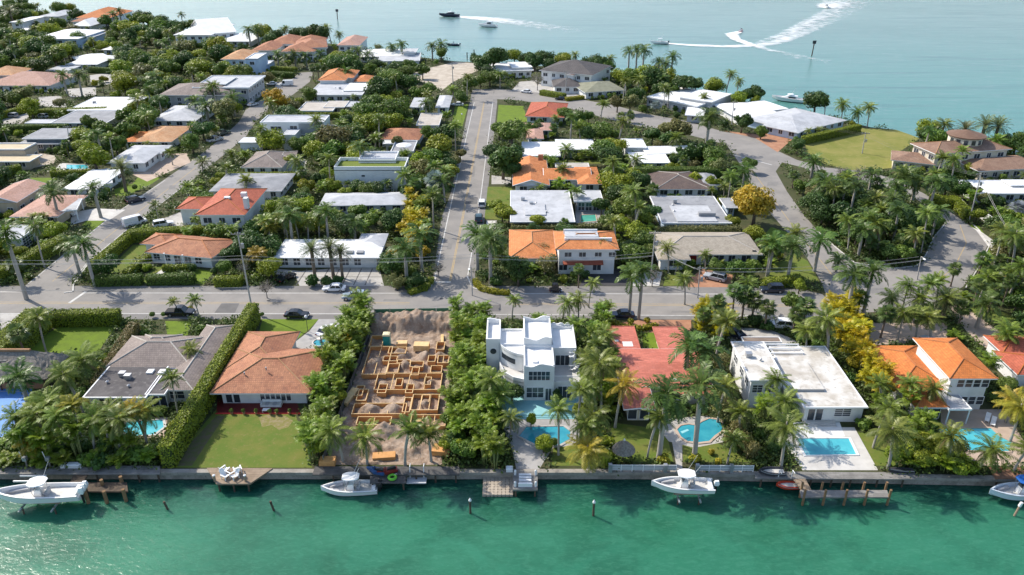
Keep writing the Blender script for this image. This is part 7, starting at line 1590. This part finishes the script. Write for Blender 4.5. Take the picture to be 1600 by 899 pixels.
def wires(label, a, b, n=3, sag=.8):
    d = (b - a); s = Vector((-d.y, d.x, 0)).normalized(); m = MB(); o = None; o = thing('power_line', label, 'power line', a)
    for k in range(n):
        w = s * (k - (n-1)/2) * .7 + Vector((0,0,-.5 * (k % 2))); b_ = MB(); b_.tube([a + w + d * t + Vector((0,0,-sag * 4 * t * (1 - t))) for t in np.linspace(0, 1, 13)], .013 if a.y > 190 else .023, 4); b_.build('wire', CONC2 if a.y < 190 else WOODG, o)
off = Vector((-75, 0, 0))
wires('three wires running off the left edge from the leaning pole', p1(z1 - 5) + off, p1(z1 - 5), 3, 1.0); wires('wires over the street between the leaning pole and the corner lamp', p1(z1 - 5), p3(z3 - .5) + Vector((0,3,1.5)), 3, .9)
wires('wires over the avenue mouth towards the beige shingle house', p3(z3 - .5) + Vector((0,3,1.5)), p2(z2 - 5), 3, .9); wires('two wires sagging between the beige house pole and driveway pole', p2(z2 - 3), p4(z4 - .5), 2, .4)
wires('wires from the driveway pole towards the green island', p4(z4 - .6), p5(z5 - .3), 3, 1.0); wires('three wires above the villa garden between two right hand poles', p7(z7 - .5), p6(z6 - .5), 3, 1.2); wires('single low wire from leaning pole along the street', p1(5.5) + off, p1(5.5), 1, .7)
wires('wires from the white pole to the pole by the big royal palm', p7(z7 - .5), p9(z9 - .5), 3, 1.2); wires('wires along the avenue top between two far poles', p8(z8 - .5), p10(z10 - .5), 3, 1.0); wires('wires dropping from the right pole to the garden corner', p6(z6 - .6), P(1590, 380, 5), 2, .6)
# ---------------------------------------------------------------- garden furniture and small things
def lamp_post(label, x, y, h=2.8):
    g = P(x, y); o = thing('garden_lamp', label, 'lamp', g); b = MB(); b.tube([(0,0,-.1),(0,0,h)], .05, 7); b.build('post', DARKM, o); b = MB(); b.lathe([(.08,h),(.26,h+.12),(.3,h+.3),(.2,h+.5),(.02,h+.58)], 12); b.build('globe', TRIM, o, True)
lamp_post('dark lamp post with white globe on the curved lawn', 481, 518); lamp_post('dark lamp post on the bright verge lawn left of the avenue', 722, 192)
g = P(17, 608); o = thing('court_light', 'dark double headed light pole beside the blue court', 'lamp', g); b = MB(); b.tube([(0,0,-.1),(-.25,.1,5.2)], .08, 7); b.build('pole', DARKM, o)
b = MB(); b.box(-1.0,0,5.15,.7,.16,5.27); b.build('crossbar', DARKM, o)
for dx in (-1.0, .6): b = MB(); b.box(dx-.28,-.15,5.28,dx+.28,.3,5.4); b.build('lamp_head', DARKM, o)
g = P(40, 628); o = thing('basketball_hoop', 'white basketball hoop leaning over the right side of the blue court', 'basketball hoop', g); b = MB(); b.tube([(.6,0,-.1),(.6,0,2.6),(-.3,0,3.2)], .09, 7); b.build('post', STEELW, o); b = MB(); b.box(-.36,-.9,2.9,-.3,.9,4.0); b.build('backboard', TRIM, o); b = MB(); b.tube([(-.6+.23*math.cos(q),.23*math.sin(q),3.05) for q in np.linspace(0,6.283,13)], .02, 4); b.build('rim', REDE, o)
def adirondack():
    o = thing('garden_chair', '', 'chair', (0,0,0)); mk = lambda n, f: f.build(n, TRIM, o)
    b = MB(); b.loft([[(-.28,-.35,.38),(.28,-.35,.38),(.28,-.35,.42),(-.28,-.35,.42)],[(-.26,.25,.24),(.26,.25,.24),(.26,.25,.28),(-.26,.25,.28)]]); mk('seat', b)
    b = MB(); b.loft([[(-.26,.22,.26),(.26,.22,.26),(.26,.27,.26),(-.26,.27,.26)],[(-.3,.5,.85),(.3,.5,.85),(.3,.55,.85),(-.3,.55,.85)],[(-.18,.62,1.05),(.18,.62,1.05),(.18,.66,1.05),(-.18,.66,1.05)]]); mk('backrest', b)
    for s in (-1, 1):
        b = MB(); b.box(s*.36-.07,-.42,.56,s*.36+.07,.35,.59); mk('armrest', b); b = MB(); b.box(s*.33-.03,-.38,0,s*.33+.03,-.3,.56); mk('leg', b); b = MB(); b.box(s*.33-.03,.28,0,s*.33+.03,.36,.56); mk('leg', b)
    return o
ad = adirondack()
for k, (x, y, rz, lab) in enumerate(((352,738,150,'back left white garden chair on the trapezoid deck'), (372,738,-150,'back right white garden chair on the trapezoid deck'), (353,747,60,'front left white garden chair on the trapezoid deck'), (367,747,-40,'front right white garden chair on the trapezoid deck'))):
    g = P(x, y, .27); q = ad if k == 0 else dup(ad, (0,0,0), 0); q.location = (g.x, g.y, .25); q.rotation_euler = (0,0,R(rz)); q['label'] = lab; q['group'] = 'white chairs on the corner deck'; q.scale = (1.25,)*3
def lounger(label, x, y, rz, z=.02):
    g = P(x, y, .3); o = thing('sun_lounger', label, 'sun lounger', (g.x, g.y, z), R(rz)); b = MB(); b.box(-.32,-.9,.3,.32,.35,.38); b.build('seat', TRIM, o); b = MB(); b.loft([[(-.32,.35,.3),(.32,.35,.3),(.32,.35,.38),(-.32,.35,.38)],[(-.32,.95,.75),(.32,.95,.75),(.32,.92,.83),(-.32,.92,.83)]]); b.build('backrest', TRIM, o)
    for dx in (-.27,.27):
        for dy in (-.8,.5): b = MB(); b.box(dx-.03,dy-.03,0,dx+.03,dy+.03,.3); b.build('leg', TRIM, o)
lounger('left white sun lounger on pavers by the vivid orange house pool', 1543, 654, -35); lounger('right white sun lounger on pavers by the vivid orange house pool', 1552, 660, -35)
lounger('white sun lounger on the hedge side path of the terracotta house', 318, 642, 20); lounger('white sun lounger on the patio of the white glass fronted villa', 470, 258, 90)
# patio sofa, plants in pots, fountain
g = P(424, 632, .4); o = thing('patio_sofa', 'long white patio sofa with cushions on the dark red patio', 'sofa', (g.x, g.y, .02)); b = MB(); b.box(-1.5,-.4,.12,1.5,.45,.42); b.build('seat', TRIM, o); b = MB(); b.box(-1.5,.45,.12,1.5,.65,.95); b.build('backrest', TRIM, o)
for k in range(5): b = MB(); b.box(-1.45+k*.58,-.35,.425,-.93+k*.58,.42,.58); b.build('cushion', UPH if k % 2 else DECKC, o)
for s in (-1.6, 1.45): b = MB(); b.box(s,-.4,.1,s+.15,.65,.68); b.build('armrest', TRIM, o)
g = P(416, 641, .3); o = thing('patio_table', 'low white table in front of the patio sofa', 'table', (g.x, g.y, .02)); b = MB(); b.box(-.55,-.35,.36,.55,.35,.42); b.build('tabletop', TRIM, o)
for dx in (-.48,.48):
    for dy in (-.28,.28): b = MB(); b.box(dx-.03,dy-.03,0,dx+.03,dy+.03,.36); b.build('leg', TRIM, o)
POT = M('clay_pot', (.42,.2,.11), rough=.8)
for k, x in enumerate((362,381,400,422,432,452)):
    g = P(x, 645, .3); o = thing('potted_plant', ('leftmost','second from left','third from left','fourth from left','fifth from left','rightmost')[k] + ' potted plant along the red patio edge', 'potted plant', (g.x, g.y, .02), group='pots along the red patio'); b = MB(); b.lathe([(.16,0),(.24,.36),(.26,.4)], 10); b.build('pot', POT, o); link('foliage', PROTO['shrub'][k % 4][1], o, (0,0,.35), k, (.42,.42,.55)).color = (*COLS['mid'], 1)
g = P(502, 538); o = thing('fountain', 'round tiered fountain with pale basin at the end of the curved driveway', 'fountain', g); keep([(g.x+2.2*math.cos(a), g.y+2.2*math.sin(a)) for a in np.linspace(0,6.28,10)])
b = MB(); b.lathe([(1.5,0),(1.55,.5),(1.35,.5),(1.3,.3)], 20); b.build('basin', CONC2, o); b = MB(); b.lathe([(1.3,.3),(1.3,.36)], 20); b.build('water', POOLD, o); b = MB(); b.lathe([(.3,.3),(.18,.9),(.7,1.15),(.12,1.1),(.1,1.5),(.3,1.65),(.05,1.9)], 14); b.build('tier', CONC2, o, True)
# thatched parasol by the railing
g = P(973, 720); o = thing('thatched_parasol', 'small round thatched shelter behind the white railing', 'parasol', g); keep([(g.x+1.4*math.cos(a), g.y+1.4*math.sin(a)) for a in np.linspace(0,6.28,8)])
b = MB(); b.lathe([(1.65,1.95),(1.6,2.1),(.9,2.85),(.3,3.4),(.05,3.6)], 18); b.build('roof', THATCH, o); b = MB(); b.tube([(0,0,-.1),(0,0,2.6)], .1, 7); b.build('post', WOODD, o); b = MB(); b.lathe([(.14,3.55),(.1,3.8)], 8); b.build('finial', STEELW, o)
# round white parasol on the grey terrace, teal parasol
def parasol(label, x, y, r, z, mat):
    g = P(x, y, z + 2.3); o = thing('parasol', label, 'parasol', (g.x, g.y, z)); b = MB(); b.lathe([(r,2.1),(r*.98,2.16),(r*.5,2.55),(.05,2.8)], 10); b.build('canopy', mat, o); b = MB(); b.tube([(0,0,0),(0,0,2.75)], .04, 6); b.build('pole', STEELW, o)
parasol('round white parasol on the flat grey roof terrace', 631, 226, 2.4, 3.0, TRIM); parasol('teal parasol behind the white glass fronted villa', 546, 195, 1.5, 0, TEAL)
# green ring float, dock box, cooler
g = P(613, 747, .1); o = thing('ring_float', 'lime green ring float on the dark platform', 'ring float', (g.x, g.y, .02)); b = MB(); b.loft([[((.48+.19*math.cos(q))*math.cos(a), (.48+.19*math.cos(q))*math.sin(a), .2+.19*math.sin(q)) for q in np.linspace(0,6.283,9)[:-1]] for a in np.linspace(0,6.283,21)], cap=False); b.build('ring', M('lime_plastic', (.18,.55,.05), rough=.4), o, True)
b = MB(); b.tube([(.3,.3,.38),(.5,.5,.42),(.62,.35,.36)], .03, 5); b.build('handle', TRIM, o)
def jetski(label, x, y, rz, col, z=.2):
    g = P(x, y, z + .4); o = thing('jet_ski', label, 'jet ski', (g.x, g.y, z), R(rz)); b = MB(); b.loft([[(-1.3,-.4,.1),(-1.3,.4,.1),(-1.3,.42,.5),(-1.3,-.42,.5)],[(.2,-.5,.05),(.2,.5,.05),(.2,.5,.55),(.2,-.5,.55)],[(1.5,-.08,.4),(1.5,.08,.4),(1.5,.1,.6),(1.5,-.1,.6)]]); b.build('hull', col, o); b = MB(); b.loft([[(-1.1,-.2,.5),(-1.1,.2,.5),(-1.1,.15,.85),(-1.1,-.15,.85)],[(.1,-.2,.5),(.1,.2,.5),(.1,.15,.75),(.1,-.15,.75)]]); b.build('seat', BLKP, o); b = MB(); b.tube([(.35,-.4,1.0),(.25,0,.95),(.35,.4,1.0)], .04, 5); b.build('handlebar', BLKP, o); b = MB(); b.loft([[(.2,-.3,.5),(.2,.3,.5),(.3,.2,.95),(.3,-.2,.95)],[(1.2,-.15,.55),(1.2,.15,.55),(.7,.1,.75),(.7,-.1,.75)]]); b.build('cowl', col, o)
jetski('blue jet ski parked on the dark dock', 588, 735, 160, M('blue_gelcoat', (.04,.10,.25), rough=.3)); jetski('red and dark jet ski beside the blue one on the dark dock', 606, 735, 200, M('dull_red_gelcoat', (.22,.03,.025), rough=.4))
def dockbox(label, x, y, z=.22, w=1.5):
    g = P(x, y, z + .3); o = thing('dock_box', label, 'box', (g.x, g.y, z)); b = MB(); b.box(-w/2,-.35,0,w/2,.35,.5); b.build('box', OUTB, o); b = MB(); b.loft([[(-w/2-.04,-.4,.5),(-w/2-.04,.4,.5),(-w/2+.05,.3,.62),(-w/2+.05,-.3,.62)],[(w/2+.04,-.4,.5),(w/2+.04,.4,.5),(w/2-.05,.3,.62),(w/2-.05,-.3,.62)]]); b.build('lid', OUTB, o)
dockbox('white dock box on the left dock by the brown ramp', 117, 727, w=2.0); dockbox('white dock box at the seawall of the taupe house dock end', 99, 727, w=.6); dockbox('white dock box beside the cradle dock', 796, 733, .15, .9)
# white garden wall and gate at the right
for lab, a, c, h in (('white garden wall beside the curved street on the right', (1530,340),(1572,368),1.9), ('low white wall and gate by the villa hedge', (1494,316),(1508,330),1.6)):
    A, B = P(*a), P(*c); L = (B - A).length; dd = (B - A).normalized(); fr = (A.x, A.y, 0, dd.x, dd.y); o = thing('garden_wall', lab, 'wall', A); b = MB(fr); b.box(0,-.1,-.2,L,.1,h); b.build('wall', WHITE, o); b = MB(fr); b.box(-.05,-.15,h,L+.05,.15,h+.1); b.build('coping', TRIM, o); keep([b.t((0,-.3,0))[:2], b.t((L,-.3,0))[:2], b.t((L,.3,0))[:2], b.t((0,.3,0))[:2]])
g = P(1448, 362, .3)
# ---------------------------------------------------------------- words for every plant: what it is and beside which house it stands
SIZEW = {'palm': ((4.5, 'short'), (7.5, 'mid height'), (99, 'tall')), 'broad': ((1.4, 'small'), (2.7, 'mid sized'), (99, 'large'))}
ORD = ['leftmost','second from left','third from left','fourth from left','fifth from left','sixth from left','seventh from left','eighth from left','ninth from left','tenth from left']
buckets = {}
for o, key, cw, x, y, s, grp in PLANTS:
    d, short, lx, ly = min((math.hypot((x - a) * 1.0, (y - b)), n, a, b) for n, a, b in LM)
    pal = key in ('coco', 'royal', 'fan', 'date', 'silver')
    size = next(w for lim, w in SIZEW['palm' if pal else 'broad'] if s <= lim)
    dx, dy = x - lx, y - ly
    rel = ('behind' if dy > 0 else 'in front of') if abs(dy) > abs(dx) else ('right of' if dx > 0 else 'left of')
    if d > 22: rel = {'behind': 'well behind', 'in front of': 'well before', 'right of': 'far right of', 'left of': 'far left of'}[rel]
    base = ' '.join(w for w in (size, cw, KINDN[key][1]) if w) + f' {rel} the {short}'
    buckets.setdefault(base, []).append((project((x, y, 0))[0], o))
    o['group'] = grp or KINDN[key][1].replace('shrub', 'shrubs').replace('palm', 'palms').replace('tree', 'trees') + ' in the gardens'
for base, it in buckets.items():
    it.sort(key=lambda t: t[0])
    for k, (_, o) in enumerate(it):
        lab = base if len(it) == 1 else f'{base}, ' + (ORD[k] if k < len(ORD) else 'further right')
        if len(lab.split()) > 16: lab = lab.replace('clumping palm', 'clump').replace('mid sized', 'middling').replace('from left', 'along').replace('in front of', 'before').replace('low clumping', 'low')
        if len(lab.split()) > 16: lab = lab.replace('round crowned', 'domed').replace(' dark green', ' dark').replace(' bright green', ' bright').replace('grey green ', '').replace('second along', 'second').replace(' two storey', '')
        if len(lab.split()) > 16: print('LONG', lab)
        o['label'] = lab
